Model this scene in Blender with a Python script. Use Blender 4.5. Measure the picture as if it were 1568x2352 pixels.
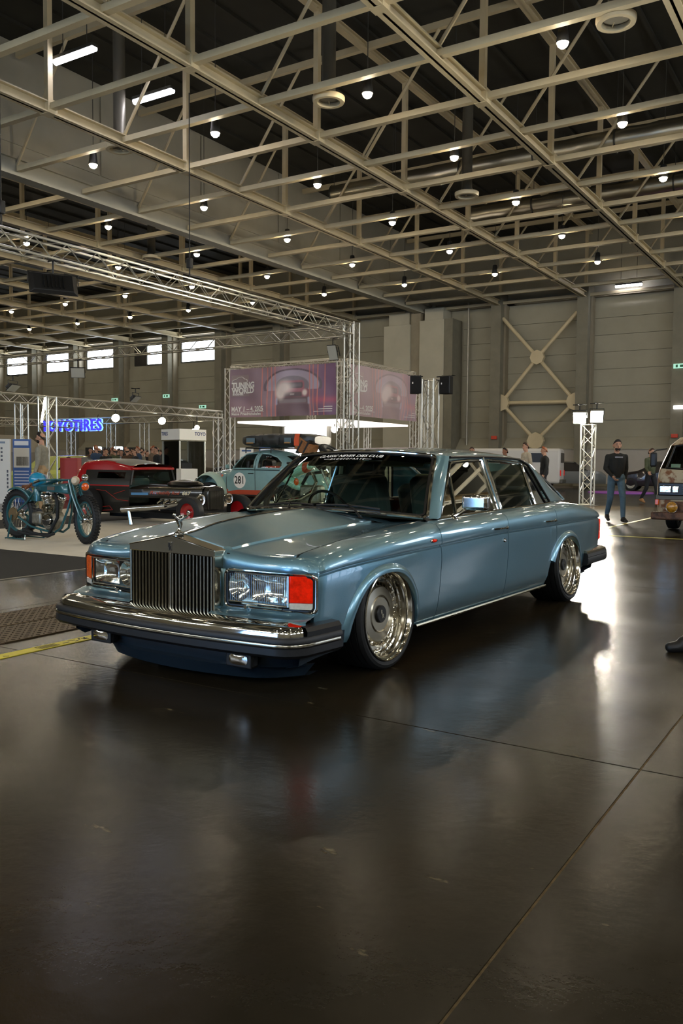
import bpy, bmesh, math, random
from mathutils import Vector, Matrix, Euler
from math import sin, cos, pi, radians as R

for _o in list(bpy.data.objects):
    bpy.data.objects.remove(_o, do_unlink=True)
SC = bpy.context.scene
COL = SC.collection
random.seed(7)

# ------------------------------------------------------------------ camera
cam_d = bpy.data.cameras.new('camera')
cam = bpy.data.objects.new('camera', cam_d); COL.objects.link(cam)
cam_d.sensor_fit = 'VERTICAL'; cam_d.sensor_height = 36.0
cam_d.lens = 1954.28 / 2352 * 36.0
cam_d.clip_end = 300
_pi, _ro, _ya = R(3.316), R(0.456), R(32.177)
_f = Vector((-sin(_ya) * cos(_pi), cos(_ya) * cos(_pi), -sin(_pi)))
_r0 = Vector((cos(_ya), sin(_ya), 0)); _u0 = _r0.cross(_f)
_r = cos(_ro) * _r0 + sin(_ro) * _u0; _u = -sin(_ro) * _r0 + cos(_ro) * _u0
cam.matrix_world = Matrix(((_r.x, _u.x, -_f.x, 0), (_r.y, _u.y, -_f.y, 0), (_r.z, _u.z, -_f.z, 1.2), (0, 0, 0, 1)))
SC.camera = cam

# ------------------------------------------------------------------ world, exposure
w = bpy.data.worlds.new('world'); SC.world = w; w.use_nodes = True
w.node_tree.nodes['Background'].inputs[0].default_value = (0.75, 0.85, 1.0, 1)
w.node_tree.nodes['Background'].inputs[1].default_value = 0.6
SC.view_settings.view_transform = 'Standard'; SC.view_settings.look = 'None'
SC.view_settings.gamma = 1.0; SC.view_settings.use_curve_mapping = False
SC.view_settings.exposure = 0.0
LAMP = 185.0          # high bay lamps
STRIP = 40.0
FLOOD = 1500.0        # floodlight heads on the booths
WINDOW = 9.0         # daylight in the clerestory
SC.cycles.use_denoising = True
SC.cycles.max_bounces = 7
SC.cycles.diffuse_bounces = 3
SC.cycles.glossy_bounces = 5
SC.cycles.transparent_max_bounces = 14
SC.cycles.sample_clamp_indirect = 8.0
SC.cycles.caustics_reflective = False
SC.cycles.caustics_refractive = False

# ------------------------------------------------------------------ helpers
def lin(c):
    if isinstance(c, str):
        c = tuple(int(c[i:i + 2], 16) / 255 for i in (0, 2, 4))
    return tuple((v / 12.92 if v <= 0.04045 else ((v + 0.055) / 1.055) ** 2.4) for v in c)

MATS = {}
def mat(name, col='808080', rough=0.5, metal=0.0, noise=0.0, scale=8.0, bump=0.0, bscale=60.0, coat=0.0, rnoise=0.0,
        emit=None, estr=0.0, trans=0.0, ior=1.45, alpha=1.0, spec=0.5, col2=None, coords='Object', flake=0.0, thr=(0.35, 0.65)):
    if name in MATS: return MATS[name]
    m = bpy.data.materials.new(name); m.use_nodes = True
    nt = m.node_tree; N = nt.nodes; L = nt.links
    b = N['Principled BSDF']
    c = lin(col)
    b.inputs['Base Color'].default_value = (*c, 1)
    b.inputs['Roughness'].default_value = rough
    b.inputs['Metallic'].default_value = metal
    b.inputs['IOR'].default_value = ior
    b.inputs['Alpha'].default_value = alpha
    b.inputs['Transmission Weight'].default_value = trans
    b.inputs['Specular IOR Level'].default_value = spec
    b.inputs['Coat Weight'].default_value = coat
    b.inputs['Coat Roughness'].default_value = 0.03
    if emit is not None:
        b.inputs['Emission Color'].default_value = (*lin(emit), 1)
        b.inputs['Emission Strength'].default_value = estr
    if noise or bump or rnoise or col2 or flake:
        if coords == 'World':
            g = N.new('ShaderNodeNewGeometry'); vec = g.outputs['Position']
        else:
            g = N.new('ShaderNodeTexCoord'); vec = g.outputs['Object']
        nz = N.new('ShaderNodeTexNoise'); nz.inputs['Scale'].default_value = scale; nz.inputs['Detail'].default_value = 6
        nz.inputs['Roughness'].default_value = 0.6
        L.new(vec, nz.inputs['Vector'])
        if noise or col2:
            cr = N.new('ShaderNodeValToRGB')
            cr.color_ramp.elements[0].position = thr[0]; cr.color_ramp.elements[1].position = thr[1]
            if col2:
                cr.color_ramp.elements[0].color = (*c, 1); cr.color_ramp.elements[1].color = (*lin(col2), 1)
            else:
                cr.color_ramp.elements[0].color = (*[max(0, v * (1 - noise)) for v in c], 1)
                cr.color_ramp.elements[1].color = (*[min(1, v * (1 + noise)) for v in c], 1)
            L.new(nz.outputs['Fac'], cr.inputs['Fac']); L.new(cr.outputs['Color'], b.inputs['Base Color'])
        if rnoise:
            mr = N.new('ShaderNodeMapRange')
            mr.inputs['From Min'].default_value = 0.3; mr.inputs['From Max'].default_value = 0.7
            mr.inputs['To Min'].default_value = max(0.02, rough - rnoise); mr.inputs['To Max'].default_value = rough + rnoise
            L.new(nz.outputs['Fac'], mr.inputs['Value']); L.new(mr.outputs['Result'], b.inputs['Roughness'])
        if bump or flake:
            n2 = N.new('ShaderNodeTexNoise'); n2.inputs['Scale'].default_value = bscale; n2.inputs['Detail'].default_value = 3
            L.new(vec, n2.inputs['Vector'])
            bp = N.new('ShaderNodeBump'); bp.inputs['Strength'].default_value = bump or flake; bp.inputs['Distance'].default_value = 0.01 if bump else 0.0006
            L.new(n2.outputs['Fac'], bp.inputs['Height']); L.new(bp.outputs['Normal'], b.inputs['Normal'])
    MATS[name] = m
    return m

def tag(o, label=None, cat=None, group=None, kind=None):
    if label: o['label'] = label
    if cat: o['category'] = cat
    if group: o['group'] = group
    if kind: o['kind'] = kind
    return o

def thing(name, label, cat, loc=(0, 0, 0), rz=0.0, group=None, kind=None):
    o = bpy.data.objects.new(name, None); COL.objects.link(o)
    o.empty_display_size = 0.1
    o.location = loc; o.rotation_euler = (0, 0, rz)
    return tag(o, label, cat, group, kind)

class MB:
    """collects shapes; build() links them as one mesh object"""
    def __init__(s, M=None): s.v = []; s.f = []; s.mi = []; s.M = M
    def add(s, vs, fs, mi=0):
        k = len(s.v)
        for p in vs:
            p = Vector(p)
            s.v.append(s.M @ p if s.M else p)
        for f in fs: s.f.append([i + k for i in f]); s.mi.append(mi)
        return s
    def box(s, c, d, rot=None, mi=0, taper=None):
        hx, hy, hz = d[0] / 2, d[1] / 2, d[2] / 2
        vs = []
        for z in (-1, 1):
            t = (taper if (taper and z > 0) else 1.0)
            for x, y in ((-1, -1), (1, -1), (1, 1), (-1, 1)):
                vs.append(Vector((x * hx * t, y * hy * t, z * hz)))
        if rot is not None:
            q = rot if isinstance(rot, Matrix) else Euler(rot).to_matrix()
            vs = [q @ v for v in vs]
        c = Vector(c)
        return s.add([v + c for v in vs], [(3, 2, 1, 0), (4, 5, 6, 7), (0, 1, 5, 4), (1, 2, 6, 5), (2, 3, 7, 6), (3, 0, 4, 7)], mi)
    def box2(s, a, b, mi=0):
        return s.box([(a[i] + b[i]) / 2 for i in range(3)], [abs(b[i] - a[i]) for i in range(3)], mi=mi)
    def cyl(s, a, b, r, n=10, r2=None, caps=True, mi=0):
        a = Vector(a); b = Vector(b); d = (b - a)
        if d.length < 1e-9: return s
        q = d.to_track_quat('Z', 'Y').to_matrix(); r2 = r if r2 is None else r2
        vs = []
        for (c, rr) in ((a, r), (b, r2)):
            for i in range(n):
                t = 2 * pi * i / n
                vs.append(c + q @ Vector((cos(t) * rr, sin(t) * rr, 0)))
        fs = [(i, (i + 1) % n, n + (i + 1) % n, n + i) for i in range(n)]
        if caps: fs += [tuple(range(n - 1, -1, -1)), tuple(range(n, 2 * n))]
        return s.add(vs, fs, mi)
    def tube(s, pts, r, n=8, closed=False, caps=True, mi=0, flat=None):
        pts = [Vector(p) for p in pts]; m = len(pts)
        rs = r if isinstance(r, (list, tuple)) else [r] * m
        vs = []; up = None
        for i, p in enumerate(pts):
            if closed: t = (pts[(i + 1) % m] - pts[i - 1]).normalized()
            else: t = (pts[min(i + 1, m - 1)] - pts[max(i - 1, 0)]).normalized()
            if up is None:
                up = Vector((0, 0, 1)) if abs(t.z) < 0.9 else Vector((0, 1, 0))
            x = t.cross(up)
            if x.length < 1e-6: x = t.orthogonal()
            x.normalize(); y = x.cross(t).normalized(); up = y
            for k in range(n):
                a = 2 * pi * k / n
                fx, fy = (flat if flat else (1, 1))
                vs.append(p + (x * cos(a) * fx + y * sin(a) * fy) * rs[i])
        fs = []
        for i in range(m if closed else m - 1):
            j = (i + 1) % m
            for k in range(n):
                fs.append((i * n + k, i * n + (k + 1) % n, j * n + (k + 1) % n, j * n + k))
        if caps and not closed:
            fs += [tuple(range(n - 1, -1, -1)), tuple(range((m - 1) * n, m * n))]
        return s.add(vs, fs, mi)
    def lathe(s, prof, n=24, c=(0, 0, 0), axis=(0, 0, 1), mi=0, a0=0, a1=2 * pi, closed=False):
        """prof: (radius, height along axis) pairs"""
        q = Vector(axis).to_track_quat('Z', 'Y').to_matrix(); c = Vector(c)
        full = abs(a1 - a0 - 2 * pi) < 1e-6; nn = n if full else n + 1
        vs = []
        for (r, h) in prof:
            for i in range(nn):
                t = a0 + (a1 - a0) * i / n
                vs.append(c + q @ Vector((cos(t) * r, sin(t) * r, h)))
        fs = []; m = len(prof)
        for j in range(m if closed else m - 1):
            jj = (j + 1) % m
            for i in range(n):
                i2 = (i + 1) % nn
                fs.append((j * nn + i, j * nn + i2, jj * nn + i2, jj * nn + i))
        return s.add(vs, fs, mi)
    def grid(s, rows, mi=0, closed=False, flip=False):
        """rows: list of equally long point lists"""
        n = len(rows[0]); vs = [p for r in rows for p in r]; fs = []
        for i in range(len(rows) - 1):
            for k in range(n if closed else n - 1):
                k2 = (k + 1) % n
                q = (i * n + k, i * n + k2, (i + 1) * n + k2, (i + 1) * n + k)
                fs.append(q[::-1] if flip else q)
        return s.add(vs, fs, mi)
    def prism(s, poly, a, b, plane='xz', mi=0):
        """polygon (2-D) extruded from a to b along the missing axis"""
        def P(p, h):
            return {'xz': (p[0], h, p[1]), 'yz': (h, p[0], p[1]), 'xy': (p[0], p[1], h)}[plane]
        n = len(poly)
        vs = [P(p, a) for p in poly] + [P(p, b) for p in poly]
        fs = [tuple(range(n)), tuple(range(2 * n - 1, n - 1, -1))] + [(i, n + i, n + (i + 1) % n, (i + 1) % n) for i in range(n)]
        return s.add(vs, fs, mi)
    def sphere(s, c, r, n=12, m=8, mi=0, rot=None):
        r = r if isinstance(r, (list, tuple)) else (r, r, r); c = Vector(c)
        q = Euler(rot).to_matrix() if rot else Matrix.Identity(3)
        vs = [c + q @ Vector((0, 0, -r[2]))]
        for j in range(1, m):
            ph = -pi / 2 + pi * j / m
            for i in range(n):
                t = 2 * pi * i / n
                vs.append(c + q @ Vector((r[0] * cos(ph) * cos(t), r[1] * cos(ph) * sin(t), r[2] * sin(ph))))
        vs.append(c + q @ Vector((0, 0, r[2])))
        fs = [(0, 1 + (i + 1) % n, 1 + i) for i in range(n)]
        for j in range(m - 2):
            for i in range(n):
                fs.append((1 + j * n + i, 1 + j * n + (i + 1) % n, 1 + (j + 1) * n + (i + 1) % n, 1 + (j + 1) * n + i))
        e = len(vs) - 1; b0 = 1 + (m - 2) * n
        fs += [(b0 + i, b0 + (i + 1) % n, e) for i in range(n)]
        return s.add(vs, fs, mi)
    def mesh(s, name, mats, smooth=35, fix=True):
        me = bpy.data.meshes.new(name)
        me.from_pydata([tuple(v) for v in s.v], [], s.f)
        if not isinstance(mats, (list, tuple)): mats = [mats]
        for m in mats: me.materials.append(m)
        if len(mats) > 1:
            for i, p in enumerate(me.polygons): p.material_index = s.mi[i]
        if fix:
            bm = bmesh.new(); bm.from_mesh(me)
            bmesh.ops.recalc_face_normals(bm, faces=bm.faces[:]); bm.to_mesh(me); bm.free()
        if smooth:
            for p in me.polygons: p.use_smooth = True
            me.set_sharp_from_angle(angle=R(smooth))
        me.update()
        return me
    def build(s, name, mats, parent=None, smooth=35, bevel=0.0, seg=2, solid=0.0, fix=True, world=False):
        o = bpy.data.objects.new(name, s.mesh(name, mats, smooth, fix)); COL.objects.link(o)
        if parent:
            o.parent = parent
            if world: o.location = -root_loc(parent)
        if solid:
            md = o.modifiers.new('solid', 'SOLIDIFY'); md.thickness = solid; md.offset = -1
        if bevel:
            md = o.modifiers.new('bevel', 'BEVEL'); md.width = bevel; md.segments = seg; md.limit_method = 'ANGLE'; md.angle_limit = R(40)
        return o

def root_loc(o):
    p = Vector(o.location)
    while o.parent: o = o.parent; p = p + o.location
    return p

def put(name, me, parent=None, loc=(0, 0, 0), rot=None, scale=None):
    o = bpy.data.objects.new(name, me); COL.objects.link(o)
    if parent: o.parent = parent
    o.location = loc
    if rot is not None: o.rotation_euler = rot
    if scale is not None: o.scale = scale
    return o

def copy_tree(o, parent=None):
    c = o.copy(); COL.objects.link(c)
    if parent: c.parent = parent
    for ch in list(o.children): copy_tree(ch, c)
    return c

UNIT = {}
def rod(name, m, a, b, r, parent, n=8, world=True):
    """a straight bar as an object of its own; all bars share a unit mesh per material"""
    key = (m.name, n, round(r, 4))
    if key not in UNIT: UNIT[key] = MB().cyl((0, 0, 0), (0, 0, 1), r, n).mesh(name, m)
    a = Vector(a); b = Vector(b); d = b - a
    o = bpy.data.objects.new(name, UNIT[key]); COL.objects.link(o)
    o.parent = parent
    o.location = a - (root_loc(parent) if world else Vector())
    o.rotation_euler = d.to_track_quat('Z', 'Y').to_euler(); o.scale = (1, 1, d.length)
    return o

def lerp(a, b, t): return a + (b - a) * t
def pw(x, pts):
    """piecewise smooth (monotone cubic-ish) interpolation through (x, y) pairs"""
    if x <= pts[0][0]: return pts[0][1]
    if x >= pts[-1][0]: return pts[-1][1]
    n = len(pts)
    for i in range(n - 1):
        if x <= pts[i + 1][0]:
            x0, y0 = pts[i]; x1, y1 = pts[i + 1]
            h = x1 - x0; t = (x - x0) / h; d = (y1 - y0) / h
            def sl(k):
                if k == 0: return (pts[1][1] - pts[0][1]) / (pts[1][0] - pts[0][0])
                if k == n - 1: return (pts[-1][1] - pts[-2][1]) / (pts[-1][0] - pts[-2][0])
                a = (pts[k][1] - pts[k - 1][1]) / (pts[k][0] - pts[k - 1][0]); b_ = (pts[k + 1][1] - pts[k][1]) / (pts[k + 1][0] - pts[k][0])
                return 0 if a * b_ <= 0 else 2 * a * b_ / (a + b_)
            m0, m1 = sl(i), sl(i + 1)
            return ((2 * t**3 - 3 * t**2 + 1) * y0 + (t**3 - 2 * t**2 + t) * h * m0 + (-2 * t**3 + 3 * t**2) * y1 + (t**3 - t**2) * h * m1)
def pl_(x, pts):
    if x <= pts[0][0]: return pts[0][1]
    for (x0, y0), (x1, y1) in zip(pts, pts[1:]):
        if x <= x1: return lerp(y0, y1, (x - x0) / (x1 - x0))
    return pts[-1][1]

def text_mesh(txt, size, depth=0.0, font_shear=0.0, align='CENTER', bold=0.0, space=1.0):
    cu = bpy.data.curves.new('text', 'FONT'); cu.body = txt; cu.size = size; cu.extrude = depth; cu.shear = font_shear
    cu.align_x = align; cu.align_y = 'CENTER'; cu.offset = bold; cu.space_character = space; cu.resolution_u = 3
    o = bpy.data.objects.new('text', cu); COL.objects.link(o)
    dg = bpy.context.evaluated_depsgraph_get()
    me = bpy.data.meshes.new_from_object(o.evaluated_get(dg))
    bpy.data.objects.remove(o); bpy.data.curves.remove(cu)
    return me
def text(name, txt, size, m, parent, M, depth=0.002, shear=0.0, align='CENTER', bold=0.0, wide=1.0, space=1.0):
    """flat lettering: M maps the text plane (x right, y up, z out) into the parent's frame"""
    me = text_mesh(txt, size, depth, shear, align, bold, space)
    me.materials.clear(); me.materials.append(m)
    me.transform(Matrix.Diagonal((wide, 1, 1, 1)))
    me.transform(M)
    o = bpy.data.objects.new(name, me); COL.objects.link(o); o.parent = parent
    return o
def frame_M(origin, right, up):
    r = Vector(right).normalized(); u = Vector(up); u = (u - r * u.dot(r)).normalized(); n = r.cross(u)
    return Matrix(((r.x, u.x, n.x, origin[0]), (r.y, u.y, n.y, origin[1]), (r.z, u.z, n.z, origin[2]), (0, 0, 0, 1)))

# ================================================================== THE HALL
M_steel = mat('painted_steel', '8f8672', 0.55, noise=0.08, scale=1.5)
M_beam = mat('roof_steel', 'cbbc98', 0.5, noise=0.06, scale=1.2)
M_deck = mat('roof_deck', '33322a', 0.85, noise=0.15, scale=0.6)
M_panelwall = mat('wall_panel', '9a9684', 0.8, noise=0.05, scale=0.8, coords='World')
M_wallbase = mat('wall_base', 'a9a49b', 0.8, noise=0.06, scale=0.7, coords='World')
M_conc = mat('column_concrete', '7c7868', 0.85, noise=0.10, scale=1.6, bump=0.1, coords='World')
M_bulk = mat('bulkhead_panel', 'b3af9c', 0.7, noise=0.05, scale=0.8, coords='World')
M_joint = mat('joint_filler', '6a5c42', 0.9, noise=0.3, scale=30)
M_winglow = mat('window_daylight', 'ffffff', 0.4, emit='eef6ff', estr=WINDOW)
M_winframe = mat('window_frame', '5d5f5c', 0.5, metal=0.3)
M_lamp = mat('lamp_glow', 'ffffff', 0.4, emit='ffeccb', estr=LAMP)
M_strip = mat('tube_glow', 'ffffff', 0.4, emit='f2f0ff', estr=STRIP)
M_housing = mat('lamp_housing', '4b4a45', 0.5, metal=0.4)
M_foil = mat('duct_foil', 'b9b39f', 0.32, metal=0.95, bump=0.25, bscale=9)
M_black = mat('black_plastic', '141414', 0.45, noise=0.1)

def floor_material():
    m = bpy.data.materials.new('polished_concrete'); m.use_nodes = True
    nt = m.node_tree; N = nt.nodes; L = nt.links; b = N['Principled BSDF']
    g = N.new('ShaderNodeNewGeometry')
    def noise(scale, det=6, rough=0.6, vec=None):
        n = N.new('ShaderNodeTexNoise'); n.inputs['Scale'].default_value = scale; n.inputs['Detail'].default_value = det; n.inputs['Roughness'].default_value = rough
        L.new(vec or g.outputs['Position'], n.inputs['Vector']); return n.outputs['Fac']
    def ramp(fac, p0, c0, p1, c1):
        r = N.new('ShaderNodeValToRGB'); r.color_ramp.elements[0].position = p0; r.color_ramp.elements[1].position = p1
        r.color_ramp.elements[0].color = (*c0, 1); r.color_ramp.elements[1].color = (*c1, 1)
        L.new(fac, r.inputs['Fac']); return r.outputs['Color']
    def mix(fac, a, c, mode='MIX'):
        x = N.new('ShaderNodeMixRGB'); x.blend_type = mode
        for s, i in ((fac, 0), (a, 1), (c, 2)):
            if hasattr(s, 'is_linked'): L.new(s, x.inputs[i])
            else: x.inputs[i].default_value = s if i == 0 else (*s, 1)
        return x.outputs[0]
    base = ramp(noise(0.9, 8), 0.3, lin('1c1912'), 0.72, lin('2b251a'))
    rust = ramp(noise(0.55, 4), 0.5, (0, 0, 0), 0.75, (1, 1, 1))
    base = mix(rust, base, lin('2d2317'))
    stain = ramp(noise(2.3, 9, 0.7), 0.60, (0, 0, 0), 0.78, (1, 1, 1))
    base = mix(stain, base, lin('383225'))
    # scattered pale scuffs, stretched
    mp = N.new('ShaderNodeMapping'); mp.inputs['Scale'].default_value = (2.2, 5.0, 1); mp.inputs['Rotation'].default_value = (0, 0, 0.5)
    L.new(g.outputs['Position'], mp.inputs['Vector'])
    sc = ramp(noise(1.7, 8, 0.62, mp.outputs['Vector']), 0.66, (0, 0, 0), 0.73, (1, 1, 1))
    base = mix(sc, base, lin('5c543f'))
    L.new(base, b.inputs['Base Color'])
    r = N.new('ShaderNodeMapRange'); r.inputs['From Min'].default_value = 0.3; r.inputs['From Max'].default_value = 0.7
    r.inputs['To Min'].default_value = 0.17; r.inputs['To Max'].default_value = 0.27
    L.new(noise(1.7, 7), r.inputs['Value']); L.new(r.outputs['Result'], b.inputs['Roughness'])
    bp = N.new('ShaderNodeBump'); bp.inputs['Strength'].default_value = 0.12; bp.inputs['Distance'].default_value = 0.01
    L.new(noise(14, 4), bp.inputs['Height']); L.new(bp.outputs['Normal'], b.inputs['Normal'])
    b.inputs['Specular IOR Level'].default_value = 0.13
    return m
M_floor = floor_material()

XL, XR, YB, YF, ZR = -70.0, 16.0, -16.0, 48.6, 14.7
# floor: sub-base with cast slabs divided by saw-cut joints
fl = MB().box2((XL, YB, -0.2), (XR, YF + 1, -0.004)).build('floor', M_joint, smooth=0); tag(fl, 'dark polished concrete floor of the exhibition hall', None, kind='structure')
GX, GY = 5.15, 5.2
slab = MB().box((0, 0, -0.03), (GX - 0.009, GY - 0.009, 0.06)).mesh('slab', M_floor, smooth=0)
x = -0.75 - GX * 14 + GX / 2
while x < XR + GX:
    y = 3.42 - GY * 4 + GY / 2
    while y < YF + GY / 2:
        put('slab', slab, fl, (x, y, 0)); y += GY
    x += GX

# ceiling deck
rf = MB().box2((XL, YB, ZR), (XR, YF + 1, ZR + 0.2))
rf = rf.build('ceiling', M_deck, smooth=0); tag(rf, 'dark steel roof deck above the trusses', None, kind='structure')
rib = MB().box((0, 0, -0.05), (0.12, YF - YB, 0.1)).mesh('deck_rib', M_deck, smooth=0)
for i in range(56):
    put('deck_rib', rib, rf, (XL + 2 + i * 1.5, (YF + YB) / 2, ZR))

# far wall: precast panels between columns
wall = MB().box2((XL, YF, 0), (XR, YF + 0.5, ZR)).build('wall_far', M_panelwall, smooth=0)
tag(wall, 'far wall of grey precast panels', None, kind='structure')
cols_r = [-19.3, -14.2, -9.1, -4.0, 1.1, 6.2, 11.3]
cols_l = [-30.1, -35.3, -40.5, -45.7, -50.9, -56.1, -61.3, -66.5]
wp = MB().box((0, 0, 0), (4.35, 0.10, 0.93)).mesh('panel', M_panelwall, smooth=0)
bays = [(a + b) / 2 for a, b in zip(cols_r, cols_r[1:])] + [(-22.4 + -19.3) / 2 + 0.25] + [(a + b) / 2 for a, b in zip(cols_l, cols_l[1:])] + [-27.6]
for bx in bays:
    for k in range(8):
        z = 3.22 + k * 0.95
        if bx < -40.5 and k == 7: continue
        if bx < -40.5 and k >= 6: continue
        put('panel', wp, wall, (bx, YF - 0.05, z), scale=(0.55 if -23 < bx < -19 else 1, 1, 1))
# sloped ledge and pale base wall
lw = MB()
lw.prism([(YF, 2.75), (YF - 0.12, 2.75), (YF - 0.75, 2.12), (YF - 0.75, 2.05), (YF, 2.05)], -70, 16, 'yz')
lg = lw.build('ledge', M_panelwall, wall, smooth=0)
MB().box2((XL, YF - 0.7, 0), (XR, YF, 2.06)).build('base_wall', M_wallbase, wall, smooth=0)
MB().box2((XL, YF - 0.74, 0), (XR, YF - 0.70, 0.14)).build('baseboard', M_conc, wall, smooth=0)
colm = MB().box((0, -0.55, 5.6), (0.62, 1.1, 11.2)).mesh('column', M_conc, smooth=0)
colw = MB().box((0.36, -0.3, 5.4), (0.12, 0.6, 10.6)).mesh('column_rail', M_steel, smooth=0)
for cx_ in cols_r + cols_l + [-25.0]:
    o = put('column', colm, wall, (cx_, YF, 0)); put('column_rail', colw, o, (0, 0, 0))
# eave channel over the bays
for bx in bays:
    MB().box2((bx - 2.2, YF - 0.45, 10.55), (bx + 2.2, YF - 0.1, 10.8)).build('eave_channel', M_steel, wall, smooth=0)
# partition pocket: two tall pale boxes beside the bulkhead
for k, (xa, xb, zt, yd) in enumerate(((-26.6, -24.75, 9.75, 1.5), (-24.1, -22.45, 9.9, 1.5))):
    o = MB().box2((xa, YF - yd, 0), (xb, YF - 0.05, zt)).build('partition_pocket', M_bulk, wall, smooth=0, bevel=0.02)
    MB().box2((xa + 0.2, YF - 1.2, zt), (xb - 0.2, YF - 0.1, zt + 0.75)).build('pocket_head', M_bulk, o, smooth=0)
MB().box2((-24.75, YF - 1.35, 0), (-24.1, YF - 0.1, 10.4)).build('pocket_rail', M_steel, wall, smooth=0)
MB().box2((-22.43, YF - 1.45, 0), (-21.9, YF - 0.1, 9.9)).build('pocket_side', M_conc, wall, smooth=0)
pp = MB().tube([(-21.3, YF - 0.5, 0.4), (-21.3, YF - 0.5, 10.9), (-23.5, YF - 0.5, 10.95)], 0.07, 8)
pp.build('drain_pipe', mat('pipe_grey', '9a968a', 0.4, metal=0.5), wall)
# wind bracing X in the bay between two columns
br = bpy.data.objects.new('trim_1', None); COL.objects.link(br); tag(br, 'pale steel X brace with octagon plate on the far wall', None, kind='structure')
yb_ = YF - 0.75
C0 = Vector((-16.85, yb_, 7.35)); P = {'tl': (-19.0, yb_, 9.75), 'tr': (-14.6, yb_, 9.75), 'ml': (-19.0, yb_, 4.8), 'mr': (-14.6, yb_, 4.75), 'b': (-16.85, yb_, 2.55)}
for a, b_ in (('tl', C0), ('tr', C0), ('ml', C0), ('mr', C0), ('ml', P['b']), ('mr', P['b']), ('ml', P['mr'])):
    a = Vector(P[a]); b_ = Vector(b_)
    MB().cyl(a, b_, 0.105, 10).build('brace', M_beam, br)
def octa(c, r, nm='gusset_plate'):
    MB().lathe([(0, -0.14), (r, -0.14), (r, 0.14), (0, 0.14)], 8, c, (0, 1, 0)).build(nm, M_beam, br, smooth=20)
octa(C0, 0.42)
for k in ('ml', 'mr', 'b'): octa(Vector(P[k]), 0.5)
# clerestory windows (backlit by daylight)
def clerestory(n, xa, xb, za, zb, y, face='y', shut=0.0):
    f = MB()
    if face == 'y':
        f.box2((xa - .1, y - .1, za - .1), (xb + .1, y, za)); f.box2((xa - .1, y - .1, zb), (xb + .1, y, zb + .1))
        for q in (xa - .1, xb): f.box2((q, y - .1, za), (q + .1, y, zb))
        f.box2((xa, y - .08, (za + zb) / 2 - .02), (xb, y - .02, (za + zb) / 2 + .02))
    else:
        f.box2((y, xa - .1, za - .1), (y + .1, xb + .1, za)); f.box2((y, xa - .1, zb), (y + .1, xb + .1, zb + .1))
        for q in (xa - .1, xb): f.box2((y, q, za), (y + .1, q + .1, zb))
        f.box2((y + .02, xa, (za + zb) / 2 - .02), (y + .08, xb, (za + zb) / 2 + .02))
    o = f.build('window_%d' % n, M_winframe, smooth=0); tag(o, 'clerestory window full of white daylight', None, kind='structure')
    k = max(2, round((xb - xa) / 1.2)); wd = (xb - xa) / k
    for i in range(k):
        for j in range(2):
            z0 = za + j * (zb - za) / 2; z1 = z0 + (zb - za) / 2
            q0, q1 = xa + i * wd + .015, xa + (i + 1) * wd - .015
            if face == 'y': MB().box2((q0, y - .04, z0 + .015), (q1, y - .02, z1 - .015)).build('pane', M_winglow, o, smooth=0)
            else: MB().box2((y + .02, q0, z0 + .015), (y + .04, q1, z1 - .015)).build('pane', M_winglow, o, smooth=0)
wn = 1
for xa, xb in ((-44.9, -41.1), (-48.5, -46.3), (-55.3, -51.5), (-60.3, -56.7), (-65.6, -61.9)):
    clerestory(wn, xa, xb, 8.72, 10.2, YF - 0.01); wn += 1
sh = MB().box2((-49.9, YF - 0.1, 8.65), (-48.62, YF - 0.01, 10.2)).build('window_shutter', M_black, wall, smooth=0)
# the other three walls
w2 = MB().box2((XR, YB, 0), (XR + .4, YF + .5, ZR)).build('wall_right', M_panelwall, smooth=0); tag(w2, 'right side wall of the hall', None, kind='structure')
w3 = MB().box2((XL, YB - .4, 0), (XR + .4, YB, ZR)).build('wall_near', M_panelwall, smooth=0); tag(w3, 'near end wall behind the viewpoint', None, kind='structure')
w4 = MB().box2((XL - .4, YB, 0), (XL, YF + .5, ZR)).build('wall_left', M_panelwall, smooth=0); tag(w4, 'left side wall of the hall', None, kind='structure')
for k in range(9):
    clerestory(wn, -14 + k * 6.6, -14 + k * 6.6 + 4.2, 6.6, 10.0, XR - 0.11, 'x'); wn += 1
for k in range(7):
    q = -36 + k * 6.8
    f0 = clerestory(wn, q, q + 4.6, 6.8, 10.0, YB + 0.11, 'y'); wn += 1

# glazed gates; the unseen near one is added to light the nose bluish
M_gate = mat('gate_blue_fill', 'cfe4ff', .4, emit='90c4ff', estr=11.0)
def gate(n, axis, a, b_, z1, pos):
    f = MB()
    def bx(a0, a1, z0, z2):
        if axis == 'y': f.box2((a0, pos - .12, z0), (a1, pos, z2))
        else: f.box2((pos, a0, z0), (pos + .12, a1, z2))
    k = 5; wd = (b_ - a) / k
    for i in range(k + 1): bx(a + i * wd - .05, a + i * wd + .05, 0, z1)
    for z in (0, z1 / 3, 2 * z1 / 3, z1): bx(a, b_, max(0, z - .05), z + .05)
    o = f.build('door_%d' % n, M_winframe, smooth=0); tag(o, 'glazed hall gate out of view with bluish glowing panes', None, kind='structure')
    for i in range(k):
        for j in range(3):
            q0, q1, z0, z2 = a + i * wd + .06, a + (i + 1) * wd - .06, j * z1 / 3 + .06, (j + 1) * z1 / 3 - .06
            if axis == 'y': MB().box2((q0, pos - .07, z0), (q1, pos - .05, z2)).build('pane', M_gate, o, smooth=0)
            else: MB().box2((pos + .05, q0, z0), (pos + .07, q1, z2)).build('pane', M_gate, o, smooth=0)
gate(1, 'y', -13.0, -5.0, 4.6, YB + .13)
M_gate = mat('gate_daylight_dim', 'dfe8f4', .4, emit='d4e4ff', estr=4.0)
gate(2, 'x', 19.0, 26.0, 4.4, XR - .13)

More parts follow.
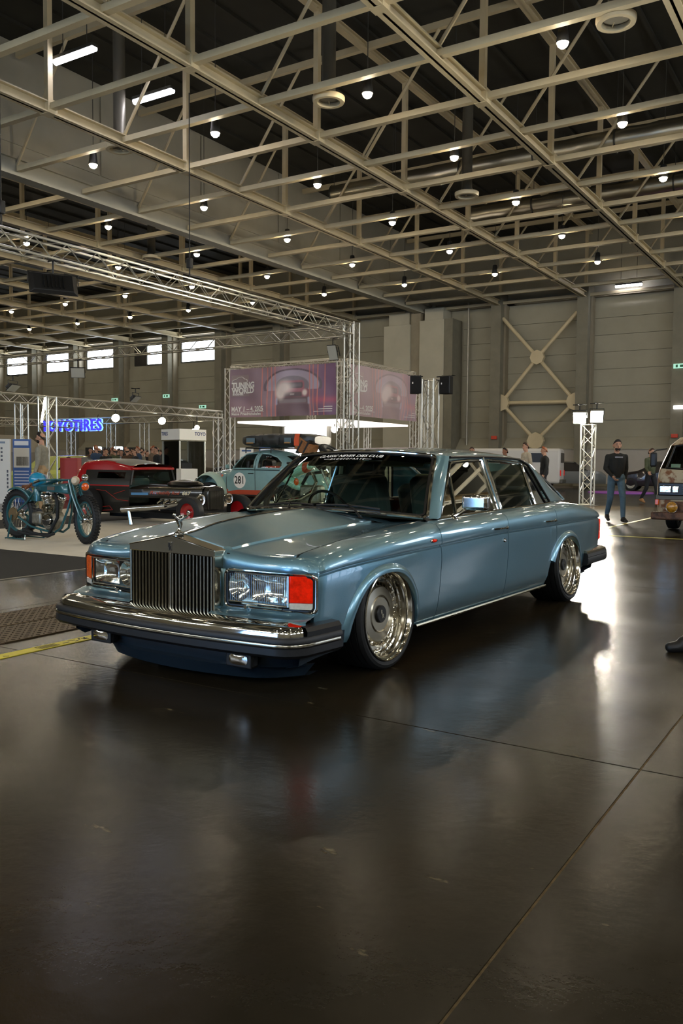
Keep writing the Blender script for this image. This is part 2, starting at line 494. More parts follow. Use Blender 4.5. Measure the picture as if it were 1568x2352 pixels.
# bulkhead between the two bays
bk = MB().box2((-24.35, YB, 10.9), (-24.2, YF, ZR)).build('wall_bulkhead', M_bulk, smooth=0)
tag(bk, 'hanging grey bulkhead between the roof bays', None, kind='structure')
bp_ = MB().box((0, 0, 0), (0.04, 5.3, 1.55)).mesh('panel', M_bulk, smooth=0)
for i in range(12):
    for j in range(2): put('panel', bp_, bk, (-24.16, YB + 2.9 + i * 5.38, 12.25 + j * 1.6))
MB().box2((-24.5, YB, 10.42), (-24.0, YF, 10.52)).build('lower_flange', M_bulk, bk, smooth=0)
MB().box2((-24.4, YB, 10.5), (-24.1, YF, 10.98)).build('beam_web', M_bulk, bk, smooth=0)
MB().box2((-24.5, YB, 10.96), (-24.0, YF, 11.04)).build('upper_flange', M_bulk, bk, smooth=0)

# roof trusses along the hall (structure)
ZC, ZT = 10.62, 14.25
def hbeam(mb, x, z, y0, y1, w=0.30, h=0.30, axis='y'):
    def B(a, b):
        if axis == 'y': mb.box2((x + a[0], y0, z + a[1]), (x + b[0], y1, z + b[1]))
        else: mb.box2((y0, x + a[0], z + a[1]), (y1, x + b[0], z + b[1]))
    B((-w / 2, -h / 2), (w / 2, -h / 2 + .035)); B((-w / 2, h / 2 - .035), (w / 2, h / 2)); B((-.03, -h / 2), (.03, h / 2))
beam_x = [-9.0, -14.15, -19.2, -3.85, 1.3, 6.45, 11.6, -29.3, -34.4, -39.5, -44.6, -49.7, -54.8, -59.9, -65.0]
NY = [15.6 + 5.38 * k - 2.69 for k in range(-5, 7)]          # nodes carrying verticals
NY = [y for y in NY if YB < y < YF]
post = MB().box((0, 0, (ZT - ZC) / 2), (0.16, 0.16, ZT - ZC)).mesh('post', M_beam, smooth=0)
tn = 2
for bx in beam_x:
    o = bpy.data.objects.new('trim_%d' % tn, None); COL.objects.link(o); tn += 1
    tag(o, 'steel roof truss running along the hall', None, kind='structure'); o.location = (bx, 0, ZC)
    m1 = MB(); hbeam(m1, 0, 0, YB, YF); m1.build('bottom_chord', M_beam, o, smooth=0)
    m2 = MB(); hbeam(m2, 0, ZT - ZC, YB, YF, 0.22, 0.22); m2.build('top_chord', M_beam, o, smooth=0)
    gus = MB().box((0, 0, 0), (0.34, 0.30, 0.36)).mesh('node_plate', M_beam, smooth=0) if 'g' not in UNIT else UNIT['g']
    UNIT['g'] = gus
    for i, y in enumerate(NY):
        put('post', post, o, (0, y + 2.69, 0))
        put('node_plate', gus, o, (0, y + 2.69, 0.02))
        if False:
            rod('diagonal', M_beam, (0, y + 2.69, 0.1), (0, y + 5.38, ZT - ZC), 0.06, o, 6, world=False)
            rod('diagonal', M_beam, (0, y + 5.38, ZT - ZC), (0, y + 8.07, 0.1), 0.06, o, 6, world=False)
# transverse purlins and sway frames
pur = {}
k = 0
y = 15.6 - 2.69 * 11
while y < YF - 0.6:
    o = bpy.data.objects.new('trim_%d' % tn, None); COL.objects.link(o); tn += 1
    tag(o, 'pale steel cross purlin between the roof trusses', None, kind='structure'); o.location = (0, y, ZC)
    for (xa, xb) in ((XL, -24.5), (-24.0, XR)):
        MB().box2((xa, -0.09, -0.06), (xb, 0.09, 0.10)).build('purlin', M_beam, o, smooth=0)
    bx = [-24.1] + sorted([b for b in beam_x if b > -24])
    if k % 2 == 0 and y > 5:
        m1 = MB(); m1.box2((-24.0, -0.08, ZT - ZC - .1), (XR, 0.08, ZT - ZC + .1)); m1.build('top_chord', M_beam, o, smooth=0)
        for a, b_ in zip(bx, bx[1:]):
            mid = (a + b_) / 2
            rod('diagonal', M_beam, (a, 0, 0.15), (mid, 0, ZT - ZC - .1), 0.05, o, 6, world=False)
            if False: rod('diagonal', M_beam, (b_, 0, 0.15), (mid, 0, ZT - ZC - .1), 0.05, o, 6, world=False)
    k += 1; y += 2.69

# high bay lamps
lamp_body = MB().lathe([(0.06, 0.42), (0.10, 0.40), (0.12, 0.22), (0.13, 0.12), (0.145, 0.02), (0.145, -0.005), (0.13, -0.005), (0.125, 0.02), (0.0, 0.02)], 14).mesh('housing', M_housing)
lamp_lens = MB().lathe([(0.0, -0.13), (0.06, -0.11), (0.11, -0.065), (0.125, -0.01), (0.125, 0.02), (0.0, 0.02)], 14).mesh('lens', M_lamp)
lamp_rod = MB().cyl((0, 0, 0.4), (0, 0, 4.05), 0.012, 5).mesh('hanger', M_housing)
ORD = 'first second third fourth fifth sixth seventh eighth ninth tenth eleventh twelfth thirteenth'.split()
yl = [18.95 + 5.2 * k for k in range(-6, 5)]
for j, y in enumerate(yl):
    for i in range(-3, 12):
        x = -6.25 - 5.0 * i
        if y > 46 or x > 14: continue
        if x < -24 and y < 8: continue
        if -17.5 > x > -20.5 and y < 0: continue
        if 8 < y < 17 and -24 < x < -8: continue
        row_ = ORD[len(yl) - 1 - j]
        c_ = (-6.25 - x) / 5.0
        col_ = '%s right of bulkhead' % ORD[int(round(3 - c_))] if x > -24 else '%s left of bulkhead' % ORD[int(round(c_ - 4))]
        o = thing('ceiling_lamp', 'high bay lamp, %s row from the far wall, %s' % (row_, col_), 'lamp', (x, y, 10.5), 0, 'high bay lamps under the roof')
        put('housing', lamp_body, o); put('lens', lamp_lens, o); put('hanger', lamp_rod, o)
# strip lights
def strip(xa, xb, y, z, label):
    o = thing('strip_light', label, 'lamp', ((xa + xb) / 2, y, z))
    L_ = (xb - xa) / 2
    MB().box2((-L_, -0.11, 0), (L_, 0.11, 0.09)).build('housing', M_housing, o, smooth=0, bevel=0.01)
    MB().lathe([(0.0, -L_ * .99), (0.085, -L_ * .99), (0.085, L_ * .99), (0, L_ * .99)], 10, (0, 0, -0.03), (1, 0, 0)).build('diffuser', M_strip, o)
    for s in (-.6, .6): rod('hanger', M_housing, (s * L_, 0, 0.09), (s * L_, 0, ZR - z), 0.012, o, 5, world=False)
strip(-19.28, -17.72, 15.9, 12.0, 'lit tube light nearest the upper left corner')
strip(-19.32, -17.75, 18.84, 12.0, 'lit tube light second from the upper left corner')
strip(-12.5, -11.1, 47.75, 10.95, 'lit tube light beside the far wall head')
# ring diffusers
for (x, y, lab) in ((-12.39, 18.91, 'round air diffuser ring hanging near the centre of the ceiling'), (-5.04, 18.74, 'round air diffuser ring hanging at the upper right corner'),
                    (-12.5, 27.9, 'round air diffuser ring beneath the farther silver duct'), (-19.6, 18.5, 'round air diffuser ring close to the bulkhead'), (-28.7, 29.0, 'round air diffuser ring beyond the bulkhead')):
    o = thing('air_diffuser', lab, 'vent', (x, y, 10.5))
    MB().lathe([(0.30, 0.0), (0.40, 0.0), (0.42, 0.06), (0.42, 0.13), (0.30, 0.16), (0.28, 0.08)], 28, closed=True).build('ring', M_beam, o)
    MB().lathe([(0.0, 0.10), (0.27, 0.10), (0.27, 0.14), (0.18, 0.3), (0.18, 4.09), (0.0, 4.09)], 18).build('duct_neck', mat('neck_grey', '6a665a', 0.5, metal=0.4), o)
    for a in range(3): rod('spoke', M_beam, (0.1 * cos(a * 2.1), 0.1 * sin(a * 2.1), 0.12), (0.36 * cos(a * 2.1), 0.36 * sin(a * 2.1), 0.05), 0.012, o, 5, world=False)
# silver ducts
for (y, xa, xb, r, lab) in ((29.45, -19.0, 15.5, 0.36, 'crinkled silver air duct, the nearer of the two'), (34.9, -15.4, 15.5, 0.34, 'crinkled silver air duct, the farther of the two')):
    o = thing('air_duct', lab, 'duct', (xa, y, 12.0))
    rr = []
    nseg = int((xb - xa) / 0.35); pts = []
    for i in range(nseg + 1):
        pts.append((i * 0.35, 0, random.uniform(-.015, .015))); rr.append(r * random.uniform(0.95, 1.04))
    MB().tube(pts, rr, 16).build('duct_skin', M_foil, o, smooth=60)
    for i in range(0, nseg, 8):
        MB().lathe([(r * 1.06, -.03), (r * 1.06, .03)], 16, (i * 0.35, 0, 0), (1, 0, 0)).build('band', M_housing, o, solid=0.01)
        rod('hanger', M_housing, (i * .35, 0, r), (i * .35, 0, ZR - 12), 0.012, o, 5, world=False)

# ================================================================== THE BLUE SALOON (local frame: x to the visible side, y to the rear)
M_paint = mat('steel_blue_paint', '6b94a6', 0.32, metal=0.75, noise=0.10, scale=420, coat=1.0, flake=0.10, bscale=900)
M_chrome = mat('chrome', 'c9c8c4', 0.06, metal=1.0)
M_chrome2 = mat('brushed_chrome', 'b0aa98', 0.18, metal=1.0)
M_rubber = mat('black_rubber', '121315', 0.5, noise=0.15, scale=40)
M_tyre = mat('tyre_rubber', '0f1112', 0.62, noise=0.2, scale=30)
M_trimblack = mat('window_seal', '0c0d0e', 0.35)
M_under = mat('underbody_black', '0d1113', 0.7)
M_dam = mat('spoiler_dark_blue', '15212a', 0.45, noise=0.1)
M_glass = bpy.data.materials.new('tinted_glass'); M_glass.use_nodes = True
def _glass(m, tint, rough=0.0, refl=1.0):
    nt = m.node_tree; N = nt.nodes; L = nt.links; N.clear()
    o = N.new('ShaderNodeOutputMaterial'); t = N.new('ShaderNodeBsdfTransparent'); g = N.new('ShaderNodeBsdfGlossy'); x = N.new('ShaderNodeMixShader'); fr = N.new('ShaderNodeFresnel')
    t.inputs[0].default_value = (*tint, 1); g.inputs['Roughness'].default_value = rough; fr.inputs[0].default_value = 1.0 + 0.52 * refl
    L.new(fr.outputs[0], x.inputs[0]); L.new(t.outputs[0], x.inputs[1]); L.new(g.outputs[0], x.inputs[2]); L.new(x.outputs[0], o.inputs[0])
_glass(M_glass, (0.72, 0.82, 0.76))
M_glass2 = bpy.data.materials.new('clear_glass'); M_glass2.use_nodes = True; _glass(M_glass2, (0.92, 0.94, 0.93))
M_lensglass = bpy.data.materials.new('ribbed_glass'); M_lensglass.use_nodes = True
def _ribbed(m):
    nt = m.node_tree; N = nt.nodes; L = nt.links; N.clear()
    o = N.new('ShaderNodeOutputMaterial'); t = N.new('ShaderNodeBsdfTransparent'); g = N.new('ShaderNodeBsdfGlossy'); x = N.new('ShaderNodeMixShader'); tc = N.new('ShaderNodeTexCoord')
    wv = N.new('ShaderNodeTexWave'); wv.inputs['Scale'].default_value = 22; wv.inputs['Distortion'].default_value = 1.5; bp = N.new('ShaderNodeBump'); bp.inputs['Strength'].default_value = 0.3; bp.inputs['Distance'].default_value = 0.003
    L.new(tc.outputs['Object'], wv.inputs['Vector']); L.new(wv.outputs['Fac'], bp.inputs['Height']); L.new(bp.outputs['Normal'], g.inputs['Normal'])
    t.inputs[0].default_value = (0.86, 0.87, 0.84, 1); g.inputs['Roughness'].default_value = 0.06; x.inputs[0].default_value = 0.13
    L.new(t.outputs[0], x.inputs[1]); L.new(g.outputs[0], x.inputs[2]); L.new(x.outputs[0], o.inputs[0])
_ribbed(M_lensglass)
M_leather = mat('dark_green_leather', '34423f', 0.5, noise=0.1, scale=12)
M_leather2 = mat('cream_headlining', '77775c', 0.8)
M_dash = mat('dash_top', '28322e', 0.6)
M_red = mat('red_lens', 'd01c04', 0.25, emit='ff2a04', estr=0.16, spec=.25, noise=0.35, scale=25)  # faint red glow added to the colour; the lenses are unlit
M_amber = mat('amber_lens', 'c04a0a', 0.2, coat=.4, noise=0.2, scale=25, emit='ff6a10', estr=0.1)
M_clear = mat('ribbed_lens', 'c9c4b4', 0.15, coat=1.0, noise=0.1, scale=60)
M_reflector = mat('lamp_reflector', 'dedcd6', 0.10, metal=1.0, bump=0.16, bscale=22)
M_white = mat('white_vinyl', 'f4f2ec', 0.5)

PSI = R(-1.78)
car = thing('classic_saloon_car', 'steel blue lowered luxury saloon with upright chrome grille in the foreground', 'car', (-3.301, 4.278, 0), PSI)

WBASE = 3.07
def Wd(y): return pw(y, [(-0.625, 0.884), (-0.612, 0.896), (-0.595, 0.905), (-0.53, 0.913), (-0.25, 0.930), (0.1, 0.940), (0.7, 0.945), (2.6, 0.945), (3.3, 0.935), (3.9, 0.905), (4.18, 0.868), (4.24, 0.845)])
def Zs(y): return pw(y, [(-0.66, 0.612), (-0.4, 0.640), (-0.05, 0.658), (0.67, 0.678), (1.72, 0.698), (2.8, 0.696), (3.8, 0.690), (4.24, 0.680)])
def Zt(y): return pw(y, [(-0.662, 0.655), (-0.655, 0.672), (-0.64, 0.688), (-0.60, 0.703), (-0.50, 0.722), (-0.2, 0.762), (0.2, 0.795), (0.74, 0.824), (1.3, 0.836), (1.9, 0.847), (2.8, 0.862), (3.1, 0.868), (3.5, 0.845), (3.9, 0.800), (4.15, 0.765), (4.22, 0.745), (4.24, 0.715)])
def Zt2(y): return Zt(y) - .045 * max(0.0, (-.54 - y) / .08) ** 2
AF, AR = (0.01, 0.20, 0.405, 0.415), (WBASE, 0.20, 0.43, 0.415)      # wheel arches: centre y, centre z, half length, height
def Zb(y):
    b = pl_(y, [(-0.66, 0.29), (-0.5, 0.26), (0.42, 0.20), (2.64, 0.20), (3.5, 0.24), (4.24, 0.33)])
    for (cy, cz, a, h) in (AF, AR):
        d = abs(y - cy) / a
        if d < 1: b = max(b, cz + h * math.sqrt(max(0, 1 - d ** 2.3)))
    return b
def side_x(y, z):
    """half width of the flank below the swage line"""
    W = Wd(y); zs = Zs(y)
    return pl_(z, [(0.19, W - .062), (0.225, W - .048), (0.26, W - .030), (0.40, W - .012), (0.52, W - .004), (zs - .09, W - .001), (zs - .03, W - .003), (zs - .012, W - .007), (zs - .004, W - .016)])
def upper(y):
    W = Wd(y); zs = Zs(y); h = Zt2(y) - zs
    return [(W - .016, zs + .001), (W - .003, zs + .008), (W, zs + .02), (W - .002, zs + .30 * h), (W - .010, zs + .55 * h), (W - .024, zs + .75 * h), (W - .048, zs + .90 * h), (W - .085, zs + .975 * h), (W - .13, zs + h)]
NL = 12
def section(y, lo=None, extra=0):
    zl = Zb(y) if lo is None else lo
    zs = Zs(y)
    pts = []
    for k in range(NL):
        z = lerp(zl, zs - .012, (k / (NL - 1)))
        pts.append((side_x(y, z), z))
    pts.append((side_x(y, zs - .004), zs - .004))
    pts += upper(y)
    if extra:
        W = Wd(y); zt = Zt2(y)
        pts += [(W - .15, zt + .002), (W - .172, zt + .002)][:extra]
    return pts
def ystops(a, b, n, dense=()):
    s = {round(lerp(a, b, i / n), 5) for i in range(n + 1)}
    for (cy, cz, ha, h) in (AF, AR):
        for i in range(61):
            t = -cos(pi * i / 60); y = cy + ha * t
            if a < y < b: s.add(round(y, 5))
    for d in dense: s.add(d)
    return sorted(s)
def flank(name, a, b, n, side, extra=0, dense=(), parent=car, m=M_paint):
    """one body panel of the flank with its edges turned inwards"""
    ys = ystops(a, b, n, dense); rows = []
    for y in ys:
        p = section(y, extra=extra)
        rows.append([Vector((side * x, y, z)) for x, z in p])
    inner0 = [Vector((v.x - side * .022, v.y + .001, v.z)) for v in rows[0]]
    inner1 = [Vector((v.x - side * .022, v.y - .001, v.z)) for v in rows[-1]]
    mb = MB().grid([inner0] + rows + [inner1])
    # return flange along the lower edge
    low = [r[0] for r in rows]
    mb.grid([low, [Vector((v.x - side * .05, v.y, v.z)) for v in low]])
    return mb.build(name, m, parent, smooth=32)
G_ = 0.0035
fd0, fd1, rd1 = 0.672, 1.752, 2.775
def gap_y(y): return y
panels = []
for s in (1, -1):
    fw = flank('front_wing', -0.622, fd0 - G_, 26, s, extra=2, dense=(-0.618, -0.612, -0.605, -0.598, -0.59, -.58, -.57, -.56))
    fd = flank('front_door', fd0 + G_, fd1 - G_, 20, s)
    rd = flank('rear_door', fd1 + G_, rd1 - G_, 20, s)
    rw = flank('rear_wing', rd1 + G_, 4.24, 34, s, extra=0, dense=(4.15, 4.2, 4.22, 4.23))
    panels.append((fw, fd, rd, rw))
    # closing web behind the gaps so no daylight shows through
    for yg in (fd0, fd1, rd1):
        p = section(yg)
        MB().grid([[Vector((s * (x - .02), yg - .012, z)) for x, z in p], [Vector((s * (x - .02), yg + .012, z)) for x, z in p]]).build('door_shut', M_trimblack, car)

# arch lips: flared rings standing proud of the flank
def arch_lip(side, A, a0, a1, nm='arch_lip'):
    cy, cz, ha, h = A
    rows = []
    N_ = 48
    for i in range(N_ + 1):
        t = lerp(a0, a1, i / N_)
        def P(k, dx, _t=t):
            c, s_ = cos(_t), sin(_t)
            c = math.copysign(abs(c) ** (2 / 2.3), c); s_ = abs(s_) ** (2 / 2.0) * (1 if s_ > 0 else -1)
            yy = cy - (ha + k) * c; zz = cz + (h + k) * s_
            xx = side_x(min(max(yy, -0.6), 4.1), max(zz, .21)) + dx
            return Vector((side * xx, yy, zz))
        rows.append([P(0.012, -.004), P(0.004, 0.006), P(-0.012, 0.020), P(-0.030, 0.027), P(-0.040, 0.024), P(-0.043, 0.012), P(-0.043, -0.06)])
    return MB().grid(rows).build(nm, M_paint, car, smooth=50)
for s in (1, -1):
    arch_lip(s, AF, R(4), R(176))
    arch_lip(s, AR, R(28), R(172))
    # inner wheel housings
    for (cy, cz, ha, h) in (AF, AR):
        rows = []
        for i in range(25):
            t = pi * i / 24
            yy, zz = cy - (ha - .002) * cos(t), cz - .02 + (h - .002) * sin(t)
            rows.append([Vector((s * (side_x(yy, max(zz, .22)) - .02), yy, zz)), Vector((s * .52, yy, zz))])
        mb = MB().grid(rows)
        mb.add([r[1] for r in rows], [tuple(range(len(rows)))])
        mb.build('wheel_housing', M_under, car)

# ---- bonnet: gabled centre panel with creases, lower shoulders outside
def crease_x(y): return pl_(y, [(-0.68, 0.326), (0.9, 0.475)])
def hood_c(y): return pw(y, [(-0.70, 0.784), (-0.60, 0.798), (-0.39, 0.838), (0.0, 0.872), (0.45, 0.890), (0.62, 0.884), (0.8, 0.88)])
def hood_k(y): return pw(y, [(-0.70, 0.722), (-0.60, 0.735), (-0.39, 0.756), (0.03, 0.786), (0.5, 0.812), (0.85, 0.826)])
def seam_x(y): return min(0.765, Wd(y) - .175)
def hood_z(x, y):
    x = abs(x); c = crease_x(y)
    zc, zk = hood_c(y), hood_k(y)
    zs_ = Zt(y) + .003
    if x <= c:
        t = x / c
        t2 = (math.sqrt(t * t + .0049) - .07) / (math.sqrt(1.0049) - .07)     # soft ridge
        return lerp(zc, zk, t2)
    u = (x - c) / (seam_x(y) - c)
    z0 = zk - .011
    return lerp(z0, zs_, u) - .010 * sin(pi * min(1, u)) + .000
def ws_base_y(x): return 0.605 + 0.21 * (abs(x) / 0.80) ** 2.2        # rear edge of the bonnet under the screen
def hood_front_y(x): return -0.665 if abs(x) <= 0.331 else -0.612
def swp(x): return pl_(abs(x), [(.30, -.050), (.35, -.047), (.74, -.031), (.768, -.026), (.80, -.012), (.897, .036)])
def hood_part(sgn):
    ys_n = 40
    xs = []
    for i in range(13): xs.append(i / 12.0)
    rows = []
    for j in range(ys_n + 1):
        v = j / ys_n
        row = []
        def pt(x, yv):
            return Vector((sgn * x, yv, hood_z(x, yv)))
        for i in range(11):                                       # centre panel
            t = i / 10; x0 = t * .326
            y = lerp(-0.665, ws_base_y(x0) - .02, v); x = t * crease_x(y); row.append(pt(x, y))
        yk = y
        cx2 = crease_x(yk)
        row.append(Vector((sgn * (cx2 + .006), row[-1].y, hood_k(row[-1].y) - .012)))
        for i in range(1, 13):
            t = i / 12
            xq = lerp(.34, .76, t)
            f = -0.655 if i == 1 else -0.612
            f = lerp(-0.650, -0.604, min(1, t * 3)) if True else f
            f += swp(xq); y = lerp(f, ws_base_y(xq) - .02, v); x = lerp(crease_x(y) + .008, seam_x(y) - .003, t); row.append(pt(x, y))
        rows.append(row)
    mb = MB().grid(rows)
    mb.grid([rows[0], [Vector((p.x, p.y + .002, p.z - .03)) for p in rows[0]]])
    out = [r[-1] for r in rows]
    mb.grid([out, [Vector((p.x - sgn * .001, p.y, p.z - .03)) for p in out]])
    return mb
hb = hood_part(1)
hb2 = hood_part(-1)
hb.add(hb2.v, hb2.f)
lip = []
for i in range(13):
    xq = lerp(.345, .76, i / 12); f = lerp(-.650, -.604, min(1, i / 12 * 3)) + swp(xq)
    lip.append((xq, f))
for s in (1, -1): MB().tube([Vector((s * x, y - .002, hood_z(x, y) - .003)) for x, y in lip] + [Vector((s * (seam_x(y) + .001), y, Zt(y) + .0005)) for y in [lerp(-.58, .80, k / 24) for k in range(25)]], .0032, 5).build('bonnet_gap', M_trimblack, car)
bonnet = hb.build('bonnet', M_paint, car, smooth=28)
# dark weld line filler under the bonnet seam and centre bead
for s in (1, -1):
    p0 = [Vector((s * (seam_x(y) + .012), y, Zt(y) - .012)) for y in [lerp(-.60, .80, i / 30) for i in range(31)]]
    p1 = [Vector((s * (seam_x(y) - .03), y, Zt(y) - .014)) for y in [lerp(-.60, .80, i / 30) for i in range(31)]]
    MB().grid([p0, p1]).build('bonnet_gutter', M_trimblack, car)
bead = [Vector((0, y, hood_c(y) + .002)) for y in [lerp(-.655, .575, i / 24) for i in range(25)]]
MB().tube(bead, 0.0055, 6, flat=(1, .7)).build('centre_bead', M_chrome, car)
for s in (1, -1): MB().tube([p + Vector((s * .009, 0, -.002)) for p in bead], 0.004, 6, flat=(1, .7)).build('bead_gap', M_trimblack, car)
# scuttle between the bonnet and the screen
rows = []
for i in range(33):
    x = lerp(-.80, .80, i / 32); yb = ws_base_y(x)
    zz = hood_z(min(abs(x), seam_x(yb) - .004), yb - .02)
    rows.append([Vector((x, yb - .014, zz - .004)), Vector((x, yb + .05, zz + .002)), Vector((x, yb + .14, zz - .005))])
MB().grid(rows).build('scuttle', M_paint, car)
vent = MB().box((0, 0, 0), (0.44, 0.022, 0.006))
for s in (1, -1):
    o = MB().grid([[Vector((s * lerp(.06, .52, i / 8), ws_base_y(lerp(.06, .52, i / 8)) - .045 + d, hood_z(lerp(.06, .52, i / 8), ws_base_y(lerp(.06, .52, i / 8)) - .045 + d) + .003)) for i in range(9)] for d in (-.016, .016)])
    o.build('scuttle_vent', M_trimblack, car)

# ---- nose panels carrying the headlamps (swept back in plan)

class NB(MB):
    def add(s_, vs, fs, mi=0):
        vs = [Vector(p) for p in vs]
        return MB.add(s_, [Vector((p.x, p.y + (swp(p.x) if p.z > .405 else min(swp(p.x), .0)) , p.z)) for p in vs], fs, mi)
for s in (1, -1):
    prof = [(-0.606, 0.0, 'h'), (-0.630, -.004, 'h'), (-0.648, -.016, 'h'), (-0.660, -.034, 'h'), (-0.666, -.055, 'h'), (-0.668, 0.632, 'z'), (-0.662, 0.622, 'z'), (-0.585, 0.616, 'z'), (-0.585, 0.425, 'z'), (-0.664, 0.420, 'z'),
            (-0.672, 0.412, 'z'), (-0.682, 0.404, 'z'), (-0.72, 0.398, 'z'), (-0.752, 0.393, 'z'), (-0.764, 0.384, 'z'), (-0.762, 0.368, 'z'), (-0.735, 0.356, 'z'), (-0.66, 0.352, 'z')]
    rows = []
    xs = [0.308, 0.33, 0.347, 0.350] + [lerp(.36, .88, i / 18) for i in range(19)] + [0.888, 0.892, .897]
    for x in xs:
        row = []
        edge = (x < 0.349 or x > 0.889)
        for (y, z, k) in prof:
            zz = z
            if k == 'h':
                hx = min(x, .75)
                zz = hood_z(hx, -0.606) + z
                if x > .74: zz = Zt(-.606) + .002 + z - max(0, (x - .80) / .1) ** 2 * .05
            yy = y
            if edge and y == -0.585: yy = -0.666
            # plan rounding at the outer corner
            rr = max(0, (x - .86) / .04)
            yy += .012 * rr * rr if y < -0.6 else 0
            if yy < -.70: yy += max(0, (x - .84) / .06) ** 2 * .03
            row.append(Vector((s * x, yy, zz)))
        rows.append(row)
    npn = NB().grid(rows).build('nose_panel', M_paint, car, smooth=40)
    # inner flank beside the grille
    NB().add([(s * .308, -.606, .728), (s * .308, -.665, .68), (s * .308, -.668, .36), (s * .308, -.55, .36), (s * .308, -.55, .72)], [(0, 1, 2, 3, 4)]).build('grille_return', M_paint, car)
    # headlamp unit
    hl = NB()
    def rrect(x0, x1, z0, z1, r, y, n=5):
        pts = []
        for (cx, cz, a) in ((x1 - r, z1 - r, 0), (x0 + r, z1 - r, 90), (x0 + r, z0 + r, 180), (x1 - r, z0 + r, 270)):
            for i in range(n + 1):
                t = R(a + 90 * i / n); pts.append(Vector((s * (cx + r * cos(t)), y, cz + r * sin(t))))
        return pts
    X0, X1, Z0, Z1 = 0.352, 0.896, 0.418, 0.620
    def bend(v):
        x = abs(v.x); return Vector((v.x, v.y + .010 * max(0, (x - .86) / .04) ** 2, v.z))
    fr = [bend(v) for v in rrect(X0, X1, Z0, Z1, .03, -.672)]
    sur = NB().tube(fr, .0075, 8, closed=True).build('headlamp_surround', M_chrome, car)
    fr2 = [bend(v) for v in rrect(X0 + .012, X1 - .012, Z0 + .012, Z1 - .012, .024, -.668)]
    NB().tube(fr2, .007, 6, closed=True).build('headlamp_seal', M_trimblack, sur)
    # chamber back, lower chrome shelf
    bk_ = NB()
    bk_.box2((s * .355, -.60, .425), (s * .885, -.59, .615))
    bk_.build('lamp_chamber', M_chrome2, car, smooth=0)
    NB().box2((s * .36, -.668, .432), (s * .885, -.60, .437)).build('lamp_shelf', M_chrome2, car, smooth=0)
    # round inner reflector and rectangular outer reflector
    NB().lathe([(0.0, .055), (.03, .048), (.055, .028), (.070, 0.0), (.074, -.004)], 28, (s * .437, -.655, .530), (0, 1, 0)).build('main_beam_reflector', M_reflector, car)
    NB().lathe([(0.0, 0.006), (.010, 0.004), (.012, -.02), (0, -.02)], 12, (s * .437, -.615, .530), (0, 1, 0)).build('bulb_cap', M_chrome2, car)
    rows = []
    for i in range(9):
        u = i / 8 * 2 - 1; row = []
        for j in range(9):
            v = j / 8 * 2 - 1
            row.append(Vector((s * (.632 + u * .112), -.652 + .045 * (1 - u ** 4) * (1 - v ** 4), .530 + v * .068)))
        rows.append(row)
    NB().grid(rows).build('dip_beam_reflector', M_reflector, car)
    gl = [[Vector((s * x, -.669, z)) for x in [lerp(.366, .758, k / 8) for k in range(9)]] for z in (.452, .605)]
    lf = NB(); lf.box2((s * .362, -.672, .448), (s * .765, -.664, .455)); lf.box2((s * .362, -.672, .604), (s * .765, -.664, .610)); lf.box2((s * .758, -.672, .448), (s * .766, -.664, .610)); lf.box2((s * .360, -.672, .448), (s * .366, -.664, .610))
    lf.build('lens_frame', M_chrome2, car, smooth=0)
    NB().grid(gl).build('headlamp_glass', M_lensglass, car)
    # indicator with clear lower part, bending round the corner
    def corner(z0, z1, nm, m, d=0):
        rows = []
        for z in (z0, z0 + .004, z1 - .004, z1):
            row = []
            for i in range(15):
                x = lerp(.770, .886, i / 14)
                row.append(bend(Vector((s * x, -.672 + (.004 if z in (z0, z1) else 0), z))))
            rows.append(row)
        mb = NB().grid(rows); return mb.build(nm, m, car, solid=.02)
    corner(.472, .612, 'indicator_lens', M_red if s > 0 else M_amber)
    corner(.436, .471, 'sidelight_lens', M_clear)
    # headlamp wiper
    wp_ = NB().tube([(s * .50, -.682, .430), (s * .52, -.690, .440), (s * .74, -.686, .441)], .006, 6)
    wp_.build('headlamp_wiper', M_chrome, car)
    NB().cyl((s * .50, -.66, .428), (s * .50, -.69, .430), .011, 10).build('wiper_spindle', M_chrome, car)

# ---- upright radiator grille
gr = bpy.data.objects.new('radiator_grille', None); COL.objects.link(gr); gr.parent = car
GYF, GYB = -0.784, -0.655
def g_shell():
    mb = MB()
    w, zt_, zp, zb_ = .330, .722, .788, .356
    # gabled pediment
    for (ya, yb2) in ((GYF, GYB),):
        front = [(-w, zt_ - .035), (w, zt_ - .035), (w, zt_), (0.0, zp), (-w, zt_)]
        mb.prism(front, ya, yb2, 'xz')
    for s in (1, -1):
        mb.box2((s * (w - .014), GYF, zb_), (s * w, GYB, zt_ - .03))
    mb.box2((-w, GYF, zb_ - .004), (w, GYB, zb_ + .020))
    return mb
g_shell().build('shell', M_chrome2, gr, smooth=0, bevel=.004)
rb_ = []
ridge = MB().tube([(0, GYF - .001, .789), (0, GYB, .790)], .004, 6).build('shell_ridge', M_chrome, gr)
for s in (1, -1):
    MB().tube([(0, GYF - .001, .789), (s * .331, GYF - .001, .722)], .0035, 6).build('shell_edge', M_chrome, gr)
MB().box2((-.312, -.70, .375), (.312, -.69, .69)).build('grille_core', M_under, gr, smooth=0)
vn = MB()
vn.prism([(-.0060, -.007), (-.0042, -.013), (.0042, -.013), (.0060, -.007), (.0042, .045), (-.0042, .045)], .374, .690, 'xy')
vane = vn.mesh('vane', M_chrome2, smooth=0)
for i in range(24):
    x = -.304 + i * (.608 / 23)
    put('vane', vane, gr, (x, -.769, 0), rot=(0, 0, R(6) if x > 0 else R(-8)))
MB().box2((-.0065, -.787, .372), (.0065, -.76, .69)).build('centre_bar', M_chrome2, gr, smooth=0, bevel=.002)
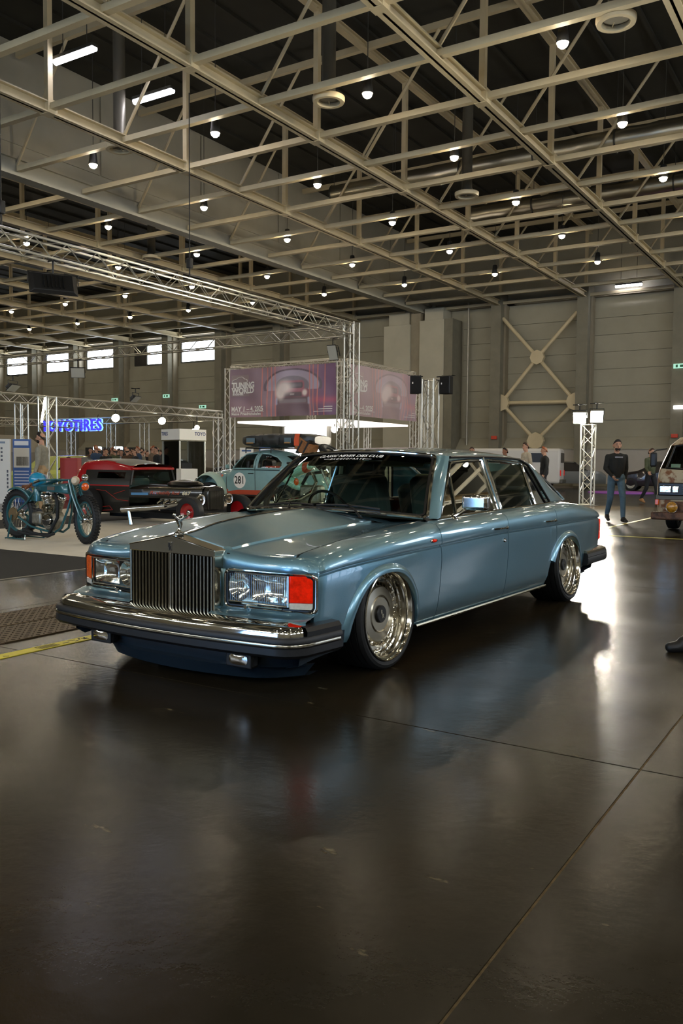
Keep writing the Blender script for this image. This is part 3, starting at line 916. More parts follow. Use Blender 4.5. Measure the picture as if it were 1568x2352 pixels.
# badge plate with two letters on the pediment
bdg = MB().box2((-.014, GYF - .003, .700), (.014, GYF, .752)).build('badge_plate', M_chrome, gr, smooth=0, bevel=.002)
text('badge_letter', 'R', .034, M_trimblack, gr, frame_M((-.002, GYF - .0035, .732), (1, 0, 0), (0, 0, 1)), .0006, bold=.0006)
text('badge_letter', 'R', .034, M_trimblack, gr, frame_M((.003, GYF - .0038, .716), (1, 0, 0), (0, 0, 1)), .0006, bold=.0006)

# ---- mascot: winged leaning figure on a turned base
ms = bpy.data.objects.new('mascot', None); COL.objects.link(ms); ms.parent = car; ms.location = (0, -.715, .790)
MB().lathe([(0, 0), (.030, 0), (.031, .006), (.022, .012), (.014, .016), (.010, .024), (.012, .030), (0, .031)], 20).build('turned_base', M_chrome, ms)
body = MB()
body.tube([(0, .004, .028), (0, .002, .050), (0, -.006, .072), (0, -.018, .092), (0, -.027, .102)], [.007, .010, .011, .013, .006], 10)
body.sphere((0, -.036, .111), (.0095, .011, .011), 10, 8)
body.tube([(0, .010, .030), (0, .018, .055), (0, .012, .082)], [.004, .007, .008], 8)
body.build('figure', M_chrome, ms)
for s in (1, -1):
    rows = []
    for i in range(7):
        t = i / 6
        a = Vector((s * (.009 + .004 * t), -.014 + .072 * t, .094 + .014 * t + .006 * sin(pi * t)))
        b_ = Vector((s * (.007 + .003 * t), -.004 + .062 * t, .068 + .026 * t))
        rows.append([a, lerp(a, b_, .5) + Vector((s * .005, 0, .001)), b_])
    MB().grid(rows).build('wing', M_chrome, ms, solid=.003)

# ---- front bumper: chrome blade, rubber facing with bright strip
def bump_plan(k=0.0, n=40, wrap=-0.50):
    """plan line of the front bumper, offset outward by k"""
    pts = []
    for i in range(n + 1):
        u = i / n * 2 - 1
        s = 1 if u >= 0 else -1; a = abs(u)
        if a < 0.70:
            x = a / .70 * .80; y = -0.940 + .062 * (x / .80) ** 2
            nx, ny = .10 * (x / .8), -1
        elif a < 0.84:
            t = (a - .70) / .14 * pi / 2
            x = .80 + .135 * sin(t); y = -0.878 + .135 * (1 - cos(t)); nx, ny = sin(t), -cos(t)
        else:
            t = (a - .84) / .16
            x = .935 + .018 * t; y = lerp(-.743, wrap, t); nx, ny = 1, 0
        l = math.hypot(nx, ny)
        pts.append((s * (x + k * nx / l), y + k * ny / l))
    return pts
def bumper_band(nm, prof, m, parent, wrap=-0.50, n=56, smooth=40, u0=0, u1=1):
    rows = []
    plans = [bump_plan(k, n, wrap) for k, z in prof]
    for i in range(n + 1):
        if i / n < u0 - 1e-6 or i / n > u1 + 1e-6: continue
        rows.append([Vector((plans[j][i][0], plans[j][i][1], prof[j][1])) for j in range(len(prof))])
    mb = MB().grid(rows, closed=True)
    nn = len(prof)
    mb.add(rows[0], [tuple(range(nn))]); mb.add(rows[-1], [tuple(range(nn))])
    return mb.build(nm, m, parent, smooth=smooth)
bf = bpy.data.objects.new('front_bumper', None); COL.objects.link(bf); bf.parent = car
bumper_band('chrome_blade', [(-.005, .318), (-.006, .345), (-.014, .362), (-.045, .378), (-.10, .388), (-.17, .386), (-.17, .32)], M_chrome, bf, wrap=-.60, u0=.065, u1=.935)
bumper_band('rubber_facing', [(-.03, .330), (.012, .326), (.020, .316), (.020, .300), (.014, .296), (.014, .276), (.020, .272), (.020, .238), (.006, .222), (-.04, .214), (-.10, .22), (-.10, .33)], M_rubber, bf)
bumper_band('bright_strip', [(.008, .278), (.021, .279), (.0235, .286), (.021, .293), (.008, .294)], M_chrome2, bf, wrap=-.52)
for s in (1, -1):
    # rubber end cap above the wrap
    rows = []
    pl2 = [bump_plan(k, 56, -.50) for k in (.010, .012, -.004, -.06)]
    for i in range(57):
        u = i / 56
        if (u > .90 if s > 0 else u < .10):
            rows.append([Vector((pl2[j][i][0], pl2[j][i][1], z)) for j, z in enumerate((.318, .352, .372, .376))])
    MB().grid(rows).build('rubber_end', M_rubber, bf)
# valance, air dam
rows = []
for i in range(41):
    u = i / 40 * 2 - 1; x = u * .80; q = abs(u)
    y0 = -.80 + .05 * q ** 2 + .14 * max(0, (q - .7) / .3) ** 2
    rows.append([Vector((x * 1.04, y0 + .02, .26)), Vector((x * 1.03, y0 + .0, .17)), Vector((x, y0 + .02, .125)), Vector((x * .96, y0 - .012 + .16 * q ** 3, .115)), Vector((x * .90, y0 + .02 + .10 * q ** 2, .045)), Vector((x * .88, y0 + .08 + .1 * q ** 2, .030)), Vector((x * .85, y0 + .3, .03))])
MB().grid(rows).build('air_dam', M_dam, car, smooth=40)
# front quarter below the wrap: body behind the bumper end
for s in (1, -1):
    rows = []
    for i in range(9):
        y = lerp(-.74, -.39, i / 8)
        rows.append([Vector((s * (min(Wd(max(y, -.6)), .925) - .012), y, .30)), Vector((s * (min(Wd(max(y, -.6)), .925) - .02 - .02 * (8 - i) / 8), y, .16 + .05 * i / 8)), Vector((s * .78, y, .14 + .04 * i / 8))])
    MB().grid(rows).build('lower_quarter', M_dam, car)
# fog lamps
for s, x in ((1, .560), (-1, -.500)):
    fg = bpy.data.objects.new('fog_lamp', None); COL.objects.link(fg); fg.parent = car; fg.location = (x, -.845, .178)
    MB().box((0, .03, 0), (.170, .06, .088)).build('housing', M_rubber, fg, smooth=40, bevel=.016, seg=3)
    MB().box((0, -.004, 0), (.172, .016, .086)).build('rim', M_rubber, fg, bevel=.012, seg=3)
    rows = [[Vector((lerp(-.075, .075, i / 10), -.009 - .010 * (1 - (i / 5 - 1) ** 2) * (1 - (j / 3 - 1) ** 2), lerp(-.034, .034, j / 6))) for i in range(11)] for j in range(7)]
    MB().grid(rows).build('lens', M_reflector, fg)
    MB().box((0, .05, .05), (.03, .04, .06)).build('bracket', M_under, fg, smooth=0)
# tow bracket under the nose
MB().box2((-.36, -.60, .012), (-.33, -.56, .07)).build('jacking_lug', M_chrome2, car, smooth=0)

# ---- greenhouse
def SCR(u, v):
    """windscreen surface; u across -1..1, v up 0..1"""
    q = abs(u) ** 2.2
    b_ = Vector((u * .790, .625 + .165 * q, .872 - .040 * u * u))
    t_ = Vector((u * .606, 1.155 + .085 * q, 1.283 - .032 * u * u))
    p = b_.lerp(t_, v)
    n = Vector((0, -.62, .78)); return p + n * .018 * sin(pi * v)
def strip_on(fn, u0, u1, v0, v1, nu, nv, off=0.0):
    n = Vector((0, -.66, .75))
    return [[fn(lerp(u0, u1, i / nu), lerp(v0, v1, j / nv)) + n * off for i in range(nu + 1)] for j in range(nv + 1)]
MB().grid(strip_on(SCR, -.975, .975, .02, .985, 24, 10)).build('windscreen', M_glass, car, smooth=60)
M_band = bpy.data.materials.new('screen_band'); M_band.use_nodes = True; _glass(M_band, (0.06, 0.07, 0.065))
MB().grid(strip_on(SCR, -.97, .97, .845, .985, 24, 3, -.004)).build('tint_band', M_band, car, smooth=60)
def loop_on(fn, u, v0, v1, n=18, r=.05):
    pts = []
    for i in range(n + 1): pts.append(fn(lerp(-u + r, u - r, i / n), v0))
    for i in range(1, 9): pts.append(fn(u - r + r * sin(i / 9 * pi / 2), v0 + r * (1 - cos(i / 9 * pi / 2))))
    for i in range(n + 1): pts.append(fn(u, lerp(v0 + r, v1 - r * 1.3, i / n)))
    for i in range(1, 9): pts.append(fn(u - r + r * cos(i / 9 * pi / 2), v1 - r * 1.3 + 1.3 * r * sin(i / 9 * pi / 2)))
    for i in range(n + 1): pts.append(fn(lerp(u - r, -u + r, i / n), v1))
    for i in range(1, 9): pts.append(fn(-u + r - r * sin(i / 9 * pi / 2), v1 - r * 1.3 + 1.3 * r * cos(i / 9 * pi / 2)))
    for i in range(n + 1): pts.append(fn(-u, lerp(v1 - r * 1.3, v0 + r, i / n)))
    for i in range(1, 9): pts.append(fn(-u + r - r * cos(i / 9 * pi / 2), v0 + r - r * sin(i / 9 * pi / 2)))
    return pts
nn_ = Vector((0, -.66, .75))
ring = [p + nn_ * .006 for p in loop_on(SCR, .985, .0, .995)]
MB().tube(ring, .0125, 8, closed=True).build('screen_surround', M_chrome, car)
ring = [p + nn_ * .003 for p in loop_on(SCR, .958, .03, .972)]
MB().tube(ring, .010, 6, closed=True).build('screen_gasket', M_trimblack, car)

# lettering wrapped on the screen
def screen_text(txt, size, u0, v0, shear, bold, wide, space=1.0):
    me = text_mesh(txt, size, 0, shear, 'CENTER', bold, space)
    for vv in me.vertices:
        x, y = vv.co.x * wide, vv.co.y
        p = SCR(u0 + x / (.606 + .06), v0 + y / .72)
        vv.co = p + nn_ * .005
    me.materials.clear(); me.materials.append(M_white)
    o = bpy.data.objects.new('lettering', me); COL.objects.link(o); o.parent = car
screen_text('CLASSIC NEVER DIES CLUB', .046, -.085, .905, .3, .0008, 1.10)
screen_text('B A G G E D P A R T S', .030, -.085, .845, .25, .0007, 1.12)
for a, b_ in ((-.42, -.335), (.165, .25)):
    MB().grid([[SCR(a, .843) + nn_ * .005, SCR(b_, .843) + nn_ * .005], [SCR(a, .849) + nn_ * .005, SCR(b_, .849) + nn_ * .005]]).build('lettering_rule', M_white, car)

# roof skin
def roof_c(y): return pw(y, [(1.13, 1.290), (1.5, 1.318), (1.95, 1.328), (2.45, 1.316), (2.8, 1.275), (3.02, 1.232)])
def roof_e(y): return pw(y, [(1.2, 1.254), (1.9, 1.268), (2.5, 1.262), (2.8, 1.238), (3.02, 1.205)])
def roof_x(y): return pw(y, [(1.2, .622), (1.9, .632), (2.6, .628), (3.02, .602)])
rows = []
for j in range(31):
    v = j / 30; row = []
    for i in range(41):
        u = i / 40 * 2 - 1
        yh = 1.160 + .085 * abs(u) ** 2.2; yr = 3.02 - .13 * abs(u) ** 2.5
        y = lerp(yh, yr, v)
        x = u * roof_x(y)
        z = roof_c(y) - (roof_c(y) - roof_e(y)) * abs(u) ** 2.6 - .02 * max(0, abs(u) - .9) / .1
        if v < .04: z -= .004 * (1 - v / .04)
        row.append(Vector((x, y, z)))
    rows.append(row)
MB().grid(rows).build('roof', M_paint, car, smooth=60)
hl_rows = [[Vector((p.x * .97, p.y, p.z - .022)) for p in r[1:-1]] for r in rows]
MB().grid(hl_rows).build('headlining', M_leather2, car, smooth=60)

def SX(z): return .80 - (z - .845) * .3816
def sp(y, z, s=1, d=0.0): return Vector((s * (SX(z) + d), y, z + d * .36))
for s in (1, -1):
    # painted screen pillar
    rows = []
    for i in range(15):
        t = i / 14
        a = SCR(s * .992, t) + nn_ * .002
        z = lerp(.826, 1.252, t)
        yb = lerp(.885, 1.325, t)
        c = Vector((s * (SX(z) + .012), yb, z))
        m_ = a.lerp(c, .55) + Vector((s * .010, -.004, .004))
        rows.append([a, a.lerp(m_, .5) + Vector((s * .004, -.003, .002)), m_, m_.lerp(c, .6) + Vector((s * .003, 0, 0)), c, Vector((c.x - s * .02, c.y + .01, c.z))])
    MB().grid(rows).build('screen_pillar', M_paint, car, smooth=60)
    # cant rail above the windows
    rows = []
    for i in range(29):
        y = lerp(1.26, 2.72, i / 28)
        ze = roof_e(y) - .02
        xe = roof_x(y)
        rows.append([Vector((s * (xe - .004), y, ze + .004)), Vector((s * (xe + .010), y, ze - .004)), Vector((s * (xe + .016), y, ze - .012)), Vector((s * (SX(1.225) - .004), y, min(ze - .02, 1.226)))])
    MB().grid(rows).build('cant_rail', M_paint, car, smooth=60)
    drip = [sp(lerp(1.34, 1.9, i / 6), lerp(1.243, 1.252, i / 6), s, .006) for i in range(7)] + [sp(2.3, 1.249, s, .006), sp(2.62, 1.238, s, .006), sp(2.76, 1.196, s, .006), sp(2.82, 1.13, s, .006), sp(2.90, 1.0, s, .006), sp(2.985, .875, s, .006)]
    MB().tube(drip, .011, 7).build('window_seal', M_trimblack, car)
    # glass panes
    def pane(poly, nm, parent=car, m=M_glass):
        return MB().add([sp(y, z, s, -.004) for y, z in poly], [tuple(range(len(poly)))]).build(nm, m, parent, smooth=0)
    def frame(poly, r, nm, m, d=0.0, parent=car, closed=True):
        pts = []
        n = len(poly)
        for i in range(n if closed else n - 1):
            a = poly[i]; b_ = poly[(i + 1) % n]
            for k in range(5): pts.append(sp(lerp(a[0], b_[0], k / 5), lerp(a[1], b_[1], k / 5), s, d))
        if not closed: pts.append(sp(poly[-1][0], poly[-1][1], s, d))
        return MB().tube(pts, r, 7, closed=closed).build(nm, m, parent)
    f_poly = [(.905, .838), (1.855, .846), (1.858, 1.225), (1.60, 1.222), (1.335, 1.208), (1.30, 1.190)]
    r_poly = [(1.935, .848), (2.632, .852), (2.632, 1.190), (2.58, 1.206), (2.3, 1.222), (1.938, 1.228)]
    q_poly = [(2.66, .853), (2.905, .862), (2.80, 1.04), (2.715, 1.165), (2.66, 1.195)]
    vp_ = panels[0 if s > 0 else 1]
    pane([(1.165, .84), (1.855, .846), (1.858, 1.225), (1.6, 1.222), (1.335, 1.208), (1.262, 1.135)], 'door_glass', vp_[1])
    pane([(.905, .838), (1.150, .84), (1.246, 1.128), (1.2, 1.09)], 'quarterlight_glass', vp_[1])
    frame(f_poly, .0105, 'window_frame', M_chrome, .004, vp_[1])
    vb = MB().tube([sp(1.158, .842, s, .003), sp(1.215, 1.0, s, .003), sp(1.256, 1.135, s, .003)], .008, 8); vb.build('quarterlight_bar', M_chrome, vp_[1])
    pane(r_poly, 'door_glass', vp_[2]); frame(r_poly, .0105, 'window_frame', M_chrome, .004, vp_[2])
    pane(q_poly, 'quarter_glass', vp_[2]); frame(q_poly, .007, 'quarter_frame', M_trimblack, .002, vp_[2])
    MB().tube([sp(2.645, .85, s, .004), sp(2.645, 1.198, s, .004)], .0095, 8).build('divider_bar', M_chrome, vp_[2])
    # centre pillar
    MB().grid([[sp(y, lerp(.84, 1.24, i / 6), s, d) for i in range(7)] for y, d in ((1.862, -.01), (1.866, .004), (1.930, .004), (1.934, -.01))]).build('centre_pillar', M_paint, car)
    MB().tube([sp(1.897, .84, s, .010), sp(1.897, 1.245, s, .010)], .008, 8).build('pillar_strip', M_chrome, car)
    # belt line chrome
    MB().tube([Vector((s * (Wd(y) - .128), y, Zt(y) + .004)) for y in [lerp(.86, 2.97, i / 24) for i in range(25)]], .007, 6).build('belt_moulding', M_chrome, car)
    MB().grid([[Vector((s * (Wd(y) - .131), y, Zt(y) - .001)), Vector((s * (SX(.845) - .03), y, .846))] for y in [lerp(.72, 2.98, i / 24) for i in range(25)]]).build('belt_sill', M_trimblack, car)
    # rear quarter pillar
    A = [(2.64, 1.246), (2.76, 1.205), (2.82, 1.14), (2.90, 1.005), (2.985, .875)]
    rows = []
    for i in range(13):
        t = i / 12 * 4; k = min(3, int(t)); q = t - k
        ya, za = lerp(A[k][0], A[k + 1][0], q), lerp(A[k][1], A[k + 1][1], q)
        a = sp(ya, za, s, .003)
        B = [(.602, 2.89, 1.205), (.612, 3.02, 1.165), (.628, 3.20, 1.085), (.648, 3.44, .975), (.672, 3.72, .855)]
        b_ = Vector(B[k]).lerp(Vector(B[k + 1]), q); b_.x *= s
        row = []
        for j in range(9):
            w_ = j / 8
            p = a.lerp(b_, w_); p.x += s * .020 * sin(pi * w_) * (1 if i else .3); p.z += .006 * sin(pi * w_)
            row.append(p)
        rows.append(row)
    rows[0] = [Vector((s * (roof_x(y) - .003), y, roof_e(y) - .022)) for y in [lerp(2.64, 2.89, j / 8) for j in range(9)]]
    MB().grid(rows).build('rear_pillar', M_paint, car, smooth=60)
# rear screen
def RSC(u, v):
    q = abs(u) ** 2.4
    b_ = Vector((u * .665, 3.80 - .09 * q, .868)); t_ = Vector((u * .600, 3.03 - .135 * q, 1.226 - .024 * q))
    return b_.lerp(t_, v) + Vector((0, .3, .6)) * .02 * sin(pi * v)
MB().grid([[RSC(lerp(-.95, .95, i / 16), lerp(.03, .95, j / 8)) for i in range(17)] for j in range(9)]).build('rear_screen', M_glass, car, smooth=60)
MB().tube([RSC(u, v) + Vector((0, .003, .006)) for u, v in [(lerp(-1, 1, i / 16), .0) for i in range(17)] + [(1, i / 12) for i in range(1, 12)] + [(lerp(1, -1, i / 16), .985) for i in range(17)] + [(-1, 1 - i / 12) for i in range(1, 12)]], .011, 6, closed=True).build('rear_screen_surround', M_chrome, car)
# rear deck and boot lid
def deck(y0, y1, n, nm, dx=0.0):
    rows = []
    for j in range(n + 1):
        y = lerp(y0, y1, j / n); xe = Wd(y) - .131 - dx
        rows.append([Vector((xe * (i / 20 * 2 - 1), y, Zt(y) + .016 * (1 - abs(i / 20 * 2 - 1) ** 3) - (.0 if dx == 0 else .0))) for i in range(21)])
    return MB().grid(rows).build(nm, M_paint, car, smooth=60)
deck(2.98, 3.735, 12, 'rear_deck')
deck(3.742, 4.215, 14, 'boot_lid')
rows = []
prof = [(4.215, None), (4.236, -.012), (4.244, -.035), (4.243, -.12), (4.235, -.26), (4.215, -.40), (4.20, -.44)]
for i in range(25):
    u = i / 24 * 2 - 1
    row = []
    for (y, dz) in prof:
        xe = .742 if dz is None else lerp(.745, .835, min(1, -dz / .05))
        z = Zt(4.215) + .016 * (1 - abs(u) ** 3) if dz is None else .752 + dz + .012 * (1 - abs(u) ** 3)
        row.append(Vector((u * xe, y - .03 * abs(u) ** 6, z)))
    rows.append(row)
MB().grid(rows).build('tail_panel', M_paint, car, smooth=50)
for s in (1, -1):
    MB().prism([(4.195, .46), (4.250, .47), (4.250, .665), (4.195, .67)], s * .66, s * .857, 'yz').build('tail_lamp', M_red, car, smooth=0, bevel=.006)
# rear bumper
rb = bpy.data.objects.new('rear_bumper', None); COL.objects.link(rb); rb.parent = car
def rb_plan(k, n=44):
    pts = []
    for i in range(n + 1):
        u = i / n * 2 - 1; s = 1 if u >= 0 else -1; a = abs(u)
        if a < .62: x = a / .62 * .80; y = 4.36 - .05 * (x / .8) ** 2; nx, ny = .05, 1
        elif a < .76:
            t = (a - .62) / .14 * pi / 2; x = .80 + .125 * sin(t); y = 4.31 - .125 * (1 - cos(t)); nx, ny = sin(t), cos(t)
        else:
            t = (a - .76) / .24; x = .925 + .010 * t; y = lerp(4.185, 3.60, t); nx, ny = 1, 0
        l = math.hypot(nx, ny); pts.append((s * (x + k * nx / l), y + k * ny / l))
    return pts
def rband(nm, prof, m):
    P_ = [rb_plan(k) for k, z in prof]
    rows = [[Vector((P_[j][i][0], P_[j][i][1], prof[j][1])) for j in range(len(prof))] for i in range(45)]
    mb = MB().grid(rows, closed=True); n = len(prof); mb.add(rows[0], [tuple(range(n))]); mb.add(rows[-1], [tuple(range(n))])
    mb.build(nm, m, rb, smooth=35)
rband('rubber_facing', [(-.06, .375), (.0, .380), (.012, .370), (.018, .345), (.014, .338), (.018, .330), (.018, .295), (.006, .270), (-.03, .262), (-.06, .27)], M_rubber)
rband('chrome_blade', [(-.05, .372), (-.05, .405), (-.015, .402), (.004, .392), (.006, .378)], M_chrome2)
rows = []
for i in range(21):
    u = i / 20 * 2 - 1
    rows.append([Vector((u * .86, 4.18 - .1 * u * u, .34)), Vector((u * .84, 4.16 - .12 * u * u, .20)), Vector((u * .8, 4.0 - .1 * u * u, .17))])
MB().grid(rows).build('rear_valance', M_dam, car)
# underside
MB().box2((-.76, -.35, .14), (.76, 4.1, .20)).build('floor_pan', M_under, car, smooth=0)
for s in (1, -1):
    ch = MB().tube([Vector((s * (side_x(y, .205) + .010), y, .192)) for y in [lerp(.425, 2.645, i / 24) for i in range(25)]], .0085, 7, flat=(1, 1.3)); ch.build('sill_moulding', M_chrome2, car)
    MB().grid([[Vector((s * (side_x(y, .2) - .004), y, .21)), Vector((s * (side_x(y, .2) - .03), y, .165)), Vector((s * .70, y, .145))] for y in (.40, 1.5, 2.66)]).build('sill_underside', M_under, car)
    # handles, locks, markers
    vp_ = panels[0 if s > 0 else 1]
    for (y0, y1, pn) in ((1.485, 1.72, vp_[1]), (2.505, 2.735, vp_[2])):
        xh = .948; z = .732
        hd = bpy.data.objects.new('door_handle', None); COL.objects.link(hd); hd.parent = pn
        MB().tube([(s * (xh - .006), y0 + .01, z), (s * (xh + .020), y0 + .03, z + .003), (s * (xh + .024), (y0 + y1) / 2, z + .004), (s * (xh + .020), y1 - .05, z + .003), (s * (xh - .006), y1 - .04, z)], .010, 8, flat=(1, .7)).build('grip', M_chrome, hd)
        MB().sphere((s * (xh - .002), y1 - .012, z), (.012, .018, .014), 12, 8).build('push_button', M_chrome, hd)
    MB().lathe([(0, .012), (.012, .010), (.016, 0), (.016, -.01)], 14, (s * .944, 1.672, .640), (s, 0, 0)).build('lock_cover', M_chrome, vp_[1])
    mk = bpy.data.objects.new('side_marker', None); COL.objects.link(mk); mk.parent = car
    MB().sphere((s * .943, .565, .716), (.010, .050, .013), 14, 8).build('bezel', M_chrome, mk)
    MB().sphere((s * .949, .560, .717), (.012, .028, .011), 14, 8).build('lens', M_red, mk)
    # mirror
    if s < 0: continue
    mi = bpy.data.objects.new('door_mirror', None); COL.objects.link(mi); mi.parent = vp_[1]; mi.location = (s * 1.03, .985, .945)
    MB().box((0, 0, 0), (.185, .075, .102), taper=1).build('housing', M_chrome, mi, bevel=.022, seg=4)
    MB().box((0, .039, 0), (.165, .004, .084)).build('mirror_glass', M_reflector, mi, bevel=.01)
    MB().tube([(s * -.07, .0, -.045), (s * -.10, -.03, -.075), (s * -.135, -.05, -.096)], [.016, .012, .014], 10).build('stalk', M_chrome, mi)
    MB().lathe([(0, .018), (.016, .014), (.03, .004), (.034, 0), (0, -.004)], 16, (s * -.135, -.05, -.103), (s * .5, 0, .85)).build('stalk_base', M_chrome, mi)
# fuel flap
MB().grid([[Vector((Wd(y) - dx, y, Zt(y) - dz)) for dx, dz in ((.012, .085), (.022, .055), (.05, .022))] for y in (3.06, 3.14, 3.22)]).build('fuel_flap', M_paint, car)
# wipers
for (u0, u1, up) in ((-.62, -.06, -.30), (-.02, .60, .45)):
    wi = bpy.data.objects.new('screen_wiper', None); COL.objects.link(wi); wi.parent = car
    pts = [SCR(lerp(u0, u1, i / 10), .045 + .018 * sin(pi * i / 10)) + nn_ * .016 for i in range(11)]
    MB().tube(pts, .006, 6, flat=(1, 1.4)).build('blade', M_trimblack, wi)
    m_ = SCR((u0 + u1) / 2, .075) + nn_ * .024
    MB().tube([SCR(up, -.075) + nn_ * .004, SCR(lerp(up, (u0 + u1) / 2, .4), .0) + nn_ * .026, m_], [.009, .007, .005], 7).build('arm', M_trimblack, wi)
    MB().lathe([(0, .02), (.012, .016), (.014, 0)], 12, SCR(up, -.08), (0, -.5, .85)).build('spindle', M_trimblack, wi)

# ---- cabin
ca = bpy.data.objects.new('cabin', None); COL.objects.link(ca); ca.parent = car
MB().box2((-.72, .7, .22), (.72, 3.5, .26)).build('carpet', M_leather, ca, smooth=0)
rows = []
for i in range(17):
    u = i / 16 * 2 - 1
    y0 = .72 + .14 * abs(u) ** 2.2
    rows.append([Vector((u * .76, y0, .835 - .02 * u * u)), Vector((u * .75, 1.0, .850 - .02 * abs(u) ** 2)), Vector((u * .75, 1.12, .842 - .02 * abs(u) ** 2)), Vector((u * .75, 1.17, .80)), Vector((u * .75, 1.15, .55))])
MB().grid(rows).build('dashboard', M_dash, ca, smooth=50)
MB().lathe([(.185 + .012 * cos(a), .012 * sin(a)) for a in [2 * pi * k / 8 for k in range(8)]], 32, (-.37, 1.30, .815), (0, .82, .42), closed=True).build('steering_wheel', M_black, ca)
MB().cyl((-.37, 1.12, .73), (-.37, 1.30, .815), .03, 10).cyl((-.54, 1.30, .815), (-.20, 1.30, .815), .012, 6).build('steering_column', M_black, ca)
seat_b = MB().box((0, 0, 0), (.50, .15, .66), rot=(R(14), 0, 0)).mesh('seat_back', M_leather)
for x in (-.37, .37):
    st = put('front_seat', MB().box((0, 0, 0), (.52, .54, .18)).mesh('cushion', M_leather), ca, (x, 1.50, .48))
    md = st.modifiers.new('bevel', 'BEVEL'); md.width = .05; md.segments = 3
    o = put('seat_back', seat_b, st, (0, .30, .30)); md = o.modifiers.new('bevel', 'BEVEL'); md.width = .055; md.segments = 3
    MB().box((0, .39, .655), (.27, .09, .15), rot=(R(8), 0, 0)).build('headrest', M_leather, st, bevel=.035, seg=3)
MB().box((0, 2.58, .48), (1.34, .56, .18)).build('rear_bench', M_leather, ca, bevel=.05, seg=3)
MB().box((0, 2.95, .74), (1.30, .16, .54), rot=(R(18), 0, 0)).build('rear_backrest', M_leather, ca, bevel=.05, seg=3)
for x in (-.42, .42): MB().box((x, 3.05, 1.03), (.30, .09, .14), rot=(R(14), 0, 0)).build('rear_headrest', M_leather2, ca, bevel=.035, seg=3)
MB().box((0, 3.38, .848), (1.25, .62, .02)).build('parcel_shelf', M_leather, ca, smooth=0)
for s in (1, -1):
    MB().box2((s * .74, .9, .3), (s * .78, 2.9, .83)).build('door_card', M_leather, ca, smooth=0)
MB().box((-.02, 1.22, 1.165), (.21, .03, .062)).build('interior_mirror', M_black, ca, bevel=.012)
MB().cyl((-.02, 1.22, 1.19), (-.02, 1.2, 1.255), .007, 6).build('mirror_stem', M_black, ca)
for s in (1, -1): MB().box((s * .33, 1.235, 1.215), (.36, .012, .10), rot=(R(-38), 0, 0)).build('sun_visor', M_leather2, ca, bevel=.005)
MB().cyl((.66, 1.85, .8), (.63, 1.88, 1.2), .03, 8).build('belt_pillar', M_leather2, ca)
MB().cyl((-.66, 1.85, .8), (-.63, 1.88, 1.2), .03, 8).build('belt_pillar', M_leather2, ca)

# ---- wheels
M_rim = mat('polished_alloy', 'd8d3c6', 0.10, metal=1.0)
M_disc = mat('machined_face', 'a8a18f', 0.28, metal=1.0)
tyre_prof = [(.262, -.285), (.290, -.292), (.309, -.272), (.317, -.245)]
for k in range(5):
    a = -.235 + k * .046
    tyre_prof += [(.3185, a), (.3185, a + .036), (.312, a + .038), (.312, a + .044)]
tyre_prof += [(.3185, -.006), (.316, .0), (.306, .016), (.290, .022), (.272, .016), (.262, .002), (.255, -.02), (.255, -.27)]
me_tyre = MB().lathe([(r, h - .018) for r, h in tyre_prof], 72, axis=(1, 0, 0), closed=True).mesh('tyre', M_tyre, smooth=30)
rim_prof = [(.255, -.26), (.259, -.005), (.268, .0), (.2665, .006), (.2615, .008), (.256, .002), (.250, -.006), (.247, -.030), (.240, -.034), (.236, -.060), (.228, -.064), (.224, -.082), (.214, -.086), (.190, -.086), (.180, -.092), (.170, -.26)]
me_rim = MB().lathe(rim_prof, 72, axis=(1, 0, 0)).mesh('rim', M_rim, smooth=30)
me_face = MB().lathe([(.0, -.062), (.05, -.062), (.098, -.060), (.104, -.054), (.112, -.060), (.158, -.066), (.166, -.074), (.166, -.10), (0, -.10)], 64, axis=(1, 0, 0)).mesh('centre_disc', M_disc, smooth=25)
me_cap = MB().lathe([(0, -.046), (.046, -.047), (.051, -.052), (.052, -.064)], 36, axis=(1, 0, 0)).mesh('hub_cap', M_black, smooth=30)
blade = MB()
blade.add([(-.076, -.011, .160), (-.076, .003, .160), (-.094, .003, .203), (-.094, -.011, .203), (-.096, .004, .160), (-.096, .012, .160), (-.108, .012, .203), (-.108, .004, .203)],
          [(0, 1, 2, 3), (1, 5, 6, 2), (0, 3, 7, 4), (3, 2, 6, 7), (0, 4, 5, 1), (4, 7, 6, 5)])
me_blade = blade.mesh('turbine_vane', M_rim, smooth=0)
me_bolt = MB().lathe([(0, .008), (.004, .0075), (.0055, .004), (.006, 0)], 8, (-.086, 0, .214), (1, 0, 0)).mesh('rim_bolt', M_rim)
me_bolt2 = MB().lathe([(0, .007), (.0035, .0065), (.005, .003), (.0055, 0)], 8, (-.062, 0, .233), (1, 0, 0)).mesh('lip_bolt', M_rim)
me_back = MB().lathe([(0, -.12), (.2, -.12), (.2, -.25), (0, -.25)], 36, axis=(1, 0, 0)).mesh('brake_drum', M_under)
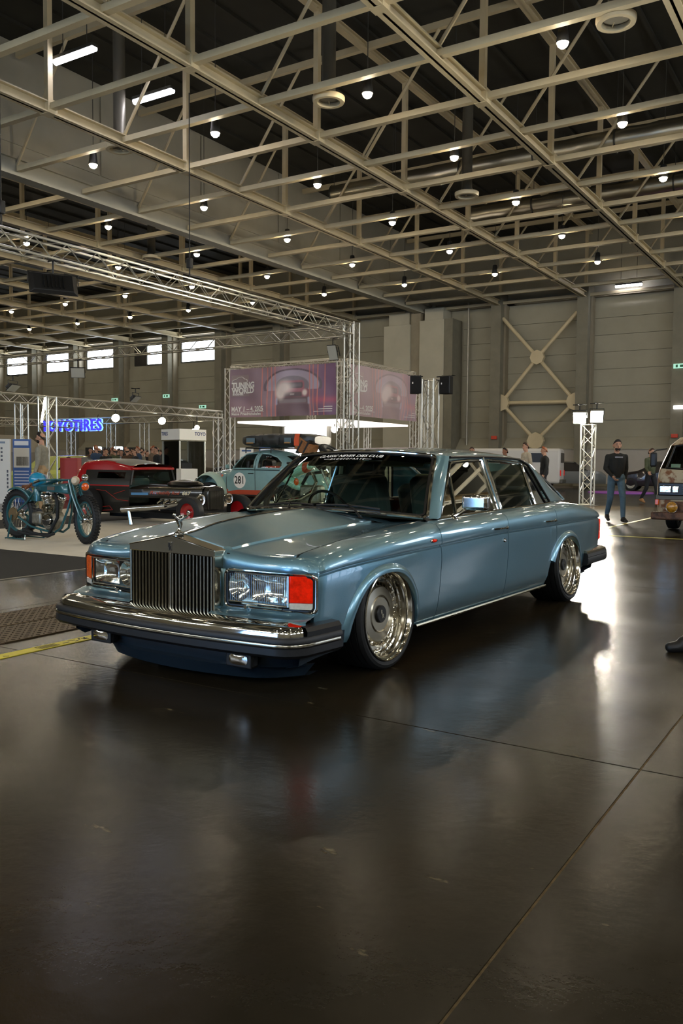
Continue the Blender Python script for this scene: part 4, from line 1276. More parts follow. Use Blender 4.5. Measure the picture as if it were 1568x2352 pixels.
def wheel(y, s, camber, xf):
    wl = bpy.data.objects.new('wheel', None); COL.objects.link(wl); wl.parent = car
    wl.location = (s * xf, y, .319); wl.rotation_euler = (0, -s * camber if s > 0 else camber, pi if s < 0 else 0)
    for nm, me in (('tyre', me_tyre), ('rim', me_rim), ('centre_disc', me_face), ('hub_cap', me_cap), ('brake_drum', me_back)): put(nm, me, wl)
    for k in range(32):
        a = 2 * pi * k / 32
        put('turbine_vane', me_blade, wl, rot=(a, 0, 0)); put('rim_bolt', me_bolt, wl, rot=(a + .1, 0, 0)); put('lip_bolt', me_bolt2, wl, rot=(a, 0, 0))
    Mf = frame_M((-.0455, -.006, .012), (0, 1, 0), (0, 0, 1))
    text('cap_letter', 'R', .036, M_chrome2, wl, Mf, .0004, bold=.0008)
    text('cap_letter', 'R', .036, M_chrome2, wl, frame_M((-.0450, .006, -.012), (0, 1, 0), (0, 0, 1)), .0004, bold=.0008)
    return wl
for s in (1, -1):
    wheel(.055, s, R(1.5), .925)
    wheel(3.14, s, R(4.0), .935)

# ================================================================== FLOOR COVERINGS
M_whitecarpet = mat('white_carpet', 'cfc9ba', 0.9, noise=0.05, scale=3, bump=0.15, bscale=200, coords='World')
M_blackcarpet = mat('black_carpet', '15140f', 0.95, noise=0.2, scale=5, bump=0.15, bscale=200, coords='World')
M_tape = mat('yellow_tape', 'd6c93c', 0.5, noise=0.06, scale=8)
M_yline = mat('floor_line_yellow', 'a89c4a', 0.6, noise=0.25, scale=6, coords='World')
M_plate = mat('brown_trench_plate', '5d4f3a', 0.55, metal=0.5, noise=0.25, scale=6)
M_pip = mat('trench_plate_lug', '3a2f20', 0.6, metal=0.3)
def carpet(x0, x1, y0, y1, m, lab, z=0.006):
    o = MB().box2((x0, y0, 0), (x1, y1, z)).build('carpet', m, smooth=0); tag(o, lab, 'carpet'); return o
carpet(-12.88, -7.42, 7.19, 21.0, M_whitecarpet, 'cream white stage carpet under the blue motorcycle and the hot rod')
carpet(-14.8, -12.88, 5.0, 21.0, M_blackcarpet, 'black carpet strip running behind the motorcycle')
carpet(-17.0, -14.8, 5.0, 21.0, M_whitecarpet, 'white carpet strip beyond the black one, at the left edge')
carpet(-12.88, -7.42, 2.6, 7.19, M_blackcarpet, 'wide black carpet in front of the white stage carpet')
ct = MB().box2((-7.42, 2.6, 0), (-7.36, 7.6, 0.005)).build('carpet_tape', mat('clear_tape', '5c594c', 0.35), smooth=0); tag(ct, 'pale tape along the edge of the black carpet', 'tape')

# trench cover plates with raised lugs
tp = thing('trench_cover', 'brown ribbed steel trench cover plates beside the front bumper', 'floor cover', (-5.27, 3, 0))
pl_m = MB().box((0, 0, .004), (.465, .99, .008)).mesh('plate', M_plate, smooth=0)
lug = MB()
for i in range(9):
    for j in range(20):
        x = -.205 + i * .051; y = -.47 + j * .0495
        a = 0.7 if (i + j) % 2 else -0.7
        lug.box((x, y, .0095), (.034, .013, .005), rot=(0, 0, a), taper=.6)
lug_m = lug.mesh('lugs', M_pip, smooth=0)
for i in range(10):
    for k, x in enumerate((-.245, .245)):
        p = put('plate', pl_m, tp, (x, -6 + i * 1.0, 0))
        q = put('lugs', lug_m, p); q['kind'] = 'stuff'
# printed yellow tape
yt = thing('floor_tape', 'yellow printed tape stuck on the floor by the front bumper', 'tape', (-4.485, 1.5, 0))
MB().box2((-.05, -5, 0), (.05, 2.62, .004)).build('strip', M_tape, yt, smooth=0)
M_ink = mat('black_ink', '191a12', 0.6)
rnd = random.Random(3)
for k in range(9):
    yb_ = 2.35 - k * .62
    fr_ = MB()
    for (a, b_) in (((-.034, yb_ - .34), (-.028, yb_ - .19)), ((.028, yb_ - .34), (.034, yb_ - .19)), ((-.034, yb_ - .34), (.034, yb_ - .334)), ((-.034, yb_ - .196), (.034, yb_ - .19))):
        fr_.box2((a[0], a[1], .0035), (b_[0], b_[1], .0047))
    for q in range(3): fr_.box2((-.020 + q * .016, yb_ - .325, .0035), (-.012 + q * .016, yb_ - .205, .0047))
    for q in range(7):
        cx_, cy_ = rnd.uniform(-.03, .03), yb_ - rnd.uniform(-.05, .15); a = rnd.uniform(-1, 1)
        fr_.box((cx_, cy_, .0041), (.012, rnd.uniform(.03, .06), .0012), rot=(0, 0, a))
    fr_.build('print', M_ink, yt, smooth=0)
# thin yellow floor markings at the right
for (pts, lab) in (([(-4.33, 13.6), (-4.33, 24.0)], 'thin yellow floor line leading towards the rusty van'), ([(-5.2, 14.62), (1.2, 14.62)], 'thin yellow floor line crossing behind the saloon')):
    (xa, ya), (xb, yb2) = pts
    o = MB().box2((xa - (.04 if xa == xb else 0), ya - (0 if xa == xb else .04), 0), (xb + (.04 if xa == xb else 0), yb2 + (0 if xa == xb else .04), .004)).build('floor_line', M_yline, smooth=0); tag(o, lab, 'floor line')
o = MB().lathe([(0, 0), (1.35, 0), (1.35, .03), (1.3, .05), (0, .05)], 40, (0, 0, 0), (0, 0, 1)).build('round_podium', mat('purple_carpet', '9a5bb5', 0.9)); o.location = (-9.3, 37.2, 0); tag(o, 'flat round purple podium on the floor near the far wall', 'podium')

# ================================================================== TRUSSES
M_alu = mat('truss_aluminium', 'c4c2b8', 0.30, metal=0.9, noise=0.06, scale=9)
M_aluw = mat('truss_bright', 'd2cfc2', 0.38, metal=0.8, noise=0.05, scale=9)
M_flood = mat('flood_glow', 'ffffff', 0.4, emit='fff6e0', estr=FLOOD)
M_floodoff = mat('flood_glass_off', 'b8b7ab', 0.25)
def truss(label, a, b, size=.30, pitch=.45, tube_r=.025, brace_r=.010, m=None, fine=True, group=None, name='truss', plates=False, cat='truss', up=None):
    """box truss from a to b (centre line): four chords and zigzag bracing"""
    m = m or M_alu
    a = Vector(a); b = Vector(b); d = b - a; L_ = d.length; t = d.normalized()
    o = thing(name, label, cat, a, 0, group)
    up = Vector(up) if up else (Vector((0, 0, 1)) if abs(t.z) < .9 else Vector((0, 1, 0)))
    x = t.cross(up).normalized(); y = x.cross(t).normalized(); h = size / 2
    C4 = [(-h, -h), (h, -h), (h, h), (-h, h)]
    def P(c, s_): return x * c[0] + y * c[1] + t * s_
    for c in C4: rod('chord', m, P(c, 0), P(c, L_), tube_r, o, 10, world=False)
    n = max(2, round(L_ / pitch)); st = L_ / n
    mb = MB()
    for k in range(4):
        c0, c1 = C4[k], C4[(k + 1) % 4]
        for i in range(n):
            p, q = (c0, c1) if (i + k) % 2 == 0 else (c1, c0)
            A, B = P(p, i * st), P(q, (i + 1) * st)
            if fine: rod('brace', m, A, B, brace_r, o, 6, world=False)
            else: mb.cyl(A, B, brace_r, 5)
        for e in (0.02, L_ - .02):
            if fine: rod('end_bar', m, P(c0, e), P(c1, e), brace_r * 1.3, o, 6, world=False)
            else: mb.cyl(P(c0, e), P(c1, e), brace_r * 1.3, 5)
    if not fine:
        q = mb.build('bracing', m, o, smooth=40); q['kind'] = 'stuff'
    if plates:
        MB().box2((-.32, -.32, 0), (.32, .32, .012)).build('base_plate', M_housing, o, smooth=0)
    return o
S_ = .36
BX = -23.0
# great gantry over the stand
truss('tall aluminium truss column of the big gantry seen behind the windscreen', (-15, 24.4, 0.012), (-15, 24.4, 5.86), S_, .42, .027, .011, plates=False)
MB_ = MB().box2((-15.4, 24.0, 0), (-14.6, 24.8, .012)).build('base_plate', M_housing, smooth=0); tag(MB_, 'steel base plate under the big gantry column', 'plate')
truss('long aluminium gantry truss sloping across the upper left of the view', (-15, 6.62, 5.62), (-15, 24.18, 5.62), S_, .42, .027, .011)
truss('aluminium gantry truss crossing in front of the clerestory windows', (-15.22, 24.4, 5.58), (-39.78, 24.4, 5.58), S_, .42, .027, .011)
truss('aluminium gantry column outside the left edge of the view', (-15, 6.4, .006), (-15, 6.4, 5.8), S_, .42, .027, .011, fine=False)
truss('far left aluminium gantry column carrying the cross truss', (-40, 24.4, 0), (-40, 24.4, 5.8), S_, .42, .027, .011, fine=False)
for y in (11.0, 16.5):
    o = thing('chain_hoist', 'black chain hoist holding the gantry truss %s' % ('near the left edge' if y < 12 else 'in the middle of its run'), 'hoist', (-15, y, 5.95))
    MB().box((0, 0, .28), (.14, .12, .26)).build('motor', M_black, o, bevel=.02)
    rod('chain', M_black, (0, 0, .4), (0, 0, 4.5), .014, o, 6, world=False)
    rod('hook', M_black, (0, 0, -.15), (0, 0, .2), .02, o, 6, world=False)

def flood_panel(loc, aim, label, lit=False, size=(.62, .42), m_face=None, hang=.16):
    """flat floodlight hanging from a yoke; aim = direction of its glass"""
    o = thing('flood_light', label, 'floodlight', loc)
    q = Vector(aim).to_track_quat('-Z', 'Y').to_matrix()
    hs = MB().box((0, 0, .03), (size[0], size[1], .07), taper=.8); hs.v = [q @ v for v in hs.v]
    hs.build('housing', M_black, o, smooth=0, bevel=.012)
    fr_ = MB()
    fr_.box((0, 0, -.012), (size[0], size[1], .02)); fr_.v = [q @ v for v in fr_.v]; fr_.build('bezel', M_black, o, smooth=0, bevel=.006)
    g = MB().box((0, 0, -.026), (size[0] * .93, size[1] * .90, .012)); g.v = [q @ v for v in g.v]
    g.build('glass', m_face or (M_flood if lit else M_floodoff), o, smooth=0)
    fins = MB()
    for i in range(6): fins.box((-.2 + i * .08, 0, .085), (.012, size[1] * .6, .05))
    fins.v = [q @ v for v in fins.v]; fins.build('cooling_fins', M_black, o, smooth=0)
    yk = [q @ Vector((-size[0] / 2 - .02, 0, 0)), q @ Vector((-size[0] / 2 - .02, 0, 0)) + Vector((0, 0, .22)), q @ Vector((size[0] / 2 + .02, 0, 0)) + Vector((0, 0, .22)), q @ Vector((size[0] / 2 + .02, 0, 0))]
    MB().tube(yk, .012, 6).build('yoke', M_black, o)
    MB().cyl((yk[1] + yk[2]) / 2, (yk[1] + yk[2]) / 2 + Vector((0, 0, hang)), .018, 8).cyl((yk[1] + yk[2]) / 2 + Vector((-.2, 0, hang)), (yk[1] + yk[2]) / 2 + Vector((.2, 0, hang)), .016, 6).cyl((yk[1] + yk[2]) / 2 + Vector((0, -.2, hang)), (yk[1] + yk[2]) / 2 + Vector((0, .2, hang)), .016, 6).build('clamp', M_black, o)
    return o
flood_panel((-15, 12.25, 4.95), (-.72, .40, -.42), 'black panel floodlight seen from behind under the long gantry truss', size=(1.0, .52), hang=.27)
flood_panel((-28.4, 24.4, 4.86), (.62, -.72, -.35), 'white faced floodlight hanging below the cross truss near the windows', size=(.58, .44), hang=.32)
flood_panel((-15.75, 24.4, 4.92), (.1, -.95, -.45), 'white faced floodlight beside the gantry corner above the banner', size=(.34, .55), hang=.26)
flood_panel((BX, 17.2, 3.46), (.5, .2, -.6), 'black floodlight standing on top of the booth truss at the far left', size=(.5, .3))
flood_panel((BX, 22.4, 3.46), (.5, .2, -.6), 'black floodlight standing on the booth truss above the hot rod', size=(.5, .3))

# banner booth
zb_, zt_ = 0.0, 4.86
for (x, y, lab) in ((-16.5, 26.2, 'white truss column at the near corner of the banner booth'), (-21.72, 26.2, 'white truss column at the left corner of the banner booth'), (-16.5, 31.9, 'white truss column at the right corner of the banner booth'), (-21.72, 31.9, 'white truss column at the hidden rear corner of the banner booth')):
    truss(lab, (x, y, 0), (x, y, zt_), .27, .30, .022, .009, M_aluw)
for (a, b_, lab) in (((-16.66, 26.2), (-21.56, 26.2), 'front top truss holding the banner booth banners'), ((-16.5, 26.36), (-16.5, 31.74), 'right top truss holding the banner booth banners'), ((-21.72, 26.36), (-21.72, 31.74), 'left top truss of the banner booth'), ((-16.66, 31.9), (-21.56, 31.9), 'rear top truss of the banner booth')):
    truss(lab, (*a, zt_ - .02), (*b_, zt_ - .02), .24, .30, .022, .009, M_aluw, fine=False)
M_ceil = mat('booth_ceiling_glow', 'f4efe6', 0.6, emit='fff4ea', estr=1.3)
o = MB().box2((-21.5, 26.4, 2.72), (-16.7, 31.7, 2.80)).build('booth_ceiling', M_ceil, smooth=0); tag(o, 'glowing white fabric ceiling inside the banner booth', 'light ceiling')
o = MB().box2((-21.6, 29.6, 1.1), (-19.3, 29.7, 2.70)).build('light_wall', mat('light_wall_glow', 'ffffff', .5, emit='f4f6ff', estr=2.2), smooth=0); tag(o, 'glowing white light wall below the banner', 'light wall')
MB().box2((-21.6, 29.55, 0), (-21.5, 29.75, 2.7)).build('wall_post', M_aluw, o, smooth=0)
MB().box2((-19.35, 29.55, 0), (-19.25, 29.75, 2.7)).build('wall_post', M_aluw, o, smooth=0)
truss('thin white truss post behind the banner booth', (-19.3, 32.8, 0), (-19.3, 32.8, 3.0), .22, .30, .02, .008, M_aluw, fine=False)

def banner_mat(name):
    """printed vinyl: the picture is stored per vertex"""
    m = bpy.data.materials.new(name); m.use_nodes = True; nt = m.node_tree; b = nt.nodes['Principled BSDF']
    a = nt.nodes.new('ShaderNodeVertexColor'); a.layer_name = 'print'
    nt.links.new(a.outputs['Color'], b.inputs['Base Color']); b.inputs['Roughness'].default_value = .45
    return m
def sst(a, b_, x):
    t = max(0.0, min(1.0, (x - a) / (b_ - a))); return t * t * (3 - 2 * t)
def mixc(a, b_, t): return tuple(a[k] + (b_[k] - a[k]) * t for k in range(3))
def rbox(u, v, cx, cy, hx, hy, r):
    dx = abs(u - cx) - hx + r; dy = abs(v - cy) - hy + r
    return math.hypot(max(dx, 0), max(dy, 0)) + min(max(dx, dy), 0) - r
def banner_paint(u, v, W, H, pale):
    """colour of the printed picture at u, v (show car in a hall with red light bars), floodlight wash mixed in"""
    C8 = lambda h: tuple(int(h[k:k + 2], 16) / 255 for k in (0, 2, 4))
    c = mixc(C8('7d6272'), C8('5e3a62'), sst(.45, 1, u)); c = mixc(c, C8('94748a'), sst(.30, .55, u) * (1 - sst(.7, .85, u)))
    c = mixc(c, C8('a87a84'), .55 * sst(.5, .0, v) * sst(.45, .2, u)); c = mixc(c, C8('b03a58'), .75 * math.exp(-((v - .30) / .07) ** 2) * sst(.72, .86, u))
    x = u * W; y = v * H; cx = .605 * W; cy = .42 * H
    e = math.hypot((x - cx) / 1.28, (y - .60 * H) / .62)
    if y > .52 * H:
        c = mixc(c, C8('a9a3bd'), .8 * sst(1.0, .93, e)); c = mixc(c, C8('4a3d4c'), sst(.06, .03, abs(e - 1.0))); c = mixc(c, C8('6f6a78'), sst(.62, .58, e))
    for q in (.318, .368, .408, .445, .768, .80, .84, .90):
        c = mixc(c, C8('e8705a'), .9 * sst(.0055, .003, abs(u - q)))
    # road below the car
    c = mixc(c, C8('4a3440'), .85 * sst(.30 * H, .22 * H, y) * sst(.80, .74, abs(x - cx) / .95))
    def put_(col, d, soft=.02, k=1.0):
        nonlocal c
        c = mixc(c, col, k * sst(soft, -soft, d))
    put_(C8('c0506a'), rbox(x, y, cx, .285 * H, .80, .03, .03), .05)
    put_(C8('57434a'), rbox(x, y, cx, .33 * H, .74, .14, .08))
    put_(C8('8c4656'), rbox(x, y, cx, .455 * H, .76, .15, .10))
    put_(C8('9a5464'), rbox(x, y, cx - .02, .60 * H, .56, .20, .14)); put_(C8('3a3640'), rbox(x, y, cx, .61 * H, .46, .105, .06)); put_(C8('74707c'), rbox(x, y, cx + .22, .615 * H, .20, .07, .05), .04, .6)
    put_(C8('4a3a40'), rbox(x, y, cx, .43 * H, .42, .085, .04)); put_(C8('b8aeb0'), rbox(x, y, cx, .43 * H, .09, .025, .01), .01)
    put_(C8('7a7078'), rbox(x, y, cx, .30 * H, .62, .07, .05))
    for s_ in (-1, 1): put_(C8('b0b8e0'), rbox(x + s_ * .08 * 0, y, cx + s_ * .74, .30 * H, .05, .13, .05), .04, .8)
    for (hx_, r, k) in ((-.56, .34, 1.0), (.56, .17, .95)):
        d = math.hypot(x - cx - hx_, y - .46 * H); c = mixc(c, C8('fff4ec'), k * sst(r, r * .35, d))
    c = mixc(c, C8('fff0ea'), sst(.42, .10, math.hypot((x - cx + .36) / 1.5, y - .57 * H)))
    if u < .19 and .44 < v < .88 and u > .015: c = mixc(c, C8('8f8478'), .55)
    c = mixc(c, C8('e9d2cc'), .68 if pale else .24)  # light falling on the vinyl is mixed into the print, more on the right
    n = .5 + .5 * sin(u * 31 + v * 7) * sin(u * 13 - v * 9)
    return mixc(c, (1, 1, 1), .05 * n)
M_redbar = mat('print_red_bar', 'd8604c', 0.5)
M_pw = mat('print_white', 'f4efe8', 0.5, emit='fff6ee', estr=0.0)
M_pgrey = mat('print_grey', '8c8c94', 0.5); M_pdark = mat('print_dark', '33262f', 0.5); M_ppink = mat('print_pink', 'd98f8c', 0.5); M_pblue = mat('print_blue', '9a9cc4', 0.5)
def lin_f(c): return tuple((v / 12.92 if v <= 0.04045 else ((v + 0.055) / 1.055) ** 2.4) for v in c)
def banner(label, org, right, W, H, side):
    o = thing('banner', label, 'banner', org)
    right = Vector(right); n = right.cross(Vector((0, 0, 1)))         # towards the viewer
    def S(u, v, off=0.0):
        sag = .05 * sin(v * 9 + u * 14) * (.3 + .7 * u if side else .5) * (1 - v) + .03 * sin(u * 23 + v * 3)
        return right * (u * W) + Vector((0, 0, v * H)) + n * (sag + off)
    NU, NV = 220, 84
    rows = [[S(i / NU, j / NV) for i in range(NU + 1)] for j in range(NV + 1)]
    ob = MB().grid(rows).build('vinyl', banner_mat('banner_print_%d' % side), o, smooth=60)
    at = ob.data.color_attributes.new('print', 'FLOAT_COLOR', 'POINT')
    vals = []
    for jv in range(NV + 1):
        for iu in range(NU + 1): vals += [*lin_f(banner_paint(iu / NU, jv / NV, W, H, side)), 1.0]
    at.data.foreach_set('color', vals)
    def patch(nm, m, u0, u1, v0, v1, off=.006, n_=6):
        MB().grid([[S(lerp(u0, u1, i / n_), lerp(v0, v1, j / n_), off) for i in range(n_ + 1)] for j in range(n_ + 1)]).build(nm, m, o, smooth=60)
    def write(txt, u, v, size, wide=1.0, al='LEFT', bold=.004):
        me = text_mesh(txt, size, 0, 0, al, bold)
        for q in me.vertices: q.co = S(u + q.co.x * wide / W, v + q.co.y / H, .016)
        me.materials.clear(); me.materials.append(M_pw); ob2 = bpy.data.objects.new('lettering', me); COL.objects.link(ob2); ob2.parent = o
    write('TUNING', .022, .655, .30, .96, bold=.014); write('WORLD', .022, .545, .30, .98, bold=.014); write('BODENSEE', .03, .475, .10, 1.0)
    # car outline above the words
    MB().tube([S(u, v, .018) for u, v in ((.025, .73), (.03, .77), (.06, .79), (.085, .83), (.12, .835), (.145, .79), (.17, .78), (.175, .73))], .012, 5).build('logo_outline', M_pw, o)
    write('MAY 1 – 4, 2025', .02, .165, .255, .88, bold=.008); write('Messe Friedrichshafen', .02, .065, .15, 1.05)
    patch('text_rule', M_pw, .02, .34, .105, .112, .010)
    for (v, w_) in ((.16, .07), (.115, .12), (.07, .17)): patch('fine_print', M_pw, .97 - w_, .97, v, v + .012, .010)
    # hem rod and ties
    MB().cyl(right * 0 + Vector((0, 0, H + .04)) + n * .01, right * W + Vector((0, 0, H + .04)) + n * .01, .018, 8).build('hem_rod', M_aluw, o)
    return o
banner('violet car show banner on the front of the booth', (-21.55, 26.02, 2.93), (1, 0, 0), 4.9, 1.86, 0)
banner('copy of the banner, paled by painted light, on the right side of the booth', (-16.32, 26.4, 2.93), (0, 1, 0), 5.3, 1.86, 1)

# speaker tower right of the banner booth
truss('double truss tower carrying two black speakers', (-12.95, 26.2, 0), (-12.95, 26.2, 4.05), .42, .55, .027, .012, M_alu)
truss('narrow truss tower inside the speaker tower pair', (-13.5, 27.0, 0), (-13.5, 27.0, 4.1), .28, .45, .022, .01, M_aluw, fine=False)
def speaker(loc, rz, lab, arm):
    o = thing('loudspeaker', lab, 'loudspeaker', loc, rz)
    MB().prism([(-.20, -.15), (.20, -.15), (.14, .17), (-.14, .17)], -.30, .30, 'xy').build('cabinet', M_black, o, smooth=0, bevel=.02)
    MB().box((0, -.155, 0), (.36, .012, .55)).build('grille', mat('speaker_grille', '0b0b0b', .8, bump=.4, bscale=300), o, smooth=0)
    MB().box((-.11, -.163, .05), (.035, .006, .06)).build('badge', M_pw, o, smooth=0)
    MB().tube([(-.2, 0, .33), (-.2, .2, .33), (.2, .2, .33), (.2, 0, .33)], .012, 6).cyl((0, .2, .33), arm, .02, 8).build('bracket', M_black, o)
    return o
speaker((-13.42, 25.95, 3.86), R(38), 'black loudspeaker on the left of the truss tower', (.30, .16, .30))
speaker((-12.42, 26.35, 3.84), R(-8), 'black loudspeaker on the right of the truss tower', (-.42, .0, .30))

# tower with the blinding floodlights
truss('bright truss tower standing behind the tail of the blue saloon', (-7.22, 25.0, 0.014), (-7.22, 25.0, 2.38), .33, .36, .024, .010, M_aluw)
o = MB().box2((-7.55, 24.7, 0), (-6.9, 25.3, .012)).build('base_plate', M_housing, smooth=0); tag(o, 'steel base plate under the floodlight tower', 'plate')
flood_panel((-7.42, 24.78, 2.56), (.20, -.95, -.30), 'blinding floodlight on the left of the tower behind the saloon', True, (.36, .34))
flood_panel((-6.98, 24.98, 2.60), (.35, -.9, -.30), 'blinding floodlight on the right of the tower behind the saloon', True, (.36, .36))

# tyre maker booth at the left
for (x, y, z, lab) in ((BX, 17.5, 2.98, 'white truss column near the left edge behind the hooded man'), (BX, 27.0, 2.98, 'white truss column to the left of the Beetle luggage'), (-32.4, 27.4, 2.9, 'far thin truss post under the first letters of the blue sign'), (-29.7, 27.4, 2.9, 'far thin truss post under the last letters of the blue sign'), (-27.8, 27.6, 2.9, 'far thin truss post right of the blue sign')):
    truss(lab, (x, y, 0), (x, y, z), .28, .34, .022, .009, M_aluw, fine=False)
truss('brightly lit truss column in front of the blue sign', (-20.7, 16.65, 0), (-20.7, 16.65, 3.06), .36, .42, .025, .012, M_aluw)
for (a, b_, lab) in (((BX, 12.5, 3.14), (BX, 27.1, 3.14), 'front top truss of the tyre booth'), ((BX - .2, 27.4, 3.04), (-38, 27.4, 3.04), 'rear top truss of the tyre booth behind the blue sign'), ((-31, 12.5, 2.82), (-31, 27.0, 2.82), 'left top truss of the tyre booth')):
    truss(lab, a, b_, .27, .34, .022, .009, M_aluw, fine=False)
def bulb(loc, aim, lab, s=.2, m=None, hang=.30):
    o = thing('spot_light', lab, 'spotlight', loc)
    q = Vector(aim).to_track_quat('Z', 'Y').to_matrix()
    h = MB().lathe([(0, -.22), (s * .5, -.20), (s * .55, -.1), (s, 0), (s, .03), (s * .93, .03), (s * .9, .0)], 18); h.v = [q @ v for v in h.v]; h.build('can', M_black, o)
    g = MB().lathe([(0, .012), (s * .9, .01), (s * .9, .0), (0, 0)], 18); g.v = [q @ v for v in g.v]; g.build('lens', m or M_spot, o)
    MB().cyl((0, 0, .0), (0, 0, hang), .015, 6).build('clamp', M_black, o)
M_spot = mat('spot_glow', 'ffffff', .4, emit='fff4dc', estr=120.0)
bulb((BX + .14, 21.3, 2.72), (.8, -.5, -.3), 'bright spotlight on the tyre booth truss nearer the sign', .15)
bulb((BX + .14, 23.6, 2.72), (.8, -.5, -.3), 'bright spotlight on the tyre booth truss above the hot rod roof', .15)
bulb((-24.6, 27.3, 2.5), (.7, -.7, -.2), 'small spotlight over the glass showcase', .10, None, .45)
bulb((-22.9, 25.6, 2.55), (.6, -.7, -.2), 'small spotlight right of the glass showcase', .10, None, .45)
bulb((-18.1, 28.2, 2.5), (.5, -.8, -.3), 'bright spotlight under the banner', .14, None, .23)
# tall light on the bright column
o = MB().box((-20.62, 16.44, 2.66), (.06, .03, .72), rot=(0, R(14), 0)).build('tube_lamp', mat('tube_lamp_glow', 'ffffff', .4, emit='fffbe8', estr=26.0), smooth=0); tag(o, 'glowing tube lamp on the bright truss column', 'lamp')
# blue letters
sg = thing('booth_sign', 'glowing blue letter sign hanging in the tyre booth', 'sign', (-31.75, 26.9, 2.80))
M_blue = mat('sign_blue', '3a34ff', .4, emit='4038ff', estr=1.25); M_cyan = mat('sign_edge', '4aa8ff', .4, emit='8ac8ff', estr=1.6)
text('letters', 'TOYOTIRES', .72, M_blue, sg, frame_M((0, -.06, 0), (1, 0, 0), (0, 0, 1)), .03, bold=.012, wide=1.0, space=1.1)
text('letter_edge', 'TOYOTIRES', .72, M_cyan, sg, frame_M((0.0, 0.02, 0), (1, 0, 0), (0, 0, 1)), .02, bold=.034, wide=1.0, space=1.1)
for x in (-1.6, 1.6): rod('hanger', M_black, (x, .05, .2), (x, .15, .5), .012, sg, 6, world=False)

# glass showcase
sc_ = thing('glass_showcase', 'tall glass showcase with white lettered header', 'showcase', (-16.6, 18.0, .006), R(32 + 45))
M_wlam = mat('white_laminate', 'e2ddd0', .4); M_alum = mat('aluminium_post', 'b9b7ae', .35, metal=.8); M_navy = mat('navy_letter', '2a3a66', .5)
MB().box2((-.44, -.44, 0), (.44, .44, .30)).build('plinth', M_wlam, sc_, smooth=0, bevel=.005)
for (x, y) in ((-.42, -.42), (.42, -.42), (.42, .42), (-.42, .42)): MB().box((x, y, 1.12), (.035, .035, 1.66)).build('post', M_alum, sc_, smooth=0)
MB().box2((-.45, -.45, 1.76), (.45, .45, 1.80)).build('light_rail', M_chrome2, sc_, smooth=0)
for i, (x, y, a) in enumerate(((0, -.445, 0), (.445, 0, 90), (0, .445, 180), (-.445, 0, 270))):
    MB().box((x, y, 1.94), (.88 if i % 2 == 0 else .02, .02 if i % 2 == 0 else .88, .30)).build('header_panel', M_wlam, sc_, smooth=0)
    MB().box((x * .93, y * .93, 1.04), (.80 if i % 2 == 0 else .006, .006 if i % 2 == 0 else .80, 1.44)).build('glass_pane', M_glass2, sc_, smooth=0)
text('header_letters', 'TIRES', .13, M_navy, sc_, frame_M((-.457, .26, 1.96), (0, -1, 0), (0, 0, 1)), .001, bold=.004)
text('header_letters', 'TOYO', .13, M_navy, sc_, frame_M((.24, -.457, 1.96), (1, 0, 0), (0, 0, 1)), .001, bold=.004)
MB().box((0, 0, .80), (.40, .36, .02)).build('shelf', M_alum, sc_, smooth=0)
MB().lathe([(.10, -.08), (.20, -.07), (.21, 0), (.20, .07), (.10, .08)], 20, (0, 0, 1.02), (.6, .8, 0)).build('tyre_on_show', M_tyre, sc_)
mcab = MB().box((0, 0, .5), (.46, .42, 1.0)); ob = mcab.build('white_counter', M_wlam, smooth=0, bevel=.006); ob.location = (-15.75, 17.2, .006); ob.rotation_euler = (0, 0, R(60)); tag(ob, 'small white counter standing before the glass showcase', 'counter')
MB().box((0, 0, 1.06), (.28, .03, .18)).build('screen', M_black, ob, smooth=0)

# info totems
def totem(loc, rz, w_, h_, col, label, stripes):
    o = thing('info_totem', label, 'info stand', loc, rz)
    MB().box2((-w_ / 2, -.04, .0), (w_ / 2, .04, h_)).build('board', mat('totem_' + col, col, .5), o, smooth=0)
    for (z0, z1, x0, x1, c) in stripes:
        MB().box2((x0 * w_, -.046, z0 * h_), (x1 * w_, -.040, z1 * h_)).build('print', mat('print_' + c, c, .5), o, smooth=0)
    return o
inks = [(.93, .96, -.35, .35, '33507e')] + [(.80 - k * .07, .83 - k * .07, -.38, -.24, '7d8a99') for k in range(8)] + [(.81 - k * .05, .82 - k * .05, -.18, .36, 'b5b4ac') for k in range(13)]
totem((-20.4, 14.9, 0), R(32), .42, 1.78, 'dcd9cf', 'white info totem at the left edge of the view', [(.93, .96, -.35, .2, '7d8a99')] + [(.84 - k * .06, .87 - k * .06, -.10, .02, '55565a') for k in range(4)] + [(.48 - k * .06, .52 - k * .06, .28, .38, '55565a') for k in range(5)])
totem((-20.7, 15.75, 0), R(32), .50, 1.80, '3e63a4', 'blue info totem beside the white one', [(.90, .97, -.4, .4, 'dfe4ec'), (.55, .86, -.45, .45, 'd8d4c8'), (.58, .72, -.3, .4, '4a4240')] + [(.48 - k * .05, .50 - k * .05, -.42, .4, 'c3cbe0') for k in range(5)] + [(.16, .24, -.4, .4, 'd8d4c8')])
totem((-16.1, 20.2, .006), R(32), .40, 1.62, 'e0dcd0', 'white info totem left of the Beetle windscreen', inks)
totem((-15.9, 20.9, .006), R(32), .42, 1.64, '3f6aa8', 'blue info totem behind the front of the Beetle', [(.92, .97, -.4, .4, 'dfe4ec')])
o = MB().box2((-.26, -.2, 0), (.26, .2, 1.28)).build('red_cabinet', mat('red_cabinet_paint', 'a8352c', .5), smooth=0, bevel=.01); o.location = (-20.6, 17.4, 0); o.rotation_euler = (0, 0, R(32)); tag(o, 'tall red cabinet behind the bright truss column', 'cabinet')
MB().box2((-.22, -.206, .1), (.22, -.2, 1.2)).build('door', mat('red_door_paint', 'b03c32', .5), o, smooth=0)
